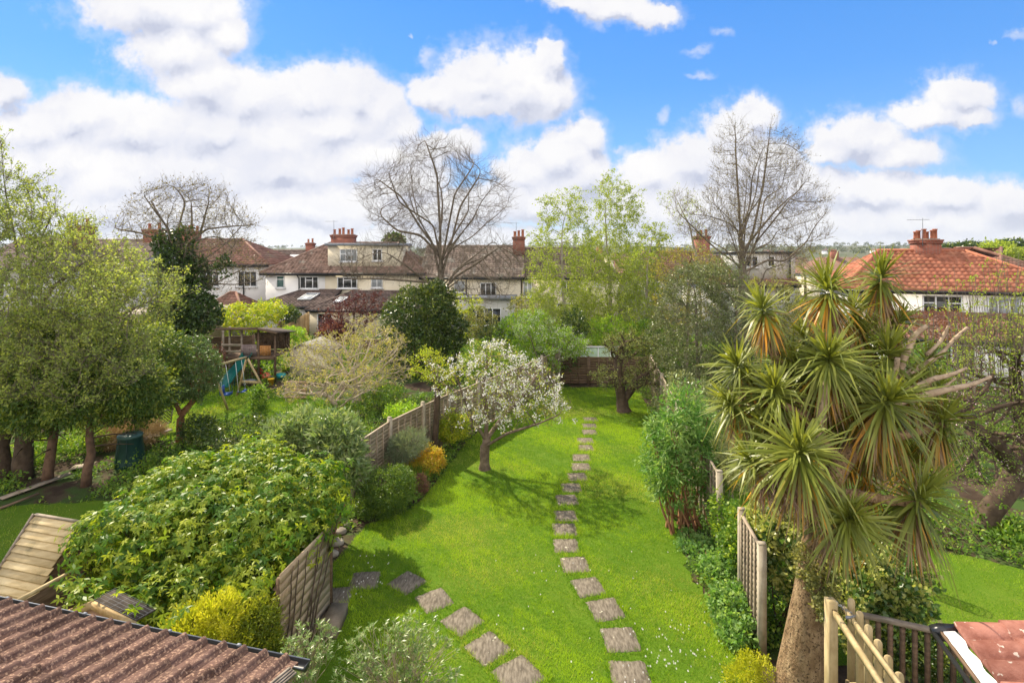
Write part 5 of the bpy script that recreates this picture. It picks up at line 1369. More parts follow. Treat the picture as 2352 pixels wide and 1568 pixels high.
bark_g = surf('grey_bark', (0.12,0.095,0.072), (0.235,0.195,0.15), 5, 5, 0.9, 0.5, 30, spec=0.1)
bark_p = surf('pale_twig_bark', (0.34,0.275,0.20), (0.50,0.42,0.32), 5, 5, 0.9, 0.4, 30, spec=0.1)
bark_d = surf('dark_bark', (0.06,0.042,0.03), (0.12,0.085,0.06), 5, 5, 0.95, 0.6, 20, spec=0.1)
bark_o = surf('orange_brown_bark', (0.22,0.10,0.05), (0.36,0.19,0.10), 5, 5, 0.9, 0.5, 20, spec=0.1)
bark_palm = surf('corky_palm_bark', (0.22,0.14,0.075), (0.40,0.28,0.16), 7, 6, 0.95, 1.0, 16, third=((0.10,0.065,0.04), 30, 0.54, 0.62), spec=0.1, stretch=(1.3,1.3,0.6), bdist=0.06)
bark_r = surf('reddish_bark', (0.10,0.06,0.04), (0.19,0.115,0.075), 5, 5, 0.95, 0.6, 20, spec=0.1)
bark_b = surf('birch_bark', (0.30,0.26,0.20), (0.44,0.40,0.33), 4, 5, 0.85, 0.3, 20)

def EL(px, py, Y, rx, rz, ry=None, w=1.0):
    c = P(px, py, Y); a = rx*Y/FX; b = rz*Y/FX
    return (c[0], c[1], c[2], a, ry if ry else a, b, w)

# ---------------------------------------------------------------- trees at the back
def fan(p0, p1, E, n, seed, lift=.35):
    """curved main limbs rising from the stretch p0-p1 of the trunk to points spread over the crown"""
    rg_ = np.random.default_rng(seed); out = []; tg, _ = in_ell(rg_, E, n*3, .8)
    tg = tg[np.argsort(rg_.random(len(tg)))][:n]
    for t_ in tg:
        f = rg_.random(); s0 = p0 + (p1-p0)*f; L = np.linalg.norm(t_-s0)
        m1 = s0 + (t_-s0)*.33 + np.array([0,0,lift*L*.30]) + rg_.normal(size=3)*.05*L; m2 = s0 + (t_-s0)*.68 + np.array([0,0,lift*L*.12]) + rg_.normal(size=3)*.05*L
        out.append((1, [s0, m1, m2, t_]))
    return out
def bare_tree():
    b = np.array([-4.2, 32, 0]); Y = 32
    E = [EL(1005,400,Y,110,85,3.0,1.3), EL(900,455,Y,75,80,2.6), EL(1110,455,Y,75,70,2.6), EL(900,600,Y,120,50,3.2,.8), EL(1130,600,Y,100,50,3.0,.7), EL(1100,665,Y,90,40,2.6,.5), EL(1000,520,Y,150,60,3.4,.7), EL(820,620,Y,60,30,2,.4)]
    q = lambda px, py, dy=0: P(px, py, Y+dy)
    return tree('bare_tree', 'large spreading bare tree with pale twigs, in front of the cream houses', 'tree', b, [q(1012,760), q(1012,650), q(1013,590), q(1010,540), q(1018,490)], E, bark_g, seed=11, nattr=7000, step=0.27, rtrunk=0.30, rtip=0.010, thr=0.034, tw=(3,0.8,0.0045), tw2=2.0, lv=None, grav=0.03, wob=0.12, shell=0.45, infl=1.7, kill=0.5, e=0.60, up=0.45,
      extra=fan(q(1012,650), q(1013,575), E[:3], 14, 5, .25) + fan(q(1012,700), q(1012,640), E[3:6]+E[7:], 9, 6, .12))
bare_tree()
def tall_tree():
    Y = 30; b = np.array([13.0, Y, 0]); q = lambda px, py, dy=0: P(px, py, Y+dy)
    E = [EL(1690,400,Y,55,130,1.6,1.0), EL(1780,420,Y,70,130,1.8,1.2), EL(1700,480,Y,95,90,2.4,.8), EL(1620,520,Y,80,45,2,.7), EL(1830,480,Y,70,70,2,.7), EL(1860,540,Y,60,30,1.5,.35), EL(1760,570,Y,110,60,2.4,.5), EL(1560,470,Y,40,40,1,.25)]
    return tree('bare_tree', 'tall upright tree with twin stems and tiny buds, tallest in the photo', 'tree', b, [q(1712,760), q(1706,640), q(1704,600), q(1698,480), q(1692,390), q(1688,300)], E, bark_g, L_bud, seed=21, nattr=7000, step=0.26, rtrunk=0.26, rtip=0.008, thr=0.03, tw=(3,0.7,0.004), tw2=1.6, lv=(1,1,0.03,0.07,0.035,0.3), grav=0.12, wob=0.1, shell=0.1, infl=1.6, kill=0.46, e=0.62, up=0.8,
      extra=[(1, [q(1704,600), q(1728,540), q(1752,430,.3), q(1765,330), q(1770,285)])] + fan(q(1706,650), q(1700,520), E[:5], 14, 7, .3) + fan(q(1710,690), q(1704,600), E[5:], 7, 8, .1), crown='buds')
tall_tree()
def ivy_tree():
    Y = 30; b = np.array([-18.6, Y, 0]); q = lambda px, py, dy=0: P(px, py, Y+dy)
    E = [EL(430,480,Y,120,70,2.4,1.2), EL(340,520,Y,80,50,2,.8), EL(520,520,Y,60,55,2,.8), EL(540,620,Y-.5,70,55,1.6,.6), EL(480,560,Y,90,40,2,.5)]
    t, r_ = tree('ivy_covered_tree', 'bare topped tree thick with dark ivy, left of the white house', 'tree', b, [q(410,720), q(420,600), q(425,560)], E, bark_g, L_bud, seed=31, nattr=5500, step=0.27, rtrunk=0.26, rtip=0.009, thr=0.03, tw=(3,0.7,0.0045), lv=(1,1,0.03,0.09,0.05,0.1), wob=0.12, shell=0.45, infl=1.7, kill=0.48, e=0.62, up=0.4, crown='buds',
      extra=fan(q(415,680), q(425,560), E[:3], 12, 9, .3) + fan(q(412,720), q(418,620), E[3:], 6, 10, .15))
    rng = np.random.default_rng(3)
    Ei = [EL(405,640,29.4,42,80), EL(450,660,29.4,30,70), EL(380,560,29.6,22,35), EL(425,560,29.6,20,40), EL(515,610,29.2,14,26), EL(400,730,29,50,50), EL(460,720,29,40,45)]
    p, o = in_ell(rng, Ei, 900, .7); V, F, c = leaf_cloud(rng, p, 18, .14, .15, .12, out=o, tipf=.12); V[:,2] = np.maximum(V[:,2], .02)
    mesh_obj('ivy', V, F, L_dark, t, col=c)
ivy_tree()
def birch(label, px, Y, E, seed, path, n=900, leafy=(4,2,.05,.095,.06,.3), extra=None, rt=.13, group='pale green birches behind the garden end'):
    b = np.array([px2x(px, Y), Y, 0]); q = [P(a, c, Y) for a, c in path]
    return tree('birch_tree', label, 'tree', b, q, E, bark_b, L_birch, seed=seed, nattr=n, step=0.3, rtrunk=rt, rtip=0.005, thr=0.022, tw=(4,0.75,0.0035), lv=leafy, grav=0.05, wob=0.12, shell=0.2, infl=2.6, kill=0.42, e=0.75, droop=0.8, up=0.0, group=group, extra=extra)
birch('pale green birch nearest the big bare tree, with two rounded tops', 1295, 33, [EL(1250,640,33,38,130,1.3), EL(1258,500,33,26,50,.9,.6), EL(1320,560,33,40,120,1.3), EL(1305,470,33,24,45,.9,.6), EL(1290,700,33,70,70,2)], 41, [(1297,720),(1292,620),(1290,560)], 1300)
birch('tallest pale green birch, just right of the garden centre line', 1402, 34, [EL(1395,470,34,34,75,1.1,.8), EL(1440,480,34,32,60,1.1,.7), EL(1400,590,34,60,90,1.8), EL(1380,700,34,60,80,2), EL(1450,640,34,50,90,1.6)], 42, [(1402,720),(1400,640),(1392,540),(1390,460)], 1600)
birch('rightmost birch, darker and shorter, beside the grey green trees', 1484, 31, [EL(1485,640,31,42,90,1.3), EL(1500,560,31,36,50,1,.7), EL(1480,740,31,50,70,1.5)], 43, [(1484,740),(1486,620),(1495,560)], 1000)
birch('thin arching young birch reaching up left of the tall twin stemmed tree', 1610, 32, [EL(1575,480,32,26,40,.8), EL(1545,450,32,22,26,.7,.5), EL(1600,560,32,26,50,.9)], 44, [(1610,720),(1606,620),(1585,520),(1550,450)], 420, (2,1,.05,.09,.05,.3), rt=.07)
tree('leafy_tree', 'yellowish olive budding tree between the birches and the twin stemmed tree', 'tree', np.array([px2x(1575,28), 28, 0]), [P(1577,760,28), P(1580,680,28)], [EL(1560,620,28,70,55,2), EL(1620,640,28,55,60,2), EL(1570,700,28,80,60,2)], bark_g, leafm('ochre_bud_leaf', (0.22,0.20,0.035), (0.36,0.31,0.05), tr=0.45), seed=46, nattr=1100, step=.3, rtrunk=.12, thr=.02, tw=(3,.6,.005), lv=(3,2,.05,.08,.045,.3))
tree('grey_green_tree', 'airy grey green evergreen tree beside the garden end, right of the lawn', 'tree', np.array([px2x(1605,21.3), 21.3, 0]), [P(1606,900,21.3), P(1600,760,21.3), P(1598,680,21.3)], [EL(1560,830,21,45,90,1.1), EL(1625,760,21.3,60,110,1.5), EL(1590,660,21.6,70,60,1.4), EL(1660,850,21.5,50,90,1.2), EL(1530,760,21.8,40,80,1)], bark_g, L_gg2, seed=47, nattr=2600, step=.22, rtrunk=.085, rtip=.005, thr=.016, tw=(3,.42,.004), lv=(4,3,.05,.07,.03,.35), wob=.2, kill=.34, infl=2.2)
tree('grey_green_tree', 'second airy grey green tree, just left of the yucca like palm crown', 'tree', np.array([px2x(1672,20), 20, 0]), [P(1672,920,20), P(1690,760,20.3), P(1692,700,20.3)], [EL(1690,720,20.3,45,90,1.2), EL(1650,640,20.6,50,45,1.1), EL(1700,850,20,40,90,1.1)], bark_g, L_gg2, seed=48, nattr=1900, step=.22, rtrunk=.07, rtip=.005, thr=.016, tw=(3,.42,.004), lv=(4,3,.05,.07,.03,.35), wob=.2, kill=.34, infl=2.2)
tree('leafy_tree', 'thin leaved tree covering the grey house corner, right of the twin stemmed tree', 'tree', np.array([px2x(1850,34), 34, 0]), [P(1850,720,34), P(1850,640,34)], [EL(1860,610,34,45,45,1.6), EL(1820,640,34,60,45,1.8), EL(1850,690,34,60,45,1.8)], bark_g, L_gg, seed=49, nattr=700, step=.32, rtrunk=.12, thr=.02, tw=(3,.6,.005), lv=(2,2,.05,.09,.045,.4))

# purple plum, evergreens and bushes between the gardens and the houses
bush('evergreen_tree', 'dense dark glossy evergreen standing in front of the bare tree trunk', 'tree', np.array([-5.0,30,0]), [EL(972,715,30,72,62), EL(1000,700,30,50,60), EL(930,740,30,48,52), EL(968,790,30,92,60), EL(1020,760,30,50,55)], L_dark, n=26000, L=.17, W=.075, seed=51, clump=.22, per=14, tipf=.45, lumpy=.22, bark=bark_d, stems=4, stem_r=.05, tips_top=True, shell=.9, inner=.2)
tree('plum_tree', 'purple leaved tree against the cream extension roof', 'tree', np.array([px2x(812,35.5),35.5,0]), [P(812,760,35.5)], [EL(800,725,35.5,60,40,1.8), EL(840,700,35.5,50,32,1.6), EL(770,755,35.5,36,22,1.2)], bark_d, L_purple, seed=52, nattr=800, step=.3, rtrunk=.1, thr=.02, tw=(3,.6,.006), lv=(3,2,.06,.11,.06,.3))
bush('purple_shrub', 'deep purple shrub low in front of the white doors', 'shrub', np.array([px2x(765,34),34,0]), [EL(768,765,34,34,26)], L_purple, n=3500, L=.13, W=.08, seed=53, tipf=.3)
SH = [ # name, label, px, py, Y, rx, rz, leaf, n, L, W
 ('shrub','round bright green shrub beside the wooden play tower',668,775,30.5,30,27,L_fresh,4500,.10,.05),
 ('shrub','cream green flowering shrub under the white extension, behind the play tower',560,728,34,52,30,L_lime,5200,.13,.08),
 ('shrub','yellow green shrub between the fence and the play tower roof',625,712,36,34,24,L_lime,3600,.13,.08),
 ('shrub','small dark rounded shrub right under the white extension eave',665,722,38.5,20,22,L_dark,2600,.14,.07),
 ('shrub','bronze leaved shrub along the brown fence by the play tower',486,822,26.5,26,30,L_redbr,3000,.10,.06),
 ('shrub','light green shrub in front of the tan garage',425,765,29.5,50,22,L_mid,3800,.11,.06),
 ('shrub','pale grey green shrub left of the hawthorn, below the cream house',1100,738,31,42,32,L_gg,3600,.11,.06),
 ('shrub','dark shrub with pale specks between the evergreen and the hawthorn',1140,770,29,42,34,L_dark,4000,.10,.05),
 ('shrub','bright green leafy shrub left of the white blossoming hawthorn',1195,760,29,46,45,L_fresh,6000,.10,.06),
 ('shrub','green shrub filling the gap behind the cherry blossom',1110,825,24,55,40,L_mid,5200,.09,.05),
 ('shrub','fresh green shrub right behind the cherry crown top',1190,825,25.5,32,28,L_mid,3200,.09,.05),
 ('shrub','dark green shrub between the hawthorn and the pale green panel',1320,750,29.5,32,40,L_dark,3800,.11,.06),
 ('shrub','fresh green shrub at the foot of the tallest birch',1400,760,30,60,36,L_fresh,6000,.10,.06),
 ('shrub','green shrub at the foot of the rightmost birch',1490,780,29,50,50,L_mid,6500,.10,.06),
 ('shrub','green shrub low beside the hawthorn, against the brown end fence',1300,830,27.5,34,32,L_dark,3600,.10,.06),
 ('shrub','light green shrub far behind, under the long cream house',1050,700,37,60,26,L_lime,4500,.13,.08),
 ('shrub','olive shrub far behind, under the dark brown roofed house',1220,705,37,60,28,L_gg,4200,.13,.07),
 ('shrub','green shrub below the low brown roofed house',1540,730,33,60,50,L_gg,5500,.12,.06),
 ('shrub','olive bush under the grey dormer house',1760,690,33,70,50,L_gg,6500,.12,.06),
 ('shrub','green hedge like bush left of the white house with the red roof',1850,740,28,60,55,L_gg,6000,.11,.06),
 ('shrub','reddish brown hedge in front of the house with the red roof',2180,742,22,90,30,L_redbr,5500,.08,.05),
 ('shrub','dark green bush beyond the palm crown',1960,800,20,80,45,L_mid,6500,.09,.05),
 ('shrub','green bush behind the palm on its right side',2120,850,17,70,60,L_mid,6500,.08,.05),
 ('shrub','low dark green shrub between the round topped tree and the climbing shrub',560,990,17.2,70,28,L_dark,5500,.08,.04),
 ('shrub','dark shrub under the round topped tree',455,985,18.5,40,26,L_dark,3600,.08,.04),
 ('shrub','narrow upright green shrub standing alone on the rear grass',597,925,21.6,14,42,L_mid,2600,.08,.045),
 ('shrub','green perennials at the foot of the olive coloured tree',760,945,21.3,60,16,L_mid,3800,.08,.05),
 ('shrub','bushy green plants beside the olive coloured tree trunk',880,905,22.8,46,20,L_mid,3600,.08,.05),
 ('shrub','green plants along the back of the lap fence',930,945,19.4,40,18,L_fresh,3000,.08,.05),
 ('shrub','dark thicket under the conifers at the left edge',120,1040,17.5,90,32,L_mid,5200,.08,.05),
 ('shrub','dark green fern like clump behind the conifer trunks',262,930,21,34,22,L_mid,2600,.10,.05),
 ('shrub','green thicket left of the compost bin',215,1010,18,26,24,L_mid,1600,.07,.04),
 ('shrub','light green plants beside the compost bin',372,1068,16.6,44,14,L_mid,1800,.07,.04),
 ('shrub','shrub in front of the pale grey house at the left',130,760,24,120,60,L_mid,7000,.11,.06),
 ('shrub','light shrub behind the conifers at the centre left',330,780,26,70,50,L_lime,5000,.11,.06),
]
for i, (nm, lb, px, py, Y, rx, rz, lf, n, L, W) in enumerate(SH):
    c = P(px, py, Y); zt = c[2] + rz*Y/FX
    E = [EL(px, py, Y, rx, rz)]
    if c[2] - rz*Y/FX > 0.3: E.append((c[0], Y, (c[2]-rz*Y/FX*0.5)/2, rx*Y/FX*.8, rx*Y/FX*.7, (c[2])/2+.1))
    rg2 = np.random.default_rng(i)
    for q in range(3): E.append((c[0]+rg2.normal()*rx*Y/FX*.5, Y+rg2.normal()*.3, c[2]+rg2.normal()*.12*rz*Y/FX, rx*Y/FX*.5, rx*Y/FX*.5, rz*Y/FX*.75))
    bush(nm, lb, 'shrub', np.array([c[0], Y, 0]), E, lf, n=n, L=L, W=W, seed=100+i, clump=.16, per=12, tipf=.3, lumpy=.25, bark=bark_g, stems=4)
tree('hawthorn_tree', 'green tree dotted with creamy white blossom, left of the pale green panel', 'tree', np.array([px2x(1265,26.5),26.5,0]), [P(1265,840,26.5)], [EL(1280,790,26.5,60,40,1.6), EL(1225,755,26.5,50,42,1.6), EL(1320,800,26.5,36,26,1.1), EL(1250,830,26.5,50,30,1.2)], bark_g, L_fresh, seed=55, nattr=1300, step=.22, rtrunk=.1, thr=.018, tw=(3,.4,.004), lv=(3,3,.05,.075,.05,.3), blossom=(L_haw, 2, 5, .06, .06, .35))

# olive coloured spreading fruit trees of the garden behind
tree('fruit_tree', 'spreading olive coloured fruit tree, trunk right of the wooden pallet', 'tree', G(818,925), [P(822,895,24.0), P(812,870,23.8)], [EL(770,815,24,95,55,2.4), EL(860,800,24,75,50,2.2), EL(725,815,23.5,75,34,2), EL(900,850,24,50,40,1.6), EL(840,755,24,50,25,1.5,.6)], bark_p, L_oliv2, seed=61, nattr=3600, step=.22, rtrunk=.16, rtip=.009, thr=.02, tw=(2,.40,.006), tw2=.6, lv=(2,5,.035,.06,.034,.3), lvk=.5, wob=.35, kill=.36, infl=1.4, shell=.3, e=.55)
tree('fruit_tree', 'low crooked fruit tree with sparse olive leaves, nearest the lap fence', 'tree', G(783,968), [P(770,925,21.4), P(740,900,21.2)], [EL(700,890,21,70,32,1.6), EL(790,880,21.3,60,40,1.6), EL(850,870,21.5,40,36,1.3)], bark_p, L_oliv2, seed=62, nattr=1800, step=.2, rtrunk=.12, rtip=.008, thr=.018, tw=(2,.34,.006), tw2=.6, lv=(2,5,.035,.055,.032,.3), lvk=.4, wob=.4, kill=.33, infl=1.3, shell=.3, e=.55)

# round topped small tree
tree('broadleaf_tree', 'small round topped tree with orange brown trunk behind the compost bin', 'tree', G(415,1015), [P(413,985,19), P(415,950,19)], [EL(425,840,19,66,68,1.3), EL(425,880,19,78,40,1.4), EL(460,850,19,45,50,1.0), EL(375,890,19,36,30,.9)], bark_o, leafm('glossy_green_leaf', (0.055,0.11,0.03), (0.12,0.20,0.06), tip=(0.22,0.28,0.10), tr=.35, rough=.35, spec=.5), seed=63, nattr=1700, step=.17, rtrunk=.13, rtip=.005, thr=.014, tw=(3,.26,.003), lv=(4,3,.05,.07,.035,.3), wob=.15, kill=.26, infl=1.8, shell=.6,
     extra=[(1, [P(415,950,19), P(450,915,19.2), P(465,880,19.3)]), (1, [P(415,950,19), P(395,910,18.8)])])

# ---------------------------------------------------------------- left: conifers and the light leafy tree
CON = [('conifer standing alone nearest the compost bin, slim bare trunk', 197, 1115, .12, [EL(225,900,15.4,75,75,1.3), EL(300,880,15.6,75,70,1.2), EL(230,820,15.6,80,70,1.4)]),
       ('conifer with slim leaning trunk, second from the compost bin', 108, 1108, .13, [EL(120,900,15.7,80,80,1.3), EL(150,800,15.7,80,80,1.4)]),
       ('conifer with thick dark trunk near the left edge', 52, 1100, .24, [EL(50,910,16,80,75,1.4), EL(60,820,16,80,80,1.5)]),
       ('conifer whose trunk touches the left edge of the photo', 8, 1098, .22, [EL(-20,900,16.3,80,80,1.5), EL(0,800,16.3,80,80,1.5)]),
       ('dark conifer behind the slim trunked ones, crown by the round topped tree', 300, 1010, .12, [EL(330,890,18,70,65,1.3), EL(350,820,18,60,60,1.2)])]
for i, (lb, px, py, r_, E) in enumerate(CON):
    b = G(px, py); t = bush('conifer_tree', lb, 'tree', b, E, leafm('cypress_leaf', (0.05,0.10,0.016), (0.12,0.19,0.03), tip=(0.30,0.34,0.05), tr=.3, rough=.55) if 'cypress_leaf' not in MAT else MAT['cypress_leaf'], n=22000, L=.11, W=.045, seed=200+i, clump=.2, per=14, tipf=.4, lumpy=.3, droop=.55, shell=.7, inner=.3, crown='crown', group='bare trunked conifers at the left')
    m = MB(); top = np.array(E[-1][:3]); rg2 = np.random.default_rng(i); pts = [b + (top-b)*f + rg2.normal(size=3)*.03*np.array([1,1,0]) for f in np.linspace(0, 1, 9)]
    pts[0] = b - [0,0,.05]; m.tube(pts, np.linspace(r_*1.15, r_*.35, 9), 10); m.build('trunk', bark_r if i < 2 else bark_d, t, smooth=True)
    m = MB()
    for q in range(14):
        s0 = b + (top-b)*(.25 + .6*rg2.random()); d = unit(np.array([rg2.normal(), rg2.normal(), .1])); m.tube([s0, s0+d*.5, s0+d*1.1+[0,0,-.1]], [.03,.02,.008], 4, cap=False)
    m.build('branch_stubs', bark_d, t)
q = lambda px, py, dy=0: P(px, py, 16.6+dy)
tree('leafy_tree', 'big airy tree with yellow green spring leaves filling the left edge', 'tree', G(66,1065), [q(66,900), q(62,760), q(50,660)],
     [EL(15,470,15.4,70,80,1.5,.7), EL(90,540,15.2,90,60,1.8,1.0), EL(190,610,15.0,110,60,1.8,1.2), EL(120,690,14.8,160,80,2.2,1.4), EL(310,690,14.6,85,70,1.6,1.2), EL(60,800,14.6,130,70,1.6,1), EL(230,800,14.4,110,60,1.5,.9), EL(370,660,14.6,30,60,.8,.3), EL(0,360,15.8,20,45,.6,.12), EL(120,890,14.2,150,50,1.1,.6), EL(320,850,14.3,60,50,.8,.35)], bark_g, L_spring, seed=71, nattr=4200, step=.22, rtrunk=.13, rtip=.0045, thr=.013, tw=(3,.5,.0045), tw2=1.0, lv=(2,7,.05,.07,.036,.35), lvk=.55, wob=.16, kill=.3, infl=2.4, shell=.15, grav=.1, up=.7, e=.62,
     extra=[(1, [q(62,760), q(120,660,-.8), q(200,600,-1.4), q(290,570,-1.6)]), (1, [q(62,760), q(150,760,-1.2), q(260,730,-1.8), q(350,690,-2)]), (1, [q(50,660), q(35,550,-.6), q(12,440,-.8), q(2,340,-.8)]), (1, [q(50,660), q(90,560,-.4), q(120,490,-.5)]), (1, [q(66,900), q(120,830,-1.4), q(230,800,-2)]), (1, [q(50,660), q(0,720,-1.5), q(-40,700,-2)])])
st = bush('straw_heap', 'heap of dry straw coloured grass leaning over the fallen trellis', 'straw heap', G(330,1000), [EL(320,990,18.9,55,12,.5), EL(270,1005,18.6,30,18,.5)], L_straw, n=5000, L=.28, W=.018, seed=81, clump=.12, per=14, inner=.3, noise=.8)
bush('dry_grass_clump', 'rusty brown dead grass clump between two conifer trunks', 'dead plant', G(235,985), [EL(240,965,19.5,26,34,.5)], leafm('rust_straw', (0.30,0.14,0.06), (0.42,0.22,0.10), tr=.2, trc=(1,1,1)), n=3200, L=.35, W=.02, seed=82, clump=.15, per=14, droop=.6)

# ---------------------------------------------------------------- climbing shrub and bushes close by on the left
bush('climbing_shrub', 'huge bright green climbing shrub with yellow tips over the sheds, lower left', 'shrub', np.array([-4.9,9.6,0]),
     [EL(420,1150,10.4,110,85,1.2), EL(560,1110,10.9,130,70,1.2), EL(690,1140,10.6,100,70,1.0), EL(500,1240,9.7,190,110,1.1,1.3), EL(330,1240,9.3,110,85,.9), EL(650,1200,9.9,95,70,.8), EL(380,1350,8.6,130,55,.6), EL(575,1320,8.9,70,50,.6), EL(690,1240,9.7,62,42,.35,.6), EL(150,1370,8.0,45,28,.3,.5), EL(235,1190,9.4,26,20,.2,.4), EL(180,1385,7.7,45,30,.3,.5), EL(300,1300,8.6,40,50,.4), EL(330,1410,7.95,90,35,.35,.5), EL(420,1390,8.2,80,40,.4,.6), EL(385,1415,7.55,50,16,.15,.5), EL(300,1400,7.45,36,14,.12,.3)],
     L_climb, n=76000, L=.125, W=.046, seed=91, clump=.12, per=20, palm=5, tipf=.62, lumpy=.42, droop=.5, bark=bark_d, stems=12, stem_r=.02, floor=.5, inner=.22, shell=.85)
sm = MB(); rg2 = np.random.default_rng(7); svt = thing('climber_stems', (-3.7,9,0), 'bare twisting brown stems climbing the wire on the board screen', 'climbing stems')
for q in range(7):
    y = 8.5 + .12*q; x0 = -3.65 + .17*(y-8.9)+.06; pts = [np.array([x0, y, 0.0])]
    for j in range(8): pts.append(pts[-1] + [rg2.normal()*.01+.004, .06+.06*(q-2)/4+rg2.normal()*.04, .21])
    for p_ in pts: p_[0] = -3.86 + (p_[1]-7.3)*.17 + .06
    sm.tube(pts, np.linspace(.018,.008,9), 6)
sm.build('stems', bark_d, svt)
bush('golden_conifer', 'bright yellow feathery conifer bush beside the gutter, lower left', 'shrub', P(460,1568,7.8)*[1,1,0], [EL(440,1450,7.7,60,48,.4), EL(500,1420,7.9,50,50,.4), EL(470,1520,7.7,80,70,.45)], L_gold, n=17000, L=.055, W=.016, seed=92, clump=.07, per=18, tipf=.5, lumpy=.15, noise=.6, droop=-.3)
bush('green_conifer', 'dull olive green conifer bush between the yellow one and the board screen', 'shrub', P(590,1568,8.0)*[1,1,0], [EL(590,1440,8.2,50,70,.35), EL(600,1510,8.0,50,60,.35), EL(555,1490,7.9,40,60,.35)], L_olive, n=12000, L=.06, W=.018, seed=93, clump=.08, per=18, tipf=.35, lumpy=.15, noise=.7, droop=.1)
def whorl_shrub(label, base, E, seed, n):
    t = thing('sparse_shrub', base, label, 'shrub'); rng = np.random.default_rng(seed)
    p, o = in_ell(rng, E, n, .55); b = np.array(base, float)
    A = []; Bm = []; C_ = []
    root = b + np.c_[rng.normal(size=(n, 2))*.14, np.zeros(n)]; mid = root*.45 + p*.55 + rng.normal(size=(n,3))*.05; mid[:,2] += .08
    keep = rng.random(n) < .45
    bg2 = Bag(); V, F = prisms(root[keep], mid[keep], .006, .004); bg2.add(V, F); V, F = prisms(mid, p, .004, .002); bg2.add(V, F); bg2.build('stems', bark_p, t)
    nl = 9; q = np.repeat(np.arange(n), nl); ax = unit(o*.4 + np.array([0,0,1.0]) + rdir(rng, n)*.3)[q]
    th = rng.random(len(q))*6.28; s1 = unit(np.cross(ax, rdir(rng, len(q)))); s2 = np.cross(ax, s1); d = s1*np.cos(th)[:,None] + s2*np.sin(th)[:,None] + ax*(.3+.5*rng.random(len(q)))[:,None]
    V, F, c = rhombs(p[q] - ax*.06*rng.random(len(q))[:,None], d, ax, .055+.03*rng.random(len(q)), .018, .2, rng.random(len(q)), (rng.random(len(q)) < .4)*rng.random(len(q)))
    mesh_obj('leaves', V, F, L_pale, t, col=c)
whorl_shrub('thin leggy shrub with pale leaf whorls beside the end of the gutter', G(690,1640), [EL(710,1480,7.4,75,48,.4), EL(680,1530,7.2,60,50,.4)], 94, 150)
whorl_shrub('wide leggy shrub with pale leaf whorls in front of the short stone path', G(920,1640), [EL(890,1490,7.5,100,60,.5), EL(990,1530,7.4,80,60,.45), EL(820,1550,7.2,60,40,.4), EL(950,1450,7.6,60,40,.4)], 95, 300)
bush('box_bush', 'dark green clipped bushy mound at the left edge of the lawn', 'shrub', G(880,1180), [EL(885,1128,13.9,58,48,.75), EL(860,1150,13.8,40,34,.6), EL(915,1120,14.0,36,40,.6)], L_box, n=30000, L=.035, W=.022, seed=96, clump=.075, per=16, tipf=.35, lumpy=.18, shell=.92, inner=.15)
bush('heather_bush', 'small pinkish brown bush beside the dark clipped mound', 'shrub', G(965,1142), [EL(965,1115,14.9,17,24)], L_pinkb, n=2600, L=.04, W=.018, seed=97, clump=.06, per=12, noise=.7)
bush('yellow_shrub', 'golden orange leaved shrub under the ivy clad trunk', 'shrub', G(980,1092), [EL(985,1058,16.1,36,30,.5), EL(960,1070,16,30,22,.45)], L_yel, n=8500, L=.05, W=.03, seed=98, clump=.09, per=14, tipf=.3, lumpy=.25, bark=bark_d, stems=5)
bush('lavender_shrub', 'grey green wispy shrub on a short stem against the lap fence', 'shrub', G(938,1092), [EL(938,1018,15.6,42,28,.5), EL(920,1035,15.6,34,24,.4)], L_grey, n=8000, L=.08, W=.012, seed=99, clump=.08, per=16, noise=.6, droop=-.4, bark=bark_p, stems=8)
bush('green_yellow_shrub', 'yellow green shrub behind the ivy clad trunk', 'shrub', G(1040,1025), [EL(1040,985,18.4,42,32,.6), EL(1010,975,18.6,30,34,.6)], L_lime, n=6500, L=.07, W=.035, seed=101, clump=.1, per=14, tipf=.3, bark=bark_g)
tree('slender_tree', 'slender tree with ivy clad trunk at the lap fence, left of the cherry', 'tree', G(1000,1052), [P(1000,1000,17.6), P(1005,900,17.6), P(1003,860,17.6)], [EL(985,835,17.6,42,38,.9), EL(1020,870,17.8,30,30,.7)], bark_d, L_lime, seed=102, nattr=420, step=.17, rtrunk=.1, rtip=.005, thr=.014, tw=(3,.3,.003), lv=(3,2,.04,.07,.03,.4), kill=.28, infl=1.8)
bush('silver_shrub', 'tall shrub with long silvery green leaves behind the climbing shrub', 'shrub', np.array([-4.4,12.6,0]), [EL(770,1020,12.6,55,70,.7), EL(700,1000,12.9,55,55,.7), EL(650,1010,12.9,40,45,.6), EL(800,1060,12.5,36,50,.5)], L_silver, n=13000, L=.17, W=.042, seed=103, clump=.14, per=12, tipf=.4, lumpy=.25, bark=bark_o, stems=9, stem_r=.025, droop=.15, shell=.8, inner=.25)

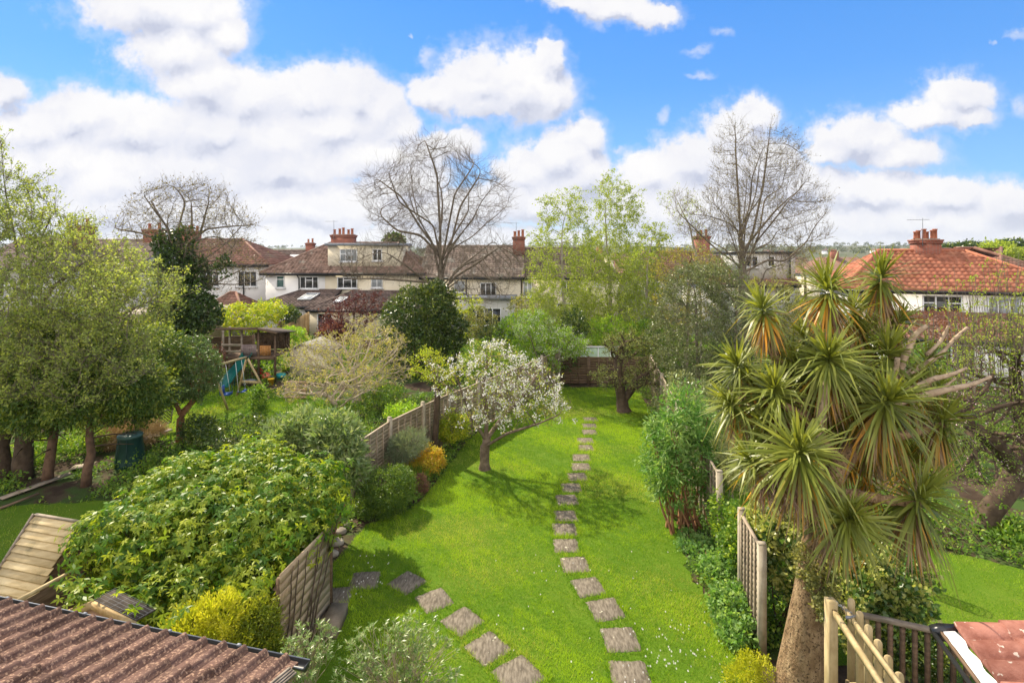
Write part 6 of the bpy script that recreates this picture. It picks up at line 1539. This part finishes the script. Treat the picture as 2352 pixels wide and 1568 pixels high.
# ---------------------------------------------------------------- cherry, old tree
q = lambda px, py, dy=0: P(px, py, 16.6+dy)
bark_c = surf('cherry_bark', (0.10,0.07,0.05), (0.22,0.165,0.12), 6, 6, 0.8, 0.6, 24, spec=0.25)
tree('cherry_tree', 'white blossoming cherry tree in the middle of the lawn', 'tree', G(1113,1078), [q(1113,1040), q(1116,1010)],
     [EL(1125,840,16.6,88,62,1.7,1.2), EL(1210,890,16.6,90,70,1.7,1.1), EL(1050,870,16.6,70,50,1.3,.7), EL(1265,930,16.8,60,45,1.3,.7), EL(1160,930,16.3,110,45,1.6,.9), EL(1100,940,16,80,40,1.2,.5), EL(985,850,17,30,20,.7,.15)], bark_c, L_cherry, seed=111, nattr=1900, step=.16, rtrunk=.15, rtip=.005, thr=.013, tw=(2,.28,.0035), lv=(2,2,.03,.06,.026,.4), wob=.2, kill=.28, infl=1.9, shell=.3, up=.35, e=.7,
     extra=[(1, [q(1116,1010), q(1085,960,-.3), q(1060,900,-.3)]), (1, [q(1116,1010), q(1118,950), q(1110,880), q(1120,820)]), (1, [q(1116,1010), q(1160,950,.2), q(1210,900,.3), q(1240,850,.3)]), (1, [q(1115,1025), q(1165,995,-.6), q(1230,975,-.9), q(1290,950,-.9)])], blossom=(L_blos, 2, 8, .05, .052, .17), tw2=.4)
bush('daffodil_leaves', 'clump of grassy leaves at the foot of the golden orange shrub', 'plant', G(965,1105), [EL(950,1090,15.6,30,10,.3)], L_mid, n=1200, L=.2, W=.015, seed=112, clump=.08, per=12, noise=.4, droop=-.8)
q = lambda px, py, dy=0: P(px, py, 22.6+dy)
tree('old_tree', 'gnarled old tree with a forked dark trunk at the far end of the lawn', 'tree', G(1433,946), [q(1428,925), q(1424,895)], [EL(1395,865,22.4,36,22,1,.9), EL(1475,870,22.4,46,30,1.2,1), EL(1430,790,22.6,52,34,1.1,.9), EL(1490,810,22.8,34,30,.9,.5)], bark_d, leafm('dull_apple_leaf', (0.12,0.16,0.04), (0.23,0.27,0.08), tip=(0.33,0.33,0.10), tr=.4), seed=113, nattr=1100, step=.16, rtrunk=.26, rtip=.007, thr=.02, tw=(3,.32,.005), lv=(2,2,.04,.06,.035,.35), wob=.4, kill=.28, infl=1.9, e=.42,
     extra=[(1, [q(1428,925), q(1450,895), q(1462,870)]), (1, [q(1424,895), q(1418,850), q(1425,800)])])

# ---------------------------------------------------------------- right side of the lawn
bush('buddleia_shrub', 'tall shrub with long green leaves and bare orange stems, right of the lawn', 'shrub', np.array([4.25,13.2,0]), [EL(1570,940,13.6,42,52,.6,.8), EL(1535,1000,13.4,48,45,.6), EL(1530,1070,13.2,48,50,.6), EL(1610,1050,13.5,50,60,.7), EL(1545,1120,13.1,55,32,.5,.7), EL(1600,980,13.7,40,50,.6), EL(1630,1150,12.9,40,45,.4,.5), EL(1520,1020,13.4,40,50,.5,.6)], leafm('long_green_leaf', (0.08,0.18,0.035), (0.16,0.32,0.06), tip=(0.32,0.44,0.14), tr=.4, rough=.45, spec=.3), n=11000, L=.14, W=.035, seed=121, clump=.15, per=12, tipf=.5, lumpy=.45, bark=bark_o, stems=22, stem_r=.024, sspread=.3, droop=.3, shell=.75, inner=.3)
bush('border_shrub', 'dull green shrub mass along the right fence under the airy grey green trees', 'shrub', np.array([5.6,18,0]), [EL(1610,925,17.5,40,50,.6), EL(1570,905,19,40,45,.7), EL(1540,925,20.5,32,30,.7), EL(1640,960,16,40,60,.6), EL(1660,1010,14.6,36,60,.5)], L_gg2, n=17000, L=.085, W=.036, seed=133, clump=.14, per=12, tipf=.4, lumpy=.45, bark=bark_g, stems=12, sspread=.4)
bush('pale_shrub', 'pale yellowish wispy shrub around the second concrete post', 'shrub', np.array([5.0,12.6,0]), [EL(1690,1080,12.4,40,36,.5), EL(1670,1040,12.8,30,30,.5)], leafm('cream_leaf', (0.28,0.30,0.12), (0.42,0.42,0.20), tr=.4), n=5000, L=.08, W=.02, seed=122, clump=.1, per=14, bark=bark_p, stems=8)
bush('currant_bush', 'light green lobed leaved bush along the foot of the right fence', 'shrub', np.array([3.95,10.3,0]), [EL(1620,1275,12.0,40,26,.5,.6), EL(1665,1320,11.0,50,45,.5), EL(1685,1400,10.0,48,55,.45), EL(1700,1470,9.3,42,50,.4), EL(1590,1240,12.6,26,18,.4,.5)], leafm('currant_leaf', (0.11,0.24,0.045), (0.21,0.36,0.09), tip=(0.32,0.45,0.15), tr=.45), n=17000, L=.065, W=.06, seed=123, clump=.09, per=12, tipf=.4, lumpy=.3, bark=bark_o, stems=8)
bush('blue_ground_shrub', 'small grey blue rue like plant at the lawn edge by the orange stems', 'plant', G(1575,1290), [EL(1572,1262,12.2,20,18,.25)], L_blue, n=2600, L=.035, W=.02, seed=124, clump=.06, per=12)
bush('golden_euonymus', 'small bright golden yellow bush at the bottom edge by the concrete post', 'shrub', np.array([3.85,8.4,0]), [EL(1720,1540,8.4,28,42,.25), EL(1755,1545,8.3,24,30,.2), EL(1700,1570,8.3,40,40,.3)], L_gold, n=7000, L=.03, W=.016, seed=125, clump=.05, per=16, noise=.8, droop=-.3, tipf=.2)
bush('variegated_shrub', 'cream edged variegated shrub between the concrete post and the palm trunk', 'shrub', np.array([4.9,9.6,0]), [EL(1790,1215,9.8,46,50,.45), EL(1760,1190,10.4,40,40,.4), EL(1810,1300,9.5,40,60,.4,.6)], L_var, n=7500, L=.085, W=.055, seed=126, clump=.1, per=12, tipf=.6, lumpy=.3, bark=bark_d)
bush('variegated_shrub', 'large cream edged variegated shrub right of the palm trunk, above the railing', 'shrub', np.array([6.0,8.6,0]), [EL(1960,1330,8.9,80,60,.6), EL(2040,1370,8.8,70,60,.55), EL(1990,1420,8.5,100,45,.5), EL(2070,1310,9.2,50,50,.5,.6), EL(1930,1400,8.4,40,60,.4,.7)], L_var, n=14000, L=.085, W=.06, seed=127, clump=.1, per=12, tipf=.5, lumpy=.3, bark=bark_d, stems=8)
bush('ivy_patch', 'small leaved grey green ivy clinging to the palm trunk', 'ivy', P(1880,1320,8.0)*[1,1,0], [EL(1855,1290,8.0,26,34,.25), EL(1890,1350,7.9,34,46,.25), EL(1905,1400,7.8,20,40,.2)], L_gg, n=3600, L=.045, W=.03, seed=128, clump=.06, per=12)
bush('leafy_ground_plant', 'dark leafy plant on the soil at the right edge', 'plant', G(2330,1260), [EL(2325,1240,12.6,50,14,.5)], L_mid, n=1400, L=.16, W=.08, seed=129, clump=.12, per=10)
bush('shade_shrub', 'dark shrub in shade on the soil beside the railing', 'shrub', np.array([5.9,7.8,0]), [EL(2080,1480,8.0,90,40,.5), EL(2130,1520,7.7,50,40,.3)], L_dark, n=6000, L=.06, W=.03, seed=130, clump=.08, per=12)

bush('ivy_bush', 'dark leafy bush filling the gap between two right fence posts', 'shrub', np.array([4.75,11.2,0]), [EL(1700,1200,11.2,26,40,.5), EL(1685,1250,11.0,28,34,.4), EL(1660,1190,11.8,24,50,.4)], L_mid, n=5000, L=.07, W=.045, seed=132, clump=.1, per=12, bark=bark_d)
# ---------------------------------------------------------------- palm
def rosette(par, c, axis, L, n, seed, dead=.12, W=.05, droop=.5, age0=.55):
    rng = np.random.default_rng(seed); ax = unit(np.array(axis, float)); s1 = unit(np.cross(ax, [0.3,0.9,0.1])); s2 = np.cross(ax, s1)
    f = rng.random(n)**.85; f.sort(); n = int(n*1.9); f = rng.random(n)**.85; f.sort(); th = np.arange(n)*2.39996 + rng.normal(size=n)*.35
    el = np.radians(88 - 150*f + rng.normal(size=n)*11)
    d = (s1*np.cos(th)[:,None] + s2*np.sin(th)[:,None])*np.cos(el)[:,None] + ax*np.sin(el)[:,None]; d = unit(d)
    l = L*(.58+.5*rng.random(n))*(1-.3*(f < .12)); w = W*(.8+.4*rng.random(n))
    base = np.array(c, float) + ax*(.10 - .22*f)[:,None] + d*.02
    side = unit(np.cross(d, ax + rng.normal(size=(n,3))*.25)); nr = np.cross(side, d)
    ts = np.array([0, .12, .35, .62, .84, 1.0]); ws = np.array([.45, .85, 1.0, .8, .45, .03]); V = np.zeros((n, 6, 2, 3))
    dr = droop*(.3 + .9*rng.random(n))*np.clip(.35 + f, 0, 1.1)
    kink = rng.random(n) < .32
    for i, (t, ww) in enumerate(zip(ts, ws)):
        p = base + d*(l*t)[:,None]; p[:,2] -= dr*l*t*t*.55 + kink*np.maximum(0, t-.55)*l*.9
        V[:,i,0] = p - side*(w*ww/2)[:,None]; V[:,i,1] = p + side*(w*ww/2)[:,None]
    idx = (np.arange(n)*12)[:,None]; F = np.stack([np.stack([idx[:,0]+2*i, idx[:,0]+2*i+1, idx[:,0]+2*i+3, idx[:,0]+2*i+2], 1) for i in range(5)], 1).reshape(-1, 4)
    old = np.clip((f - (1-dead*1.7-.03))*6, 0, 1)*(rng.random(n) < .6)*rng.random(n)**.5
    tipy = np.linspace(0, .12, 6)[None]**1.2*rng.random(n)[:,None]
    g = np.clip(old[:,None] + tipy, 0, 1)
    col = np.stack([np.repeat((rng.random(n)*.7+.3*(1-f))[:,None], 6, 1), g, np.zeros((n,6))], -1); col = np.repeat(col[:,:,None,:], 2, 2).reshape(-1, 3)
    o = mesh_obj('leaf_rosette', V.reshape(-1,3), F, L_palm, par, col=col, smooth=True)
    # dead blades hanging beneath
    nd = int(n*.75); th = rng.random(nd)*6.28; d = (s1*np.cos(th)[:,None] + s2*np.sin(th)[:,None])*.35 + np.array([0,0,-1.0]) + rng.normal(size=(nd,3))*.15
    b = np.array(c) - ax*.12 + (s1*np.cos(th)[:,None] + s2*np.sin(th)[:,None])*.07 - ax*(.2*rng.random(nd))[:,None]
    V, F, c2 = rhombs(b, d, s1*np.cos(th)[:,None] + s2*np.sin(th)[:,None] + rng.normal(size=(nd,3))*.3, L*(.55+.6*rng.random(nd)), .028, .1, rng.random(nd), (rng.random(nd) < .35)*1.0, .4)
    mesh_obj('dead_blades', V, F, L_dead, o, col=c2)
    return o
pb = np.array([4.43, 8.15, 0]); palm = thing('cabbage_palm', pb, 'tall many headed cabbage palm with spiky leaf rosettes and a flared corky trunk', 'palm tree')
Yb = 8.15
def pw(px, py, Y=Yb): return P(px, py, Y)
m = MB(); pts = [pb + [0,0,-.1], pb + [.0,0,.12], pw(1842,1520,8.15), pw(1850,1440), pw(1858,1360), pw(1866,1270), pw(1876,1200), pw(1895,1130,8.2), pw(1935,1060,8.3), pw(1975,1000,8.4)]
m.tube(pts, [.47,.41,.32,.26,.21,.175,.16,.155,.145,.13], 22); m.build('trunk', bark_palm, palm, smooth=True)
pale_limb = surf('bleached_limb', (0.30,0.22,0.145), (0.48,0.37,0.26), 9, 6, 0.9, 0.8, 22, third=((0.14,0.10,0.07), 11, 0.58, 0.68), spec=0.1)
def limb(pts, r0, r1, mat=pale_limb, name='limb'):
    pts = np.array(pts); n = len(pts); t = np.linspace(0, n-1, n*4); V = np.stack([np.interp(t, np.arange(n), pts[:,i]) for i in range(3)], 1); V[1:-1] = (V[:-2]+V[2:]+2*V[1:-1])/4
    rg_ = np.random.default_rng(n+int(r0*999)); m = MB(); m.tube(V, np.linspace(r0, r1, len(V))*(.8 if mat is pale_limb else 1)*(1+.11*rg_.normal(size=len(V))), 9); return m.build(name, mat, palm, smooth=True)
limb([pw(1975,1000,8.4), pw(2010,960,8.5), pw(2045,905,8.6), pw(2062,868,8.7), pw(2072,830,8.7), pw(2092,790,8.8), pw(2098,770,8.8), pw(2128,748,8.8)], .13, .045)
limb([pw(2050,895,8.6), pw(2058,850,8.55), pw(2062,822,8.5)], .06, .05)
limb([pw(2010,960,8.5), pw(2080,905,8.5), pw(2140,870,8.4), pw(2180,862,8.4), pw(2220,845,8.4)], .09, .028)
limb([pw(2050,930,8.5), pw(2130,905,8.4), pw(2200,890,8.3), pw(2240,880,8.3), pw(2275,865,8.3)], .08, .03)
limb([pw(2165,895,8.4), pw(2180,880,8.4), pw(2195,868,8.4)], .035, .02)
limb([pw(2062,868,8.7), pw(2110,845,8.9), pw(2160,815,8.9), pw(2190,780,9), pw(2222,752,9)], .06, .03)
limb([pw(2128,815,8.9), pw(2160,785,9), pw(2172,762,9), pw(2178,748,9)], .04, .025)
limb([pw(1875,1010,8.3), pw(1885,960,8.2), pw(1893,915,8.1), pw(1897,875,8.05)], .085, .06)
limb([pw(2045,905,8.6), pw(2060,820,9.2), pw(2050,740,9.3), pw(2030,665,9.3)], .09, .07, bark_palm)
limb([pw(1935,1060,8.3), pw(1880,1010,8.4), pw(1850,960,8.4), pw(1800,930,8.2)], .11, .06, bark_palm)
limb([pw(1880,1010,8.4), pw(1900,900,8.8), pw(1905,800,9.0), pw(1905,700,9.0)], .09, .06, bark_palm)
limb([pw(1850,960,8.4), pw(1820,880,8.8), pw(1770,800,9), pw(1755,740,9)], .09, .06, bark_palm)
limb([pw(1895,1130,8.2), pw(1870,1090,7.9), pw(1840,1060,7.6)], .1, .07, bark_palm)
limb([pw(1876,1200,8.15), pw(1920,1200,7.8), pw(1945,1205,7.5)], .09, .06, bark_palm)
limb([pw(1895,1130,8.2), pw(1990,1140,7.9), pw(2060,1150,7.8), pw(2108,1158,7.8)], .1, .06, bark_palm)
limb([pw(1975,1020,8.4), pw(2070,1000,8.6), pw(2130,985,8.7), pw(2165,975,8.7)], .09, .06, bark_palm)
ROS = [(1752,713,9.0,85,(-.3,0,1),90,.2),(1900,668,9.0,92,(0,0,1),100,.2),(2023,640,9.3,84,(.05,-.2,1),95,.15),(2064,742,9.2,66,(.3,-.2,1),60,.05),
 (1697,845,9.0,76,(-.5,-.2,1),80,.1),(1903,828,8.3,112,(0,-.5,1),120,.08),(1683,930,8.8,78,(-.7,-.2,.8),75,.15),(1782,905,8.4,88,(-.4,-.4,1),90,.08),
 (2036,925,8.0,112,(.2,-.6,1),110,.12),(1836,1044,7.55,140,(-.2,-.5,1),130,.15),(2166,968,8.7,95,(.5,-.1,1),85,.1),(2109,1146,7.8,118,(.3,-.3,1),95,.05),
 (1945,1195,7.45,110,(0,-.8,.7),85,.03),(1820,842,8.8,82,(-.2,-.2,1),80,.05),(2040,815,8.8,86,(0,-.1,1),75,.03),(2128,832,9.0,62,(.3,0,1),55,.03),(1985,770,9.2,74,(0,0,1),70,.05),
 (1960,870,8.9,85,(0,-.2,1),70,.1),(1760,980,8.5,70,(-.5,-.2,.8),60,.1),(1900,960,8.7,85,(0,-.2,1),70,.1),
 (1850,780,8.9,78,(-.3,0,1),60,.05),(1960,720,9.3,66,(0,.2,1),60,.05),(1730,880,8.9,66,(-.6,.1,1),55,.1),(1820,960,8.6,78,(-.3,.2,1),60,.1),(2085,890,8.9,72,(.3,.3,1),60,.05),(2000,1000,8.6,80,(.3,.2,1),60,.1),(1960,940,8.5,84,(0,.2,1),60,.1),(1730,1060,8.0,70,(-.7,0,.8),60,.2),(2150,890,9.1,60,(.5,.3,1),50,.03),(1880,1130,7.9,76,(-.1,.3,.7),50,.2),
 (1860,880,8.9,74,(-.2,.2,1),50,.1),(1800,830,9.1,64,(-.3,.3,1),45,.1),(1990,860,9.2,66,(.1,.3,1),50,.1),(1930,1020,8.8,84,(0,.2,.8),60,.2),(2060,980,8.9,76,(.2,.3,1),50,.1),(1780,1040,8.4,72,(-.4,.2,.8),50,.25),(2100,1060,8.8,72,(.4,.2,.8),45,.15),(1990,1080,8.6,70,(.1,.3,.7),40,.2)]
for i, (px, py, Y, rp, ax, n, dead) in enumerate(ROS):
    rosette(palm, P(px, py, Y), ax, rp*Y/FX*(1.0+.3*((i*37) % 10)/10), n, 300+i, dead=dead, W=.040, droop=.5)
rng = np.random.default_rng(9)
Ed = [EL(1790,1110,7.7,55,45,.35), EL(1830,1130,7.6,50,35,.3), EL(1990,735,9.3,40,30,.3,.3)]
p, o = in_ell(rng, Ed, 420, .3); d = np.c_[rng.normal(size=(420,2))*.5, -np.abs(rng.normal(size=420))-.3]
A_ = p; M_ = p + unit(d)*.16; B_ = M_ + unit(d+rdir(rng,420)*.5)*.14
b2 = Bag(); V, F = prisms(A_, M_, .004, .003); b2.add(V, F); V, F = prisms(M_, B_, .003, .0015); b2.add(V, F); b2.build('dry_flower_stalks', surf('dry_stalk', (0.20,0.12,0.085), (0.32,0.22,0.16), 8, 3, .9), palm)

# ---------------------------------------------------------------- apple tree at the right
q = lambda px, py, dy=0: P(px, py, 11.5+dy)
def apple():
    b = G(2262,1218); Yq = b[1]
    q = lambda px, py, dy=0: P(px, py, Yq+dy)
    t, (rng, N, par, r, A, M, B) = tree('apple_tree', 'old apple tree with dark leaning trunk and upright whippy shoots, right edge', 'tree', b, [q(2270,1180), q(2310,1130), q(2335,1080,.1)],
      [EL(2260,900,Yq,90,90,1.5,1), EL(2340,860,Yq,80,110,1.6,1), EL(2190,960,Yq-.6,70,80,1.2,.9), EL(2290,1010,Yq-.5,100,60,1.4,.8), EL(2240,1080,Yq-.8,70,50,1,.5)], bark_d, leafm('apple_green_leaf', (0.15,0.24,0.035), (0.28,0.38,0.07), tr=.45), seed=131, nattr=2900, step=.17, rtrunk=.24, rtip=.005, thr=.014, tw=(2,.34,.0035), lv=(1,3,.03,.05,.028,.3), wob=.3, kill=.28, infl=2, shell=.3, e=.45,
      extra=[(1, [q(2335,1080,.1), q(2290,1020,-.3), q(2230,980,-.6), q(2190,930,-.7)]), (1, [q(2335,1080,.1), q(2350,1000,.2), q(2340,920,.3), q(2330,850,.3)])], blossom=(L_pinkf, 1, 4, .03, .035, .10))
    top = N[(N[:,2] > 3.3)]; k_ = rng.choice(len(top), 190); s0 = top[k_]
    ln = .6 + 2.2*rng.random(190)*np.clip((6.9-s0[:,2])/3, .2, 1); d = unit(np.c_[rng.normal(size=(190,2))*.10, np.ones(190)])
    e1 = s0 + d*ln[:,None]*.5 + rng.normal(size=(190,3))*.02; e2 = e1 + unit(d + rng.normal(size=(190,3))*.05)*ln[:,None]*.5
    b2 = Bag(); V, F = prisms(s0, e1, .009, .007, 4); b2.add(V, F); V, F = prisms(e1, e2, .007, .004, 4); b2.add(V, F); b2.build('upright_shoots', bark_g, t)
    pts = np.concatenate([e2, e1 + (e2-e1)*.5, e1, s0 + (e1-s0)*.5]); pts = pts[rng.random(len(pts)) < .8]
    V, F, c = leaf_cloud(rng, pts, 7, .035, .06, .03, up=.6, tipf=.3); mesh_obj('shoot_leaves', V, F, L_birch, t, col=c)
apple()

# ---------------------------------------------------------------- grass, daisies, ground cover
def inpoly(p, poly):
    poly = np.array(poly); x, y = p[:,0], p[:,1]; r = np.zeros(len(p), bool); j = len(poly)-1
    for i in range(len(poly)):
        xi, yi = poly[i]; xj, yj = poly[j]
        c = ((yi > y) != (yj > y)) & (x < (xj-xi)*(y-yi)/(yj-yi+1e-12)+xi); r ^= c; j = i
    return r
L_grass = leafm('grass_blade', (0.10,0.23,0.012), (0.36,0.50,0.03), tip=(0.56,0.50,0.15), tr=.4, rough=.55, spec=.2, trc=(1.3,1.35,.6))
def blades(name, poly, n, ymin, ymax, seed, h=.040, w=.009, parent=None):
    rng = np.random.default_rng(seed); poly_ = np.array(poly)
    # density falls with distance
    u = rng.random(n); Y = ymin*(ymax/ymin)**u; x0, x1 = poly_[:,0].min()-.2, poly_[:,0].max()+.2
    X_ = x0 + (x1-x0)*rng.random(n); p = np.c_[X_, Y]; p = p[inpoly(p, poly)]
    st = np.array([G(a, b)[:2] for a, b, _, _ in STONES]); ang = np.array([R(a) for _,_,a,_ in STONES]); hs = np.array([s_/2 for *_, s_ in STONES])
    d = p[:,None]-st[None]; lx = np.abs(d[...,0]*np.cos(ang)+d[...,1]*np.sin(ang)); ly = np.abs(-d[...,0]*np.sin(ang)+d[...,1]*np.cos(ang)); ins = (np.maximum(lx, ly)-hs).min(1)
    k_ = ins > -.012 - .05*np.random.default_rng(seed).random(len(ins))**3; p = p[k_]; ins = ins[k_]; n = len(p)
    P3 = np.c_[p, np.full(n, .01)]; lo = lump(P3*[1,1,0], 1.1, seed)+.5*lump(P3*[1,1,0], .28, seed+1)
    sm_ = lump(P3*[1,1,0], .13, seed+7); lo = lo + .55*sm_ + .5*lump(P3*[1,1,0], 3.1, seed+9)
    hh = h*(.55+.8*rng.random(n))*np.clip(1+.45*lo, .3, 2)*(1+.9*(ins < .07))*(1+.02*(p[:,1]-8))
    a = rng.random(n)*6.283; lean = .35+.5*rng.random(n); dx = np.c_[np.cos(a)*lean, np.sin(a)*lean, np.ones(n)]
    a2 = rng.random(n)*6.283; sd = np.c_[np.cos(a2), np.sin(a2), np.zeros(n)]*(w*(1+.03*(p[:,1]-8)))[:,None]/2
    V = np.stack([P3-sd, P3+sd, P3+dx*hh[:,None]], 1).reshape(-1,3)
    dry = (rng.random(n) < np.clip(.10+.9*(lump(P3*[1,1,0], 1.6, seed+5)-.1), 0.03, .8))
    c = np.stack([np.clip(.42+.8*lo+.3*rng.normal(size=n), 0, 1), dry*rng.random(n), np.zeros(n)], 1)
    o = mesh_obj(name, V, np.arange(3*n).reshape(-1,3), L_grass, col=np.repeat(c, 3, 0)); return tag(o, kind='stuff')
tag(blades('grass', LAWN, 420000, 7.4, 27.0, 1), 'short bright green grass of the garden lawn')
tag(blades('grass', LAWN_R, 110000, 8.0, 21.0, 2), 'grass of the garden to the right behind the palm')
tag(blades('grass', LAWN_L, 120000, 8.0, 15, 3, h=.05), 'shaded grass of the garden to the left')
tag(blades('grass', LAWN_B, 60000, 18.5, 27.2, 4, h=.05, w=.016), 'rough grass around the timber swing frame')
rng = np.random.default_rng(77)
pd = np.vstack([np.c_[2.7+.5*rng.normal(size=80), 8.9+.5*rng.normal(size=80)], np.c_[-.5+4.5*rng.random(60), 8+4*rng.random(60)], np.c_[-3.4+.8*rng.random(25), 10.4+1.5*rng.random(25)]])
pd = pd[inpoly(pd, LAWN)]; n = len(pd); k6 = 6; th = np.arange(k6)/k6*6.283; rr_ = .009+.005*rng.random(n)
V = np.zeros((n,k6,3)); V[:,:,0] = pd[:,0,None]+rr_[:,None]*np.cos(th); V[:,:,1] = pd[:,1,None]+rr_[:,None]*np.sin(th); V[:,:,2] = .062+.01*np.sin(th)
me_ = mesh_obj('daisies', V.reshape(-1,3), np.arange(n*k6).reshape(-1,k6), L_blos, col=np.zeros((n*k6,3))); tag(me_, 'tiny white daisies scattered over the near lawn', kind='stuff')

def cover(name, label, x0, x1, y0, y1, n, leaf, L, W, seed, hmax=.25, thr=.0, excl=()):
    rng = np.random.default_rng(seed); Y = y0*(y1/y0)**rng.random(n); X_ = x0+(x1-x0)*rng.random(n)
    p = np.c_[X_, Y]; k_ = np.ones(n, bool)
    for e in excl: k_ &= ~inpoly(p, e)
    lo = lump(np.c_[p, np.zeros(n)], 2.2, seed)+.4*lump(np.c_[p, np.zeros(n)], .6, seed+1)
    k_ &= lo > thr; p = p[k_]; lo = lo[k_]
    z = np.abs(rng.normal(size=len(p)))*hmax*np.clip(.25+lo, .1, 1); P0 = np.c_[p, z+.01]
    V, F, c = leaf_cloud(rng, P0, 6, .06, L, W, up=.8, tipf=.3); V[:,2] = np.maximum(V[:,2], .01)
    o = mesh_obj(name, V, F, leaf, col=c); return tag(o, label, kind='stuff')
allv = [LAWN, LAWN_L, LAWN_B, LAWN_R]
cover('ground_cover', 'low leafy plants and weeds of the gardens left of the fence', -20, -1.5, 13, 27, 16000, L_mid, .09, .05, 5, .3, .0, allv)
cover('ground_cover', 'low leafy plants and weeds of the gardens beyond the end fence', -26, 24, 27.3, 41, 26000, L_mid, .15, .09, 6, .55, -.1, allv)
cover('ground_cover', 'low leafy plants on the soil right of the fence', 4.6, 20, 9.5, 28, 15000, L_mid, .09, .05, 7, .3, .0, allv)
cover('ground_cover', 'weeds and seedlings in the border along the right fence', 3.8, 7.0, 9, 26.5, 7000, L_mid, .07, .04, 8, .22, -.3, [LAWN, LAWN_R])
cover('ground_cover', 'leafy edge plants along the foot of the left lap fence', -4.2, 2.4, 13.6, 27, 9000, L_mid, .07, .04, 9, .2, -.5, [LAWN, LAWN_L, [(-20,13),(-4.35,13),(-4.3,14),(-2.3,18.7),(2.3,26.9),(-20,27)]])

# ---------------------------------------------------------------- distant town and woods
rng = np.random.default_rng(88); farw = [render_white, render_cream, render_grey]; farr = [t_dark, t_redold, t_brown, t_grey]
kk = 0
for row, (Yr, n, x0, x1) in enumerate([(82,9,-30,85),(100,9,-40,90),(125,11,-60,120),(160,12,-80,160),(210,13,-110,210),(280,14,-150,280),(380,14,-200,370),(520,14,-280,500),(700,12,-350,650)]):
    for i in range(n):
        x = x0+(x1-x0)*(i+.5*rng.random())/n; y = Yr*(1+.08*rng.normal()); px = CX+x/y*FX
        if row < 2 and (560 < px < 1010 or px > 2110): continue
        wi, ri = int(rng.integers(3)), int(rng.integers(4))
        plc = 'left of the cream dormer' if px < 700 else ('behind the big bare tree' if px < 1240 else ('behind the pale birches' if px < 1560 else ('behind the twin stemmed tree' if px < 1850 else ('left of the red roofed house' if px < 2020 else 'beyond the red roof'))))
        lb = 'tiny %s house with %s roof, %s %s' % (['white','cream','grey'][wi], ['dark','dull red','brown','grey'][ri], ['first row','first row','second row','second row','mid distance','mid distance','far off','far off','on the hillside'][row], plc)
        b = float(hgt(np.array(x), np.array(y))); w = 8+7*rng.random(); h = 4.6+1.0*rng.random()
        if row < 3: b = min(b, 8.2-(h+2.6)-.02*y*0)-1.2
        plain_house('distant_house', x, x+w, y, 8, h, h+2.2+.6*rng.random(), [0,3.2][rng.integers(2)], [0,3.2][rng.integers(2)], farw[wi], farr[ri], lb, ch=[w*.4] if rng.random() < .6 else None, group='distant houses of the town', ang=rng.normal()*.25, wins=3, base=b, far=True)
        kk += 1
def far_trees(name, label, n, y0, y1, hh, leaf, seed, xr=1.1, per=90, L=1.1):
    rng = np.random.default_rng(seed); Y = y0*(y1/y0)**rng.random(n); X_ = (rng.random(n)*2-1)*Y*xr; bz = hgt(X_, Y); H = hh*(.6+.7*rng.random(n)); Rr = H*(.35+.2*rng.random(n))
    q = np.repeat(np.arange(n), per); d = rdir(rng, len(q)); d[:,2] = np.abs(d[:,2])*1.0-.25
    rr = (.75+.3*rng.random(len(q)))[:,None]
    p = np.c_[X_[q], Y[q], bz[q]+H[q]*.55] + d*rr*np.c_[Rr[q], Rr[q], H[q]*.5]
    V, F, c = rhombs(p, rdir(rng, len(q)), unit(d+rdir(rng, len(q))*.6), L*Rr[q]/3*(.7+.6*rng.random(len(q))), L*.8*Rr[q]/3, .2, rng.random(n)[q]*.7+.3*rng.random(len(q)), (rng.random(n)[q] < .3)*rng.random(len(q)))
    o = mesh_obj(name, V, F, leaf, col=c); return tag(o, label, kind='stuff')
L_far = leafm('far_tree_leaf', (0.05,0.075,0.03), (0.12,0.14,0.06), tip=(0.2,0.2,0.08), tr=.3)
far_trees('distant_trees', 'trees standing among the roofs of the far town', 240, 95, 520, 6, L_far, 1)
far_trees('distant_trees', 'woods along the far skyline', 900, 600, 1900, 10, L_far, 2, L=1.3, per=60)
bush('willow_tree', 'bright yellow green tree on the skyline at the far right', 'tree', np.array([px2x(2293,95),95,0]), [EL(2290,592,95,40,34), EL(2325,600,95,26,26), EL(2262,605,95,22,22)], L_birch, n=9000, L=.5, W=.3, seed=141, clump=.7, per=12, shell=.8)
for i, (px, w_, py) in enumerate([(2225,26,566),(2330,40,560),(2180,22,572),(905,16,548)]):
    Y = 110 if px > 1500 else 70
    bush('pine_tree', ['dark pine group left of the yellow green skyline tree','dark pine group on the skyline at the right edge','small dark tree on the skyline above the red ridge','small dark conifer just right of the cream dormer chimney'][i], 'tree', np.array([px2x(px,Y),Y,0]), [EL(px,py+6,Y,w_,13), EL(px+w_*.6,py+10,Y,w_*.6,10), EL(px,py+22,Y,w_*.5,16)], L_dark, n=4500, L=.5 if Y > 100 else .3, W=.3, seed=150+i, clump=.5, per=12, shell=.8, bark=bark_d, stems=2, stem_r=.12)

# ---------------------------------------------------------------- air
hb_ = MB(); hb_.box(-6100, 6100, -6100, 6100, -13, 45); hm, k, out_ = mat_new('air')
pv = k.n('ShaderNodeVolumePrincipled'); pv.inputs['Color'].default_value = (0.80, 0.87, 0.95, 1); pv.inputs['Density'].default_value = 0.00016; pv.inputs['Anisotropy'].default_value = 0.2
k.link(pv.outputs[0], out_.inputs['Volume']); tag(hb_.build('haze', hm), kind='stuff', label='thin pale haze over the distant town')
